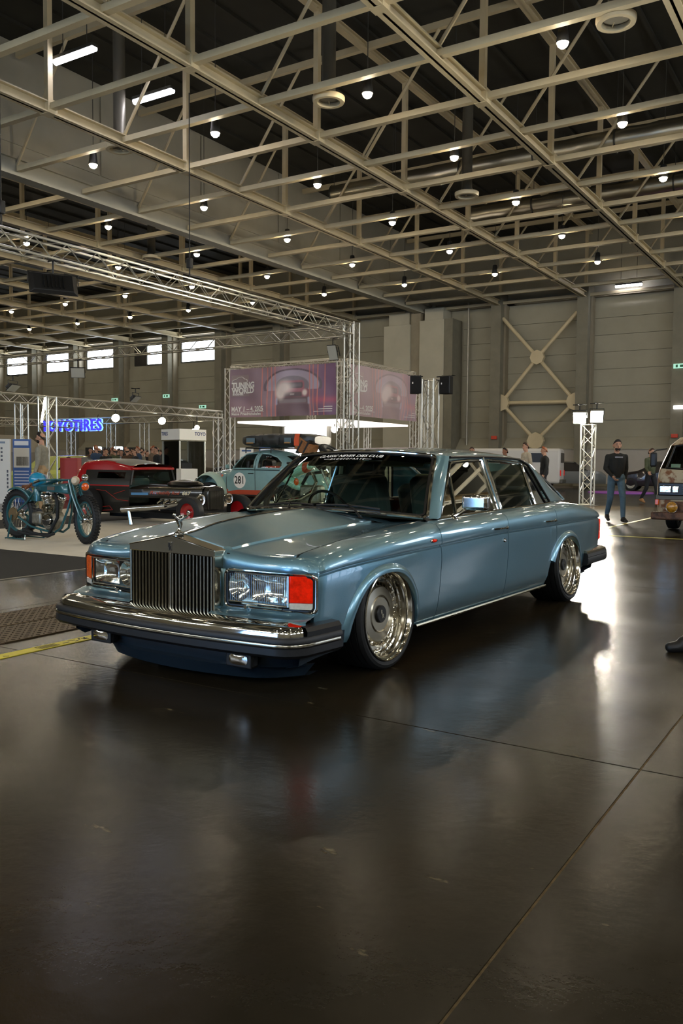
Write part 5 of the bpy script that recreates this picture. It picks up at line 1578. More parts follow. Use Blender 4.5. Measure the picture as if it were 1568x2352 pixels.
# exit signs and wall boxes on the far wall
M_exit = mat('exit_sign_glow', '9cc9b4', .5, emit='9fd8c0', estr=.9)
for (x, z, lab) in ((-9.0, 6.4, 'green exit sign on the column at the right edge'), (-35.2, 6.2, 'green exit sign left of the banner booth'), (-45.5, 6.1, 'green exit sign between the clerestory bays'), (-41.9, 5.2, 'green exit sign right of the dark window shutter'), (-51.0, 6.0, 'green exit sign at the far left bay')):
    o = MB().box((0, 0, 0), (.62, .08, .24)).build('exit_sign', M_exit, smooth=0); o.location = (x, YF - 1.16, z); tag(o, lab, 'sign')
    MB().box((-.14, -.042, 0), (.10, .006, .14)).build('arrow', mat('exit_green', '1f6b4a', .5), o, smooth=0); MB().box((.12, -.042, 0), (.20, .006, .12)).build('figure', mat('exit_green', '1f6b4a', .5), o, smooth=0)
for (x, z, lab) in ((-9.0, 4.25, 'small lit emergency lamp on the right column'),):
    o = MB().box((0, 0, 0), (.5, .1, .2)).build('emergency_lamp', mat('emergency_glow', 'ffffff', .5, emit='f4f4ff', estr=3.0), smooth=0, bevel=.03); o.location = (x, YF - 1.18, z); tag(o, lab, 'lamp')
for (x, lab) in ((-19.25, 'small red fire alarm on the column left of the brace'), (-9.15, 'small red fire alarm on the right column')):
    o = MB().box((0, 0, 0), (.34, .1, .2)).build('fire_alarm', mat('alarm_red', 'c8452e', .5), smooth=0, bevel=.02); o.location = (x, YF - 1.18, 2.75); tag(o, lab, 'alarm')
# dark booth with two small screens, far left
o = MB().box2((-2.2, -.4, 0), (2.2, .4, 2.05)).build('dark_booth_wall', mat('booth_charcoal', '2b2c2b', .8), smooth=0); o.location = (-41.5, 38.5, 0); tag(o, 'low dark booth wall under the blue sign', 'booth wall')
for x in (-.9, 1.0):
    q = MB().box((x, -.55, 2.0), (.55, .3, .22)).build('lit_lamp_head', mat('lamp_head_glow', 'dff0f4', .5, emit='dff4ff', estr=2.2), o, smooth=0, bevel=.05)
tn_ = MB().prism([(-2.2, 0), (2.2, 0), (2.0, 1.6), (0.2, 2.5), (-2.0, 1.6)], -2, 2, 'xz').build('pale_tent', mat('tent_fabric', '8f8a7c', .9), smooth=0); tn_.location = (-38.5, 27.5, 0); tag(tn_, 'pale grey tent at the far left', 'tent')

# ================================================================== OTHER VEHICLES
M_teal = mat('teal_paint', '265a60', .35, metal=.3, coat=.6, noise=.12, scale=9)
M_engine = mat('cast_aluminium', '8d8a7e', .42, metal=.9, noise=.25, scale=30, bump=.3, bscale=80)
M_brown = mat('brown_leather', '6b3f22', .5, noise=.15, scale=20)
M_skinseat = mat('saddle_dark', '231a16', .5)
def torus_ring(mb, R_, r, c, axis=(0, 1, 0), n=48, k=10, sq=1.0):
    return mb.lathe([(R_ + r * cos(2 * pi * i / k), r * sq * sin(2 * pi * i / k)) for i in range(k)], n, c, axis, closed=True)
def spoke_wheel(parent, c, R_, axis, rim_m, tyre_r=.048, lugs=44, nm='wheel'):
    w_ = bpy.data.objects.new(nm, None); COL.objects.link(w_); w_.parent = parent; w_.location = c
    torus_ring(MB(), R_ - tyre_r, tyre_r, (0, 0, 0), axis, 56, 10, 1.05).build('tyre', M_tyre, w_)
    lm = MB(); q = Vector(axis).to_track_quat('Z', 'Y').to_matrix()
    for i in range(lugs):
        a = 2 * pi * i / lugs
        for s, o_ in ((-.022, 0), (.022, .5)):
            a2 = a + o_ * 2 * pi / lugs
            v0 = len(lm.v); lm.box((0, 0, 0), (.020, .026, .034))
            M3 = Matrix.Rotation(a2, 3, 'Z')
            for j in range(v0, len(lm.v)):
                p = lm.v[j]; lm.v[j] = q @ (M3 @ Vector((p.x + R_ - .003, p.y, p.z + s)))
    b_ = lm.build('tread_blocks', M_tyre, w_, smooth=0); b_['kind'] = 'stuff'
    rr = R_ - 2 * tyre_r
    rm = MB().lathe([(rr + .012, -.03), (rr - .012, -.028), (rr - .022, 0), (rr - .012, .028), (rr + .012, .03), (rr + .004, 0)], 48, (0, 0, 0), axis, closed=True); rm.build('rim', rim_m, w_)
    MB().lathe([(0, -.06), (.03, -.06), (.045, -.045), (.03, -.03), (.022, 0), (.03, .03), (.06, .035), (.06, .055), (0, .06)], 20, (0, 0, 0), axis).build('hub', M_chrome, w_)
    sp_ = MB()
    for i in range(32):
        a = 2 * pi * i / 32; s = 1 if i % 2 else -1; a2 = a + s * .35
        sp_.cyl(q @ Vector((.04 * cos(a2), .04 * sin(a2), s * .035)), q @ Vector(((rr - .018) * cos(a), (rr - .018) * sin(a), 0)), .0022, 4, caps=False)
    k = sp_.build('spokes', M_chrome2, w_); k['kind'] = 'stuff'
    return w_

# ---- teal board-track motorcycle
mo = thing('motorcycle', 'teal vintage board track motorcycle with spoked wheels at the left', 'motorcycle', (-10.95, 8.30, .020))
def L(X, z, y=0.0): return Vector((X + 10.95, y, z))
spoke_wheel(mo, L(-10.99, .372), .366, (0, 1, 0), M_teal, .052)
ax = (.26, .96, 0)
spoke_wheel(mo, L(-9.50, .345), .345, ax, M_teal, .050)
fr_ = MB()
for s in (1, -1):
    fr_.tube([L(-10.99, .37, s * .085), L(-10.72, .55, s * .08), L(-10.46, .80, s * .06), L(-10.1, .895, s * .03), L(-9.80, .90, 0)], .016, 8)
    fr_.tube([L(-10.99, .37, s * .085), L(-10.62, .20, s * .08), L(-10.4, .165, s * .08), L(-10.1, .13, s * .08), L(-9.97, .20, s * .07), L(-9.86, .46, s * .04), L(-9.80, .72, 0)], .017, 8)
fr_.cyl(L(-9.83, .66), L(-9.79, .93), .026, 10)
fr_.build('frame', M_teal, mo)
tk = MB()
rows = []
for i in range(11):
    t = i / 10; X = lerp(-10.47, -9.80, t); zt_ = lerp(.815, .855, t); zb_ = lerp(.725, .695, t); w_ = .115 * (1 - (2 * t - 1) ** 8 * .25)
    rows.append([L(X, zb_ + .02, -w_), L(X, zb_, -w_ * .7), L(X, zb_, w_ * .7), L(X, zb_ + .02, w_), L(X, zt_ - .03, w_), L(X, zt_, w_ * .7), L(X, zt_, -w_ * .7), L(X, zt_ - .03, -w_)])
tk.grid(rows, closed=True); tk.add(rows[0], [tuple(range(8))]); tk.add(rows[-1], [tuple(range(8))])
tk.build('fuel_tank', M_teal, mo, smooth=45)
MB().box(L(-10.12, .775, -.117), (.16, .004, .05)).build('tank_badge', mat('faded_badge', '5a5148', .6), mo, smooth=0)
for s in (-1, 1):
    MB().tube([L(-10.08, .905, s * .05), L(-10.30, .88, s * .22), L(-10.44, .79, s * .28)], .013, 8).build('handlebar', M_teal, mo)
    MB().tube([L(-10.36, .845, s * .253), L(-10.47, .765, s * .285)], .020, 8).build('grip', M_brown, mo)
    MB().tube([L(-10.26, .888, s * .205), L(-10.33, .858, s * .24)], .021, 8).build('grip_collar', M_chrome, mo)
    MB().tube([L(-9.80, .90, s * .06), L(-9.72, .70, s * .075), L(-9.55, .40, s * .085), L(-9.50, .345, s * .085)], .017, 8).build('fork_leg', M_teal, mo)
    MB().tube([L(-9.74, .86, s * .05), L(-9.62, .60, s * .07), L(-9.46, .40, s * .085)], .012, 8).build('fork_link', M_teal, mo)
sp_ = MB()
sp_.tube([L(-9.725 + .035 * 0 + .022 * cos(k * .9) + k * .0013, .84 - k * .0042, .022 * sin(k * .9)) for k in range(28)], .005, 5); sp_.build('fork_spring', M_chrome2, mo)
MB().lathe([(0, .04), (.04, .035), (.06, .01), (.065, 0), (.06, -.02), (0, -.03)], 24, L(-9.68, .895, -.05), (.35, -.93, .1)).build('round_clock', mat('bone_enamel', 'c9b79a', .4), mo)
MB().sphere(L(-9.50, .94, -.03), .048, 16, 10).build('chrome_lamp', M_chrome, mo)
MB().lathe([(0, -.09), (.05, -.07), (.075, -.01), (.075, .01), (0, .02)], 20, L(-9.55, .82, 0), (.92, -.38, -.05)).build('headlamp_shell', M_teal, mo)
MB().lathe([(0, .03), (.035, .022), (.055, .0), (0, 0)], 20, L(-9.53, .81, 0), (.92, -.38, -.05)).build('amber_headlamp', M_amber, mo)
hl_ = MB().sphere(L(-10.56, .89, 0), (.135, .12, .115), 20, 12); hl_.build('saddle_helmet', mat('blue_helmet', '1683a8', .25, coat=.8), mo)
MB().tube([L(-10.60, .985, .05), L(-10.44, .95, .06), L(-10.42, .86, .09)], .016, 6).build('checker_strap', M_pgrey, mo)
rows = [[L(-10.78 + .1 * i, .765 + .02 * sin(i), y_) for y_ in (-.11 + .03 * i, -.05, .05, .11 - .03 * i)] for i in range(4)]
MB().grid(rows).build('saddle', M_brown, mo, solid=.04)
ms_ = MB().lathe([(.375, -.07), (.405, -.05), (.415, 0), (.405, .05), (.375, .07)], 30, L(-10.99, .372), (0, 1, 0), a0=R(60), a1=R(150)); ms_.build('rear_mudguard', M_teal, mo, solid=.004)
en = bpy.data.objects.new('engine', None); COL.objects.link(en); en.parent = mo; en.location = L(-10.21, .30); en.scale = (1.22, 1.1, 1.15)
MB().lathe([(0, -.10), (.10, -.10), (.135, -.06), (.14, .06), (.10, .10), (0, .10)], 24, (0, 0, 0), (0, 1, 0)).build('crankcase', M_engine, en)
MB().lathe([(0, -.15), (.07, -.145), (.085, -.11), (.085, -.1)], 20, (.02, 0, .01), (0, 1, 0)).build('timing_cover', M_chrome, en)
MB().box((-.24, 0, .02), (.18, .16, .16)).build('gearbox', M_engine, en, bevel=.03, seg=3)
for a, x in ((R(-24), -.04), (R(24), .05)):
    d = Vector((sin(a), 0, cos(a)))
    cyl_ = MB()
    for k in range(9): cyl_.cyl(Vector((x, 0, .11)) + d * (k * .018), Vector((x, 0, .11)) + d * (k * .018 + .008), .062, 16)
    cyl_.cyl(Vector((x, 0, .08)), Vector((x, 0, .11)) + d * .17, .045, 14); cyl_.build('cylinder_fins', M_engine, en, smooth=30)
    hd_ = MB().sphere(Vector((x, 0, .11)) + d * .205, (.075, .065, .05), 14, 8, rot=(0, a, 0)); hd_.sphere(Vector((x, -.05, .11)) + d * .22, .035, 10, 8); hd_.build('cylinder_head', M_chrome, en)
    MB().cyl(Vector((x, -.075, .02)), Vector((x, -.065, .10)) + d * .19, .011, 8).build('pushrod_tube', M_chrome2, en)
MB().tube([(.06, -.06, .33), (.14, -.10, .32), (.20, -.11, .24), (.19, -.11, .05), (.05, -.13, -.17), (-.3, -.14, -.18), (-.5, -.14, -.16)], .022, 10).build('exhaust_pipe', M_under, en)
MB().lathe([(0, -.05), (.05, -.045), (.055, 0), (.05, .045), (0, .05)], 16, (.0, -.11, .16), (.2, 1, 0)).build('carburettor', M_chrome2, en)
MB().lathe([(0, .0), (.055, .0), (.055, .16), (.04, .19), (0, .19)], 16, (-.26, -.02, .24)).build('oil_tank', M_teal, en)
MB().tube([(-.42, -.13, -.12), (-.22, -.15, -.16), (.05, -.15, -.19), (.14, -.12, -.15)], .02, 8).build('foot_rail', M_under, en)
MB().lathe([(.0, -.012), (.095, -.012), (.10, 0), (.095, .012), (0, .012)], 28, L(-10.99, .372, -.11), (0, 1, 0)).build('rear_sprocket', mat('bronze_hub', '8a7657', .4, metal=.8), mo)
st_ = MB()
for s in (1, -1):
    st_.tube([L(-10.99, .36, s * .14), L(-11.04, .02, s * .17), L(-11.1, .008, s * .17)], .013, 6); st_.tube([L(-11.06, .012, s * .17), L(-10.64, .012, s * .17), L(-10.70, .16, s * .13)], .012, 6)
st_.tube([L(-11.06, .012, -.17), L(-11.06, .012, .17)], .012, 6)
st_.build('paddock_stand', M_teal, mo)

# generic lofted shell with polygons cut out as windows
def inside(p, poly):
    c = False; n = len(poly)
    for i in range(n):
        a, b_ = poly[i], poly[(i + 1) % n]
        if (a[1] > p[1]) != (b_[1] > p[1]) and p[0] < (b_[0] - a[0]) * (p[1] - a[1]) / (b_[1] - a[1]) + a[0]: c = not c
    return c
def shell(rows, classify, specs, parent):
    """rows of points; classify(face centre) names the part; specs name -> material"""
    groups = {}
    n = len(rows[0])
    for i in range(len(rows) - 1):
        for k in range(n - 1):
            q = [rows[i][k], rows[i][k + 1], rows[i + 1][k + 1], rows[i + 1][k]]
            c = (q[0] + q[1] + q[2] + q[3]) / 4
            nm = classify(c, i, k)
            if nm: groups.setdefault(nm, []).append((i, k))
    res = {}
    for nm, fs in groups.items():
        idx = {}; vs = []; ff = []
        for (i, k) in fs:
            f = []
            for (a, b_) in ((i, k), (i, k + 1), (i + 1, k + 1), (i + 1, k)):
                if (a, b_) not in idx: idx[(a, b_)] = len(vs); vs.append(rows[a][b_])
                f.append(idx[(a, b_)])
            ff.append(tuple(f))
        res[nm] = MB().add(vs, ff).build(nm.split('#')[0], specs[nm.split('#')[0]], parent, smooth=50)
    return res

# ---- pale blue rally Beetle-type car (local +x forward)
M_bpaint = mat('pale_blue_paint', '7fa3a3', .35, coat=.6, noise=.05, scale=6)
M_bmint = mat('mint_fender_paint', 'a9c3b4', .35, coat=.6)
M_orange = mat('orange_stripe', 'b8492a', .45)
be = thing('beetle_car', 'pale blue rounded rally car with race number 281 and roof luggage', 'car', (-12.75, 16.72, .006), pi)
top = [(1.93, .50), (1.90, .70), (1.75, .84), (1.45, .94), (1.1, 1.00), (.72, 1.045), (.62, 1.085), (.45, 1.27), (.26, 1.43), (0, 1.485), (-.30, 1.50), (-.65, 1.45), (-.95, 1.33), (-1.25, 1.14), (-1.55, .93), (-1.85, .68), (-1.98, .50)]
top = sorted(top)
wid = sorted([(1.93, .12), (1.85, .24), (1.6, .40), (1.2, .52), (.7, .63), (.1, .66), (-.5, .655), (-1.0, .60), (-1.4, .50), (-1.75, .34), (-1.98, .12)])
rows = []
NX = 92; NT = 30
for i in range(NX + 1):
    x = lerp(-1.98, 1.93, i / NX); zt_ = pl_(x, top); w_ = pw(x, wid); zb_ = .37
    zbelt = min(.99, lerp(zb_, zt_, .62))
    half = []
    for k in range(9): half.append((w_ * (1 - .03 * (1 - k / 8)), lerp(zb_, zbelt, k / 8)))
    for k in range(1, NT - 7):
        a = pi / 2 * k / (NT - 8); half.append((w_ * cos(a) ** .80, zbelt + (zt_ - zbelt) * sin(a) ** .86))
    row = [Vector((x, -y, z)) for y, z in half] + [Vector((x, y, z)) for y, z in reversed(half[:-1])]
    rows.append(row)
w_front = [(.52, 1.035), (.27, 1.375), (.02, 1.40), (-.175, 1.405), (-.175, 1.035)]
w_rear = [(-.265, 1.04), (-.265, 1.40), (-.5, 1.385), (-.75, 1.31), (-.93, 1.19), (-.955, 1.10), (-.90, 1.04)]
def b_cls(c, i, k):
    side = 'l' if c.y > 0 else 'r'
    if abs(c.y) > .30:
        if inside((c.x, c.z), w_front): return 'front_side_window#' + side
        if inside((c.x, c.z), w_rear): return 'rear_side_window#' + side
    if abs(c.y) < .50 and .28 < c.x < .62 and c.z > 1.10: return 'windscreen'
    if abs(c.y) < .30 and -1.12 < c.x < -.86: return 'rear_window'
    if c.z < .505 and -1.0 < c.x < 1.0: return 'sill_stripe#' + side
    if c.x < -1.02 and c.z > .5: return 'engine_lid'
    if c.x > .68 and c.z > .80 and abs(c.y) < .44: return 'front_bonnet'
    return 'body_shell'
shell(rows, b_cls, dict(body_shell=M_bpaint, front_side_window=M_glass2, rear_side_window=M_glass2, windscreen=M_glass2, rear_window=M_glass2, sill_stripe=M_orange, engine_lid=M_bpaint, front_bonnet=M_bpaint), be)
def bsurf(x, z, s, d=.004):
    zt_ = pl_(x, top); w_ = pw(x, wid); zbelt = min(.99, lerp(.37, zt_, .62))
    if z <= zbelt: y = w_ * (.97 + .03 * (z - .37) / (zbelt - .37))
    else:
        sn = min(1, ((z - zbelt) / (zt_ - zbelt))) ** (1 / .86); y = w_ * math.sqrt(max(0, 1 - sn * sn)) ** .80
    return Vector((x, s * (y + d), z))
def bline(pts, s, r, nm, m, closed=False, par=be):
    P_ = []
    n = len(pts)
    for i in range(n if closed else n - 1):
        a, b_ = pts[i], pts[(i + 1) % n]
        for k in range(5): P_.append(bsurf(lerp(a[0], b_[0], k / 5), lerp(a[1], b_[1], k / 5), s))
    if not closed: P_.append(bsurf(*pts[-1], s))
    MB().tube(P_, r, 6, closed=closed).build(nm, m, par)
for s in (1, -1):
    bline(w_front, s, .020, 'window_rubber', M_bpaint, True); bline(w_rear, s, .022, 'window_rubber', M_bpaint, True)
    bline([(.545, 1.02), (.26, 1.40), (0, 1.425), (-.19, 1.425)], s, .006, 'door_gap', M_trimblack)
    bline([(.70, .985), (.70, .52)], s, .005, 'door_gap', M_trimblack); bline([(-.20, 1.42), (-.20, .52)], s, .005, 'door_gap', M_trimblack); bline([(.72, 1.0), (.2, 1.005), (-.9, 1.0)], s, .008, 'belt_line', M_trimblack)
    bline([(.22, 1.045), (.15, 1.385)], s, .008, 'vent_bar', M_trimblack)
    P_ = [bsurf(.27 + .19 * cos(a), .75 + .19 * sin(a), s, .006) for a in [2 * pi * k / 28 for k in range(28)]]
    MB().add([bsurf(.27, .75, s, .006)] + P_, [(0, 1 + k, 1 + (k + 1) % 28) for k in range(28)]).build('number_roundel', M_white, be, smooth=60)
    me = text_mesh('281', .26, 0, 0, 'CENTER', .004)
    for v in me.vertices:
        xx = .27 - s * v.co.x * .82; v.co = bsurf(xx, .75 + v.co.y, s, .010)
    me.materials.clear(); me.materials.append(M_ink); o = bpy.data.objects.new('race_number', me); COL.objects.link(o); o.parent = be
    hd = MB().tube([bsurf(-.15, .925, s, .0), bsurf(-.14, .925, s, .03), bsurf(-.02, .925, s, .03), bsurf(-.01, .925, s, .0)], .010, 6); hd.build('door_handle', M_black, be)
    MB().box((.58, s * .74, 1.08), (.05, .12, .10)).build('wing_mirror', M_bpaint, be, bevel=.02)
    for (ax_, nm) in ((1.20, 'front'), (-1.20, 'rear')):
        # domed mudguard sweeping over the wheel
        r2 = []
        for i in range(21):
            a = lerp(R(-14 if nm == 'front' else 4), R(186), i / 20)
            cx_, cz_ = ax_ + .50 * cos(a), .40 + .50 * sin(a)
            row = []
            for k in range(8):
                t = k / 7
                yy = lerp(.40, .83, t); dr = -.10 * max(0, t - .5) ** 2 * 4 * .3 + .05 * sin(pi * t)
                row.append(Vector((ax_ + (.47 + dr) * cos(a), s * yy, .40 + (.50 + dr) * sin(a))))
            r2.append(row)
        MB().grid(r2).build(nm + '_mudguard', M_bmint if nm == 'front' else M_bpaint, be, smooth=60, solid=.008)
        wl_ = bpy.data.objects.new('wheel', None); COL.objects.link(wl_); wl_.parent = be; wl_.location = (ax_, s * .70, .345)
        MB().lathe([(.20, -.10), (.30, -.10), (.34, -.085), (.345, 0), (.34, .085), (.30, .10), (.20, .10)], 32, axis=(0, 1, 0), closed=True).build('tyre', M_tyre, wl_)
        MB().lathe([(0, .05), (.06, .05), (.09, .03), (.19, .06), (.205, .09), (.205, -.08), (0, -.08)], 28, axis=(0, s, 0)).build('rim', M_engine, wl_)
    MB().lathe([(0, .03), (.07, .025), (.09, 0), (.085, -.1), (0, -.12)], 18, (1.66, s * .60, .72), (.9, 0, .25)).build('headlamp', M_chrome, be)
    MB().box((0, s * .72, .40), (1.5, .14, .03)).build('running_board', M_black, be, bevel=.01)
    for (x, z, c) in ((.86, .86, 'c8603a'), (.94, .80, 'd9a94a'), (.84, .72, 'b8404a'), (.95, .88, '9a6a8a')):
        MB().grid([[bsurf(x + a, z + b_, s, .012) for a in (-.03, .03)] for b_ in (-.025, .025)]).build('sponsor_sticker', mat('sticker_' + c, c, .5), be)
MB().box2((-1.5, -.5, .28), (1.5, .5, .40)).build('chassis', M_under, be, smooth=0)
MB().box((.15, .32, .95), (.14, .46, .62), rot=(0, R(-10), 0)).build('front_seat', M_black, be, bevel=.05); MB().box((.15, -.32, .95), (.14, .46, .62), rot=(0, R(-10), 0)).build('front_seat', M_black, be, bevel=.05)
MB().box((-.55, 0, .80), (.16, 1.0, .5)).build('rear_seat', mat('blue_trim', '22356a', .7), be, bevel=.05)
MB().tube([(1.93, -.62, .45), (1.99, -.3, .47), (1.99, .3, .47), (1.93, .62, .45)], .04, 8).build('bumper', M_black, be)
for s in (-1, 1): MB().box((-.72, s * .58, 1.075), (.50, .02, .06)).build('window_orange_edge', M_orange, be, smooth=0)
# roof rack and luggage
for x in (.15, -.60):
    rk = MB(); rk.cyl((x, -.56, 1.53), (x, .56, 1.53), .016, 8); rk.cyl((x, -.56, 1.40), (x, -.56, 1.53), .014, 6); rk.cyl((x, .56, 1.40), (x, .56, 1.53), .014, 6)
    rk.build('roof_rack', M_black, be)
M_bag = mat('black_tarpaulin', '2b2c2a', .38, noise=.2, scale=6, bump=.4, bscale=6)
lg = thing('roof_bag', 'long black tarpaulin luggage roll strapped on the roof of the pale blue car', 'bag', (-12.2, 16.72, 1.585))
rows = []
for i in range(25):
    t = i / 24; x = lerp(-.98, 1.15, t); e = 1 - abs(2 * t - 1) ** 6
    row = []
    for k in range(14):
        a = 2 * pi * k / 14; c_, s_ = cos(a), sin(a)
        row.append(Vector((x, .46 * (.75 + .25 * e) * math.copysign(abs(c_) ** .42, c_), .135 + .165 * (.6 + .4 * e) * math.copysign(abs(s_) ** .42, s_) * (1 - .25 * max(0, t - .6)) + random.uniform(-.008, .008))))
    rows.append(row)
bg = MB().grid(rows, closed=True); bg.add(rows[0], [tuple(range(14))]); bg.add(rows[-1], [tuple(range(14))]); bg.build('bag_body', M_bag, lg, smooth=50)
MB().grid([[Vector((x, y_, z)) for (y_, z) in ((-.48, .0), (-.485, .13), (-.44, .28), (0, .29), (.44, .28), (.48, .05))] for x in (.66, .80)]).build('orange_strap', mat('orange_webbing', 'd8572a', .6), lg)
for x, w_ in ((-.62, .26), (.48, .2)):
    MB().grid([[Vector((x + a, -.484, z)) for a in (-w_ / 2, w_ / 2)] for z in (.07, .19)]).build('bag_label', mat('bag_label_grey', '5c7078', .6), lg); MB().grid([[Vector((x + a, -.486, z)) for a in (-w_ / 2, w_ / 3)] for z in (.06, .085)]).build('bag_label_line', mat('bag_label_orange', 'b98a4a', .6), lg)
for x in (-.3, .2): MB().tube([(x, -.47, .02), (x + .02, -.48, .14), (x + .02, -.40, .275), (x, 0, .285), (x, .4, .27), (x, .47, .02)], .012, 6).build('strap', M_black, lg)
jr = thing('jerrycan', 'brown box strapped on the tail rack of the pale blue car', 'box', (-11.30, 16.42, 1.39))
MB().box((0, 0, .16), (.42, .34, .30), rot=(0, R(32), 0)).build('box_body', mat('wicker_brown', '8a5a30', .6, noise=.3, scale=40), jr, bevel=.02)
for k in (-.1, .1): MB().box((k, 0, .17), (.04, .36, .33), rot=(0, R(32), 0)).build('strap', M_black, jr, smooth=0)
sw = thing('spare_wheel', 'spare wheel leaning on the tail rack of the pale blue car', 'wheel', (-10.75, 16.6, 1.28))
torus_ring(MB(), .24, .075, (0, 0, .15), (.55, 0, .83), 32, 10).build('tyre', M_tyre, sw)
MB().lathe([(0, .03), (.08, .03), (.17, .0), (.18, .05), (.18, -.05), (0, -.05)], 24, (0, 0, .15), (.55, 0, .83)).build('rim', M_engine, sw)
tr = thing('tail_rack', 'black tubular rack on the tail of the pale blue car', 'rack', (-11.15, 16.6, 1.18))
for y in (-.3, 0, .3): rod('rail', M_black, (-.45, y, .16), (.62, y, -.06), .014, tr, 6, world=False)
for x, z in ((-.4, .15), (.1, .05), (.6, -.055)): rod('cross_rail', M_black, (x, -.32, z), (x, .32, z), .014, tr, 6, world=False)

# ---- black hot rod sedan (local +x forward)
M_hblack = mat('hot_rod_black', '17150f', .32, coat=.7, noise=.3, scale=3)
M_hred = mat('hot_rod_red', '9c0f16', .25, coat=1.0)
M_pin = mat('red_pinstripe', '8e1d14', .5)
hr = thing('hot_rod', 'black chopped hot rod sedan with red roof and red wheels', 'car', (-11.75, 12.10, .006))
rows = []
NXh = 40
for i in range(NXh + 1):
    x = lerp(-1.72, -.20, i / NXh); t = (x + 1.72) / 1.52
    zt_ = 1.20 + .04 * sin(pi * min(1, t * 1.1)) - .10 * max(0, t - .5) * 1.2
    if x < -1.45: zt_ -= (1 - math.sqrt(max(0, 1 - ((-1.45 - x) / .28) ** 2))) * .34
    w_ = .70 - .05 * max(0, (-1.2 - x) / .5) ** 2 - .06 * t
    half = [(w_ - .02, .20), (w_, .35), (w_, .55), (w_, .68), (w_, .715), (w_ - .01, .735), (w_ - .02, .80)]
    zr_ = zt_ - .09
    zs_ = [.86, .92, .98, 1.02]
    for z in zs_: half.append((w_ - .02 - .09 * (z - .8) / .3, min(z, zr_)))
    half.append((w_ - .105, zr_))
    for k in range(1, 8):
        a = pi / 2 * k / 7; half.append(((w_ - .105) * cos(a) ** .6, zr_ + (zt_ - zr_) * sin(a) ** .8))
    rows.append([Vector((x, -y, z)) for y, z in half] + [Vector((x, y, z)) for y, z in reversed(half[:-1])])
hw = [(-1.08, .83), (-1.08, 1.0), (-.36, 1.0), (-.36, .83)]
def h_cls(c, i, k):
    side = 'l' if c.y > 0 else 'r'
    if abs(c.y) > .4 and inside((c.x, c.z), hw): return 'side_window#' + side
    if c.z > 1.035 and (abs(c.y) > .50 or c.x < -1.35 or c.x > -.24): return 'roof_rim'
    if c.z > 1.035: return 'roof_insert'
    if c.x < -1.42 and c.z > .74: return 'red_quarter'
    if .71 < c.z < .74: return 'red_belt#' + side
    return 'cabin_shell#' + side
shell(rows, h_cls, dict(side_window=M_glass, roof_rim=M_hred, roof_insert=mat('roof_vinyl', '3a3a36', .4), red_quarter=M_hred, red_belt=M_hred, cabin_shell=M_hblack), hr)
MB().add(rows[0], [tuple(range(len(rows[0])))]).build('cabin_back', M_hblack, hr, smooth=0)
for s in (1, -1):
    MB().tube([Vector((-.20, s * .60, .74)), Vector((-.22, s * .52, 1.03))], .025, 6).build('screen_post', M_hblack, hr)
MB().tube([Vector((-.21, -.56, 1.045)), Vector((-.19, 0, 1.055)), Vector((-.21, .56, 1.045))], .03, 8).build('screen_header', M_hred, hr)
MB().grid([[Vector((-.20, y, .74)), Vector((-.22, y * .88, 1.03))] for y in (-.58, .58)]).build('windscreen', M_glass, hr)
MB().box((-.9, 0, .60), (.14, 1.1, .5)).build('seat', M_leather, hr, bevel=.05)
# cowl and bonnet
rows = []
for i in range(25):
    x = lerp(-.20, 1.27, i / 24); t = i / 24
    w_ = lerp(.64, .245, min(1, t * 2.2) ** .7) if t < .45 else .245 + .0 * t
    w_ = pl_(t, [(0, .64), (.12, .52), (.30, .36), (1, .25)]); zt_ = pl_(t, [(0, .745), (.3, .735), (1, .74)])
    rows.append([Vector((x, -w_ * .96, .50)), Vector((x, -w_, .54)), Vector((x, -w_, .66)), Vector((x, -w_ * .9, .70)), Vector((x, -w_ * .5, zt_ - .01)), Vector((x, 0, zt_)), Vector((x, w_ * .5, zt_ - .01)), Vector((x, w_ * .9, .70)), Vector((x, w_, .66)), Vector((x, w_, .54)), Vector((x, w_ * .96, .50))])
MB().grid(rows).build('bonnet', M_hblack, hr, smooth=45)
for s in (1, -1):
    MB().tube([Vector((x, s * (pl_((x + .2) / 1.47, [(0, .64), (.12, .52), (.30, .36), (1, .25)]) * .94 + .008), .695)) for x in [lerp(.1, 1.25, k / 14) for k in range(15)]], .011, 6).build('bonnet_strip', M_chrome2, hr)
    MB().grid([[Vector((x, s * (pl_((x + .2) / 1.47, [(0, .64), (.12, .52), (.30, .36), (1, .25)]) + .002), z)) for z in (.555, .60)] for x in [lerp(-.17, .1, k / 6) for k in range(7)]]).build('blue_flash', mat('blue_flash_paint', '4a7ba0', .3), hr)
    me = text_mesh('Rockabilly Rod', .105, 0, .3, 'LEFT', .001); me2 = text_mesh('667', .12, 0, .25, 'LEFT', .004)
    for (mm_, x0, mt) in ((me, .12 if s < 0 else 1.0, mat('sign_red_orange', 'b04a2a', .5)), (me2, .82 if s < 0 else .30, mat('sign_cream', 'd9cfae', .5))):
        for v in mm_.vertices:
            xx = x0 - s * v.co.x * 1.0; v.co = Vector((xx, s * (pl_((xx + .2) / 1.47, [(0, .64), (.12, .52), (.30, .36), (1, .25)]) + .004), .60 + v.co.y * .8))
        mm_.materials.clear(); mm_.materials.append(mt); o = bpy.data.objects.new('sign_writing', mm_); COL.objects.link(o); o.parent = hr
MB().sphere((.62, 0, .76), (.42, .24, .09), 18, 8).build('black_shape_on_bonnet', M_hblack, hr)  # made-up form standing in for a black object behind the bonnet
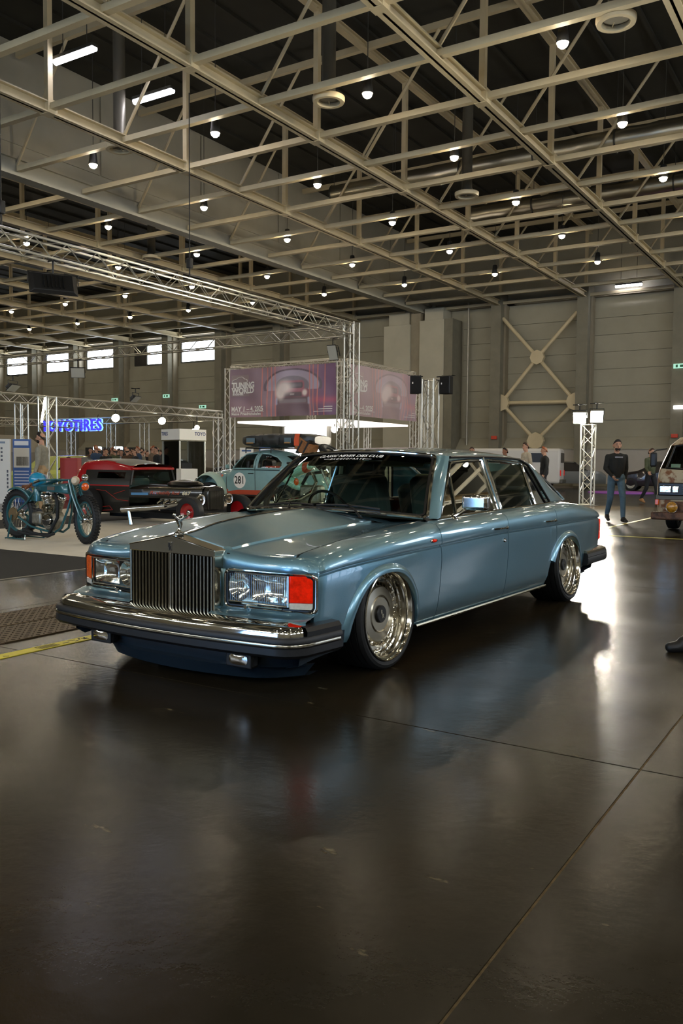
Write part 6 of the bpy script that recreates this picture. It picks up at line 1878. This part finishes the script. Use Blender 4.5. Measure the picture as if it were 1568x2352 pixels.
# radiator shell
rs = MB()
rs.prism([(-.235, .30), (.235, .30), (.245, .56), (.235, .66), (.17, .72), (0, .755), (-.17, .72), (-.235, .66), (-.245, .56)], 1.27, 1.40, 'yz'); rs.v = [Vector((v.x, v.y, v.z)) for v in rs.v]
rs.build('radiator_shell', M_hblack, hr, smooth=30, bevel=.02)
core = MB()
for k in range(15): core.box((1.408, -.175 + k * .025, .49), (.012, .012, .34))
core.build('radiator_slats', mat('slat_dark', '3a372c', .5, metal=.5), hr, smooth=0)
for s in (1, -1):
    MB().lathe([(0, -.10), (.06, -.085), (.095, -.03), (.105, 0), (.10, .015), (.09, .012), (0, .02)], 22, (1.36, s * .39, .50), (1, -.15, 0)).build('headlamp', M_chrome, hr)
    MB().cyl((1.30, s * .20, .42), (1.36, s * .39, .42), .018, 8).build('lamp_bar', M_chrome, hr)
    for x, yw, rr, ww in ((1.38, .70, .285, .085), (-1.2, .78, .345, .12)):
        wl_ = bpy.data.objects.new('wheel', None); COL.objects.link(wl_); wl_.parent = hr; wl_.location = (x, s * yw, rr)
        MB().lathe([(rr * .58, -ww), (rr * .85, -ww), (rr * .97, -ww * .75), (rr, 0), (rr * .97, ww * .75), (rr * .85, ww), (rr * .58, ww)], 36, axis=(0, 1, 0), closed=True).build('tyre', M_tyre, wl_)
        MB().lathe([(0, .035), (.05, .03), (.07, .01), (rr * .45, .02), (rr * .55, .05), (rr * .60, .08), (rr * .60, -.07), (0, -.07)], 30, axis=(0, s, 0)).build('red_rim', M_hred, wl_)
        MB().sphere((0, s * .04, 0), (.05, .02, .05), 14, 8).build('hub_cap', M_chrome, wl_)
    MB().tube([(.88, s * .42, .42), (.80, s * .72, .375), (-.22, s * .80, .285)], [.035, .045, .055], 14).build('side_pipe', M_chrome, hr)
    MB().cyl((-.05, s * .80, .27), (.0, s * .79, .01), .035, 10, r2=.045).build('pipe_stand', M_chrome2, hr)
    for k in range(4): MB().tube([(.35 + k * .16, s * .27, .47), (.33 + k * .16, s * .36, .44), (.30 + k * .16, s * .42, .40)], .022, 8).build('header_pipe', M_chrome2, hr)
    # flame pinstripes along the cabin side
    for (pts) in ([(-1.5, .62), (-1.2, .60), (-.98, .52), (-.90, .40), (-1.0, .36), (-1.08, .42)], [(-1.3, .66), (-.8, .62), (-.50, .46), (-.22, .44)], [(-1.0, .30), (-.7, .33), (-.62, .26), (-.9, .24)], [(-.6, .56), (-.3, .64)]):
        MB().tube([Vector((x, s * (.707 - .06 * (x + 1.72) / 1.52 - .05 * max(0, (-1.2 - x) / .5) ** 2), z)) for x, z in pts], .006, 5).build('pinstripe', M_pin, hr)
MB().box((1.2, 0, .20), (.08, 1.25, .06)).build('front_axle', M_chrome2, hr, bevel=.02)
MB().box((.2, 0, .16), (2.6, .6, .10)).build('chassis_rail', M_under, hr, smooth=0)
MB().box((.55, 0, .38), (.75, .46, .26)).build('engine_block', M_under, hr, bevel=.03)
for s in (1, -1): MB().box((.55, s * .25, .47), (.62, .08, .09)).build('valve_cover', M_engine, hr, bevel=.02)

# ---- mint motorcycle glimpsed through the windscreen
M_mint = mat('mint_gloss', '9fd3bd', .25, coat=1.0)
mm = thing('mint_motorcycle', 'mint green motorcycle with orange stripe seen through the saloon windscreen', 'motorcycle', (-9.75, 14.0, .022))
for x in (-.62, .85): spoke_wheel(mm, (x, 0, .33), .33, (0, 1, 0), M_black, .055, 30)
def blob(nm, st, m, par):
    rows = []
    for (x, z, w_, h) in st:
        rows.append([Vector((x, w_ * math.copysign(abs(cos(a)) ** .8, cos(a)), z + h * math.copysign(abs(sin(a)) ** .8, sin(a)))) for a in [2 * pi * k / 16 for k in range(16)]])
    mb = MB().grid(rows, closed=True); mb.add(rows[0], [tuple(range(16))]); mb.add(rows[-1], [tuple(range(16))]); return mb.build(nm, m, par, smooth=60)
blob('tail_cowl', [(-.55, .92, .06, .03), (-.50, .90, .12, .07), (-.35, .83, .14, .10), (-.2, .76, .13, .11), (-.03, .70, .12, .09), (.04, .66, .10, .05)], M_mint, mm)
blob('fuel_tank', [(-.42, .94, .07, .04), (-.30, .98, .12, .09), (-.1, 1.02, .15, .13), (.08, 1.07, .15, .11), (.20, 1.10, .12, .07), (.25, 1.11, .06, .03)], M_mint, mm)
blob('orange_stripe', [(.10, 1.075, .154, .108), (.16, 1.09, .142, .095), (.20, 1.10, .125, .075)], M_orange, mm)
MB().sphere((-.05, -.125, .79), (.06, .02, .075), 12, 8).build('amber_lamp', M_amber, mm)
MB().box((-.15, 0, 1.16), (.34, .2, .05)).build('seat_pad', M_black, mm, bevel=.02)
MB().box((.25, 0, .55), (.5, .22, .36)).build('engine', M_engine, mm, bevel=.05)
MB().tube([(.36, -.16, .98), (.46, -.17, .80), (.34, -.17, .60), (.1, -.18, .48), (-.5, -.18, .40)], .035, 10).build('exhaust', M_chrome, mm)
for s in (1, -1): MB().tube([(.52, s * .09, 1.05), (.70, s * .09, .70), (.85, s * .09, .33)], .022, 8).build('fork', M_engine, mm)
MB().tube([(-.62, 0, .33), (-.2, 0, .42), (.15, 0, .95), (.55, 0, 1.0)], .035, 8).build('frame', M_black, mm)
MB().tube([(.46, -.33, 1.12), (.53, -.1, 1.12), (.53, .1, 1.12), (.46, .33, 1.12)], .014, 8).build('handlebar', M_chrome, mm)
MB().lathe([(0, -.09), (.07, -.06), (.09, 0), (0, .02)], 18, (.62, 0, .98), (1, 0, 0)).build('headlamp', M_chrome, mm)

# ---- rusty van at the right edge (front faces the viewer)
M_rust = mat('rusty_cream_paint', 'a79a80', .6, col2='6e4526', scale=5.5, bump=.15, bscale=30, thr=(.47, .56))
M_rust2 = mat('rusty_brown_bumper', '6a4a38', .65, col2='3c2a20', scale=9, bump=.3, bscale=40, thr=(.4, .6))
M_vgrey = mat('van_grey_trim', '55544c', .5)
va = thing('rusty_van', 'rusty cream delivery van with yellow fog lamp at the right edge', 'van', (-2.52, 16.0, 0.0))
secs = []
rows = []
zs = [.30, .45, .62, .70, .85, .95, 1.05, 1.10, 1.14, 1.22, 1.35, 1.48, 1.56, 1.64, 1.71, 1.76, 1.78]
def van_y(z): return pl_(z, [(.30, .02), (.62, -.02), (1.05, .02), (1.14, .07), (1.56, .30), (1.71, .52), (1.78, .95)])
def van_w(z): return pl_(z, [(.30, .84), (.5, .87), (.95, .87), (1.14, .85), (1.56, .72), (1.70, .62), (1.78, .42)])
for z in zs:
    w_ = van_w(z); y0 = van_y(z); row = []
    row += [Vector((-w_, 4.2, z)), Vector((-w_, 2.2, z)), Vector((-w_, 1.2, z)), Vector((-w_, y0 + .22, z))]
    for k in range(1, 7): a = pi / 2 * k / 6; row.append(Vector((-w_ + .13 * (1 - cos(a)), y0 + .22 * (1 - sin(a)), z)))
    for k in range(1, 10): row.append(Vector((lerp(-w_ + .13, w_ - .13, k / 10), y0 - .02 * sin(pi * k / 10), z)))
    for k in range(6, -1, -1): a = pi / 2 * k / 6; row.append(Vector((w_ - .13 * (1 - cos(a)), y0 + .22 * (1 - sin(a)), z)))
    row += [Vector((w_, 1.2, z)), Vector((w_, 2.2, z)), Vector((w_, 4.2, z))]
    rows.append(row)
nw = len(rows[0])
def v_cls(c, i, k):
    if 1.14 < c.z < 1.56 and 5 < k < nw - 7 and c.y < .5: return 'windscreen'
    if 1.14 < c.z < 1.50 and c.y > .6 and c.y < 1.7: return 'cab_window#' + ('l' if c.x < 0 else 'r')
    if c.z > 1.64: return 'roof'
    return 'body_shell'
shell(rows, v_cls, dict(windscreen=M_glass, cab_window=M_glass, roof=M_rust, body_shell=M_rust), va)
MB().add([rows[-1][k] for k in range(nw)], [tuple(range(nw))]).build('roof_top', M_rust, va, smooth=0)
MB().add([r[0] for r in rows] + [r[-1] for r in reversed(rows)], [tuple(range(2 * len(rows)))]).build('rear_door', M_rust, va, smooth=0)
MB().tube([Vector((x, van_y(z) - .012, z)) for x, z in ((-.70, 1.15), (-.60, 1.55), (-.3, 1.585), (.3, 1.585), (.60, 1.55), (.70, 1.15), (.3, 1.125), (-.3, 1.125))], .022, 8, closed=True).build('screen_rubber', M_trimblack, va)
MB().box((0, -.035, .775), (1.62, .05, .235)).build('grille_panel', M_trimblack, va, bevel=.02)
for k in range(6): MB().box((.0, -.066, .70 + k * .03), (.80, .012, .008)).build('grille_slat', M_vgrey, va, smooth=0)
for s in (1, -1):
    MB().box((s * .68, -.068, .775), (.20, .03, .13)).build('headlamp', M_reflector, va, bevel=.02); MB().box((s * .51, -.068, .775), (.11, .03, .13)).build('inner_lamp', M_reflector, va, bevel=.02)
    MB().box((s * .825, -.03, .54), (.06, .06, .10)).build('indicator', M_amber, va, bevel=.008)
    MB().lathe([(0, .03), (.07, .022), (.098, 0), (.105, -.01), (.09, -.06), (0, -.08)], 24, (s * .545, -.175, .46), (0, -1, 0)).build('yellow_fog_lamp', mat('yellow_fog_glass', 'a8741a', .15, coat=1.0, noise=.5, scale=18), va); MB().lathe([(.096, -.01), (.108, .0), (.104, .012), (.096, .006)], 24, (s * .545, -.172, .46), (0, -1, 0), closed=True).build('fog_ring', M_chrome, va)
    MB().cyl((s * .545, -.13, .37), (s * .545, -.13, .44), .012, 8).build('fog_bracket', M_black, va)
    MB().tube([(s * .74, .25, 1.50), (s * .86, .0, 1.47), (s * .93, -.06, 1.42), (s * .93, -.06, 1.16)], .012, 8).build('mirror_arm', M_black, va)
    MB().box((s * .90, -.06, 1.30), (.12, .06, .26)).build('wing_mirror', M_black, va, bevel=.03, seg=3)
    for y in (.95, 3.2):
        wl_ = bpy.data.objects.new('wheel', None); COL.objects.link(wl_); wl_.parent = va; wl_.location = (s * .72, y, .31)
        MB().lathe([(.19, -.10), (.28, -.10), (.305, -.08), (.31, 0), (.305, .08), (.28, .10), (.19, .10)], 28, axis=(1, 0, 0), closed=True).build('tyre', M_tyre, wl_)
        MB().lathe([(0, .02), (.08, .03), (.18, 0), (.195, .09), (.195, -.09), (0, -.09)], 24, axis=(s, 0, 0)).build('rim', M_vgrey, wl_)
    MB().cyl((s * .72, .12, .0), (s * .72, .36, .0), .0001, 3).build('mudflap', M_black, va) if False else None
MB().box((0, -.01, .63), (1.70, .06, .09)).build('lower_band', M_vgrey, va, bevel=.01)
MB().box((0, -.10, .30), (1.80, .14, .14)).build('bumper', M_rust2, va, bevel=.025)
MB().box((.0, -.03, .46), (1.2, .03, .20)).build('front_apron', M_rust2, va, bevel=.01)
MB().box((-.55, .12, 1.19), (.16, .02, .07), rot=(R(-25), 0, 0)).build('screen_sticker', mat('sticker_pale', 'a9b8a4', .6), va, smooth=0)
for x in (-.28, -.05, .2): MB().box((x, .9, 1.32), (.11, .05, .36)).build('seat_strip', mat('seat_brown', '5a4436', .8), va, smooth=0)
MB().box((0, 2.0, .34), (1.5, 3.8, .10)).build('floor_pan', M_under, va, smooth=0)
# front tyre seen below the bumper
for s in (-1, 1):
    pass

# ---- far background vehicles
def simple_car(name, label, loc, rz, m, top_, wid_, L0, L1, win=True):
    o = thing(name, label, 'car', loc, rz); rows = []
    for i in range(41):
        x = lerp(L0, L1, i / 40); zt_ = pl_(x, top_); w_ = pl_(x, wid_); zb_ = .24
        zbelt = min(.86, lerp(zb_, zt_, .8))
        half = [(w_ * .95, zb_), (w_, .45), (w_, zbelt)] + [(w_ * lerp(1, .74, k / 4) if k < 4 else w_ * .66, lerp(zbelt, zt_, [0, .3, .62, .9, 1][k])) for k in range(1, 5)] + [(0, zt_ + .015)]
        rows.append([Vector((x, -y, z)) for y, z in half] + [Vector((x, y, z)) for y, z in reversed(half[:-1])])
    def cls(c, i, k): return 'cabin_glass' if win and c.z > .90 and c.z < pl_(c.x, top_) - .03 and abs(c.y) > .35 else 'body_shell'
    shell(rows, cls, dict(body_shell=m, cabin_glass=M_trimblack), o)
    for r in (rows[0], rows[-1]): MB().add(r, [tuple(range(len(r)))]).build('end_panel', m, o, smooth=0)
    for x in (L0 + .8, L1 - .85):
        for s in (1, -1):
            wl_ = bpy.data.objects.new('wheel', None); COL.objects.link(wl_); wl_.parent = o; wl_.location = (x, s * .78, .31)
            MB().lathe([(.2, -.1), (.3, -.09), (.31, 0), (.3, .09), (.2, .1)], 20, axis=(0, 1, 0), closed=True).build('tyre', M_tyre, wl_); MB().lathe([(0, .03), (.19, .05), (.2, -.08), (0, -.08)], 18, axis=(0, s, 0)).build('rim', M_engine, wl_)
    return o
T1 = [(-2.2, .70), (-2.0, .86), (-1.3, .92), (-.7, 1.34), (.3, 1.38), (1.1, .95), (2.1, .78), (2.25, .62)]
W1 = [(-2.25, .75), (-1.8, .86), (1.6, .86), (2.25, .72)]
c1 = simple_car('dark_car', 'dark parked car beyond the walking man near the purple podium', (-8.3, 41.2, 0), R(185), mat('dark_car_paint', '1b1416', .3, coat=1), T1, W1, -2.2, 2.25)
c2 = simple_car('chrome_bumper_car', 'grey car with chrome bumper between the tower and the tail of the saloon', (-13.9, 43.3, 0), R(200), mat('grey_car_paint', '6d7272', .3, coat=1), T1, W1, -2.2, 2.25)
MB().tube([(2.2, -.8, .42), (2.36, -.4, .44), (2.36, .4, .44), (2.2, .8, .42)], .08, 10).build('chrome_bumper', M_chrome, c2)
for y in (-.55, .55): MB().box((2.27, y, .62), (.06, .34, .14)).build('lamp', M_reflector, c2, bevel=.02)
wv = thing('white_van', 'white panel van parked behind the people beyond the saloon', 'van', (-14.5, 38.6, 0), R(12))
MB().box((0, 0, 1.12), (4.2, 1.75, 1.62)).build('body_shell', mat('white_van_paint', 'cfccc4', .4), wv, smooth=40, bevel=.12, seg=3)
MB().box((.9, -.885, 1.50), (1.1, .02, .42)).build('side_glass', M_trimblack, wv, bevel=.02); MB().box((2.11, 0, 1.5), (.02, 1.35, .45)).build('rear_glass', M_trimblack, wv, bevel=.02)
for s in (1, -1): MB().box((2.11, s * .78, .80), (.04, .10, .26)).build('tail_lamp', M_red, wv, bevel=.01)
for x in (-1.4, 1.3):
    for s in (1, -1): MB().lathe([(0, .1), (.3, .1), (.33, .08), (.33, -.08), (.3, -.1), (0, -.1)], 22, (x, s * .76, .33), (0, 1, 0)).build('wheel', M_tyre, wv)
MB().box((2.14, 0, .42), (.14, 1.7, .18)).build('bumper', M_vgrey, wv, bevel=.03)
yc = simple_car('lime_car', 'lime yellow car behind the red cabinet', (-24.2, 20.3, 0), R(100), mat('lime_paint', 'b8c060', .3, coat=1), T1, W1, -2.2, 2.25)
# dark row of parked cars behind the hot rod
for k, (x, y, c) in enumerate(((-26.5, 40.5, '2a211f'), (-32.5, 41.0, '1f2226'), (-38.5, 41.5, '3a2420'))):
    simple_car('parked_car', ('dark brown parked car behind the tyre booth, the nearest of three', 'dark grey parked car behind the tyre booth, the middle of three', 'dark red parked car behind the tyre booth, the farthest of three')[k], (x, y, 0), R(8), mat('parked_paint_%d' % k, c, .3, coat=1), T1, W1, -2.2, 2.25)

# ================================================================== PEOPLE
M_face = mat('face_detail', '2a1a14', .6)
def person(name, label, loc, rz, skin, shirt, legs, shoes, hair, J=None, height=1.76, sleeve='long', extra=None, beard=False, vox=.0125, pose='stand', bag=False, dec=.35):
    """one continuous body grown from tapered limbs, remeshed; materials follow the clothes. local -y is forward"""
    k = height / 1.76
    j = dict(pelvis=(0, 0, .96), waist=(0, .0, 1.10), chest=(0, .01, 1.32), neck=(0, .01, 1.48), head=(0, -.015, 1.635),
             shL=(.185, .01, 1.40), shR=(-.185, .01, 1.40), elL=(.25, .03, 1.14), elR=(-.25, .03, 1.14), wrL=(.25, -.06, .90), wrR=(-.25, -.06, .90),
             hiL=(.095, 0, .93), hiR=(-.095, 0, .93), knL=(.105, -.02, .50), knR=(-.105, -.02, .50), anL=(.11, .03, .085), anR=(-.11, .03, .085))
    if pose == 'walk': j.update(knL=(.10, -.16, .52), anL=(.10, -.20, .10), knR=(-.10, .06, .50), anR=(-.10, .26, .15), elL=(.24, .10, 1.15), wrL=(.20, .02, .92), elR=(-.25, -.04, 1.15), wrR=(-.14, -.20, .98))
    if pose == 'hold': j.update(elL=(.26, .0, 1.16), wrL=(.10, -.24, 1.05), elR=(-.26, .0, 1.16), wrR=(-.10, -.24, 1.05))
    if pose == 'step': j.update(knL=(.09, -.10, .51), anL=(.09, -.06, .09), knR=(-.10, .04, .50), anR=(-.10, .22, .12))
    if J: j.update(J)
    j = {a: Vector(b_) * k for a, b_ in j.items()}
    caps = []                                                  # (a, b, ra, rb, tag)
    def cp(a, b_, ra, rb, t): caps.append((Vector(a), Vector(b_), ra * k, rb * k, t))
    cp(j['pelvis'] + Vector((.06, 0, 0)), j['pelvis'] + Vector((-.06, 0, 0)), .125, .125, 'legs')
    cp(j['pelvis'] + Vector((0, 0, .03)), j['waist'], .135, .135, 'shirt'); cp(j['waist'] + Vector((.05, 0, 0)), j['chest'] + Vector((.07, 0, .03)), .12, .125, 'shirt'); cp(j['waist'] + Vector((-.05, 0, 0)), j['chest'] + Vector((-.07, 0, .03)), .12, .125, 'shirt')
    cp(j['shL'], j['shR'], .060, .060, 'shirt'); cp(j['neck'] + Vector((0, 0, -.09)), j['neck'] + Vector((0, 0, -.005)), .105, .052, 'shirt')
    for q in ('shL', 'shR'): cp(j['neck'] + Vector((0, 0, -.04)), j[q], .062, .055, 'shirt'); cp(j['neck'], j['head'] + Vector((0, .01, -.05)), .055, .055, 'skin')
    # head: skull, jaw
    hd = j['head']
    cp(hd + Vector((0, .015, .035)), hd + Vector((0, -.01, .03)), .086, .082, 'skin'); cp(hd + Vector((0, -.02, .0)), hd + Vector((0, -.04, -.085)), .070, .042, 'skin')
    cp(hd + Vector((0, -.088, .015)), hd + Vector((0, -.103, -.022)), .012, .018, 'skin')                    # nose
    for s in (1, -1): cp(hd + Vector((s * .083, .01, .012)), hd + Vector((s * .082, .008, -.025)), .018, .013, 'skin')   # ears
    for S, s in (('L', 1), ('R', -1)):
        cp(j['sh' + S], j['el' + S], .062, .048, 'shirt'); cp(j['el' + S], j['wr' + S], .048, .034, 'shirt' if sleeve == 'long' else 'skin')
        cp(j['hi' + S], j['kn' + S], .092, .066, 'legs'); cp(j['kn' + S], j['an' + S] + Vector((0, 0, .02)), .066, .050, 'legs')
        a = j['an' + S]
        foot = Vector((s * .02, -.17, -.055)) if a.z < .11 * k else Vector((s * .01, -.14, -.10))
        cp(a + Vector((0, .03, -.04)), a + foot * k * 1.0, .043, .036, 'shoes'); cp(a + Vector((0, 0, 0)), a + foot * k * .5, .045, .044, 'shoes')
        # hand: palm, four unequal fingers, thumb from the side of the palm
        w_ = j['wr' + S]; d = (w_ - j['el' + S]).normalized(); side = Vector((0, -1, 0)); side = (side - d * side.dot(d)).normalized(); inn = d.cross(side).normalized() * s
        if inn.x * s > 0: inn = -inn
        pal = w_ + d * .085 * k
        cp(w_ + d * .02 + side * .018 * k, pal + side * .022 * k, .020, .018, 'skin'); cp(w_ + d * .02 - side * .014 * k, pal - side * .022 * k, .020, .018, 'skin')
        for f, (off, ln) in enumerate(((.034, .070), (.012, .080), (-.011, .074), (-.032, .058))):
            b0 = pal + side * off * k; b1 = b0 + (d * .85 + inn * .25).normalized() * ln * .55 * k; b2 = b1 + (d * .55 + inn * .75).normalized() * ln * .45 * k
            cp(b0, b1, .0105, .0095, 'skin'); cp(b1, b2, .0095, .008, 'skin')
        t0 = w_ + d * .035 * k + side * .03 * k; t1 = t0 + (d * .5 + side * .75 + inn * .2).normalized() * .04 * k; t2 = t1 + (d * .85 + side * .25 + inn * .3).normalized() * .032 * k
        cp(t0, t1, .014, .012, 'skin'); cp(t1, t2, .012, .009, 'skin')
    mb = MB()
    for (a, b_, ra, rb, t) in caps:
        n_ = 10
        mb.sphere(a, ra, n_, 6); mb.sphere(b_, rb, n_, 6)
        if (b_ - a).length > 1e-4: mb.cyl(a, b_, ra, n_, rb)
    tmp = mb.build('tmp', M_face, smooth=0, fix=False)
    md = tmp.modifiers.new('r', 'REMESH'); md.mode = 'VOXEL'; md.voxel_size = vox
    sm = tmp.modifiers.new('s', 'SMOOTH'); sm.factor = .5; sm.iterations = 3
    if dec < 1:
        dm = tmp.modifiers.new('d', 'DECIMATE'); dm.ratio = dec
    dg = bpy.context.evaluated_depsgraph_get()
    me = bpy.data.meshes.new_from_object(tmp.evaluated_get(dg)); bpy.data.objects.remove(tmp)
    mats = {'skin': skin, 'shirt': shirt, 'legs': legs, 'shoes': shoes}
    order = ['skin', 'shirt', 'legs', 'shoes']; me.materials.clear()
    for t in order: me.materials.append(mats[t])
    cl = [(a, b_ - a, max((b_ - a).length_squared, 1e-9), ra, rb, order.index(t)) for a, b_, ra, rb, t in caps]
    vt = []
    for v in me.vertices:
        best = 9; bi = 0; p = v.co
        for a, ab, l2, ra, rb, t in cl:
            u = max(0, min(1, (p - a).dot(ab) / l2)); dd = (p - a - ab * u).length - (ra + (rb - ra) * u)
            if dd < best: best = dd; bi = t
        vt.append(bi)
    for p in me.polygons:
        c = [vt[i] for i in p.vertices]; p.material_index = max(set(c), key=c.count); p.use_smooth = True
    me.name = 'body'
    root = thing(name, label, 'person', loc, rz)
    bo = bpy.data.objects.new('body', me); COL.objects.link(bo); bo.parent = root
    # hair cap, eyes, brows, mouth
    rows = []
    for i in range(9):
        a = pi / 2 * i / 8
        rows.append([hd + k * Vector((.0895 * cos(a) * sin(t), .006 + (.104 if cos(t) > 0 else .090) * cos(a) * cos(t) * (1 if cos(t) > -.3 else .96), .035 + .095 * sin(a) - (.085 * max(0, cos(t)) + .02 * max(0, abs(sin(t)) - .5)) * cos(a) + .052 * max(0, -cos(t)) * cos(a))) for t in [2 * pi * q / 20 for q in range(20)]])
    MB().grid(rows, closed=True).build('hair', hair, root, smooth=60, solid=.006)
    ey = MB()
    for s in (1, -1): ey.sphere(hd + k * Vector((s * .031, -.078, .018)), (.012 * k, .008 * k, .007 * k), 8, 6)
    ey.build('eyes', M_face, root)
    bw = MB()
    for s in (1, -1): bw.box(hd + k * Vector((s * .031, -.082, .037)), (.034 * k, .012 * k, .008 * k))
    bw.build('eyebrows', hair, root, smooth=0)
    MB().box(hd + k * Vector((0, -.080, -.055)), (.045 * k, .012 * k, .008 * k)).build('mouth', mat('lips', '8a4a40', .6), root, smooth=0)
    if beard:
        MB().sphere(hd + k * Vector((0, -.038, -.072)), (.062 * k, .050 * k, .045 * k), 12, 8).build('beard', hair, root)
    return root
SK = mat('skin_light', 'b98c72', .55); SK2 = mat('skin_tan', '96684e', .55)
HB = mat('hair_black', '17120f', .6); HBR = mat('hair_brown', '3a2619', .6); HGI = mat('hair_ginger', '8a4a26', .6)
CL = lambda c: mat('cloth_' + c, c, .85, noise=.12, scale=14)
BLK = CL('191a18'); JEAN = CL('4f6878'); GREYH = CL('8f8b7c'); TAN = CL('a08664'); DARK = CL('1e1f22'); OLIVE = CL('4a5038'); CREAM = CL('b5aa94'); SHO = mat('shoe_dark', '151413', .5); SHOT = mat('shoe_tan', 'a2764a', .6); REDC = CL('5a2320'); BLUEC = CL('33455e'); BRN = CL('4a3626')
pw_ = person('person', 'man in black sweatshirt and blue jeans walking past the floodlight tower', (-4.62, 18.1, 0), R(32), SK, BLK, JEAN, SHO, HB, height=1.72, pose='walk', beard=True, vox=.010, dec=.5)
MB().box((.0, -.142, 1.36), (.16, .012, .022)).build('chest_print', M_pgrey, pw_, smooth=0)
person('person', 'man with grey hoodie and beard standing behind the teal motorcycle', (-16.2, 12.85, .008), R(-58), SK, GREYH, TAN, SHO, HB, height=1.83, beard=True, vox=.010, dec=.5)
person('person', 'person in green jacket and dark trousers half hidden behind the rusty van', (-6.0, 27.6, 0), R(60), SK, OLIVE, DARK, SHOT, HBR, height=1.72, pose='walk', vox=.012, J=dict(wrR=(-.30, -.18, 1.02)))
person('person', 'tall man in cream jumper walking beyond the tail of the saloon', (-9.47, 26.0, 0), R(-40), SK, CREAM, DARK, SHO, HBR, height=1.88, pose='step')
person('person', 'ginger haired man in black jacket beyond the rear window of the saloon', (-8.69, 25.5, 0), R(-60), SK, BLK, DARK, SHO, HGI, height=1.74, pose='step')
person('person', 'dark haired person behind the roof of the saloon left of the cream jumper', (-10.35, 26.5, 0), R(-30), SK2, REDC, DARK, SHO, HB, height=1.72, pose='stand')
person('person', 'brown haired person whose head just clears the saloon roof', (-11.73, 26.95, 0), R(20), SK, BLUEC, DARK, SHO, HBR, height=1.76)
person('person', 'person in dark clothes standing at the far left edge behind the white totem', (-22.6, 15.6, 0), R(40), SK, DARK, REDC, SHO, HBR, height=1.7)
# bystander right of the view: only the black shoe reaches into the frame
person('person', 'bystander in black trousers whose black shoe enters at the right edge', (-.93, 5.97, 0), R(-58), SK, DARK, BLK, SHO, HBR, height=1.78, vox=.011, J=dict(knR=(-.10, .14, .50), anR=(-.10, .36, .10), knL=(.105, -.07, .50), anL=(.11, -.095, .085), elL=(.24, .14, 1.14), wrL=(.06, .19, .95), elR=(-.24, .14, 1.14), wrR=(-.06, .19, .92)))
# visitors behind the hot rod
crowd = [(BRN, 'brown jacket'), (DARK, 'dark coat'), (BLUEC, 'blue jacket'), (GREYH, 'pale grey top'), (REDC, 'dark red jumper'), (BLK, 'black parka'), (CL('6b5a48'), 'tan jacket'), (OLIVE, 'olive coat'), (DARK, 'dark jacket'), (CL('7c8a96'), 'light blue shirt'), (BLK, 'black hoodie'), (BRN, 'brown coat')]
ORD2 = ORD + 'fourteenth fifteenth sixteenth seventeenth eighteenth nineteenth twentieth'.split() + ['twenty-' + q for q in 'first second third fourth'.split()]
base_ = {}
rnd = random.Random(11)
keep_clear = [(-32.4, 27.4, .7), (-29.7, 27.4, .7), (-27.8, 27.6, .7), (-23.0, 27.0, .7), (-24.2, 20.3, 2.8), (-26.5, 40.5, 3), (-32.5, 41.0, 3), (-38.5, 27.5, 3.4), (-21.7, 26.2, .8), (-23.0, 17.5, .8)]
spots_ = []
while len(spots_) < 24:
    px = 205 + 185 * ((len(spots_) + rnd.random()) / 24)
    a = math.atan((px - 784) / 1954.28) - R(32.177); dd = rnd.uniform(32.5, 41)
    x, y = dd * sin(a), dd * cos(a)
    if all(math.hypot(x - q[0], y - q[1]) > q[2] for q in keep_clear): spots_.append((x, y)); keep_clear.append((x, y, .85))
for i, (x, y) in enumerate(spots_):
    c, nm = crowd[i % 12]
    key = i % 4
    rz_ = rnd.uniform(0, 6.28)
    if key not in base_:
        base_[key] = o = person('person', '', (x, y, 0), rz_, SK, c, DARK, SHO, (HB, HBR, HGI, HB)[key], height=(1.74, 1.66, 1.80, 1.70)[key], pose=('stand', 'hold', 'step', 'walk')[key], vox=.014, dec=.3)
    else:
        o = copy_tree(base_[key]); o.location = (x, y, 0); o.rotation_euler = (0, 0, rz_)
        for ch in o.children:
            if ch.name.startswith('body'):
                ch.material_slots[1].link = 'OBJECT'; ch.material_slots[1].material = c
    tag(o, 'visitor in %s, %s from the red cabinet behind the hot rod' % (nm, ORD2[i]), 'person', 'visitors behind the hot rod')
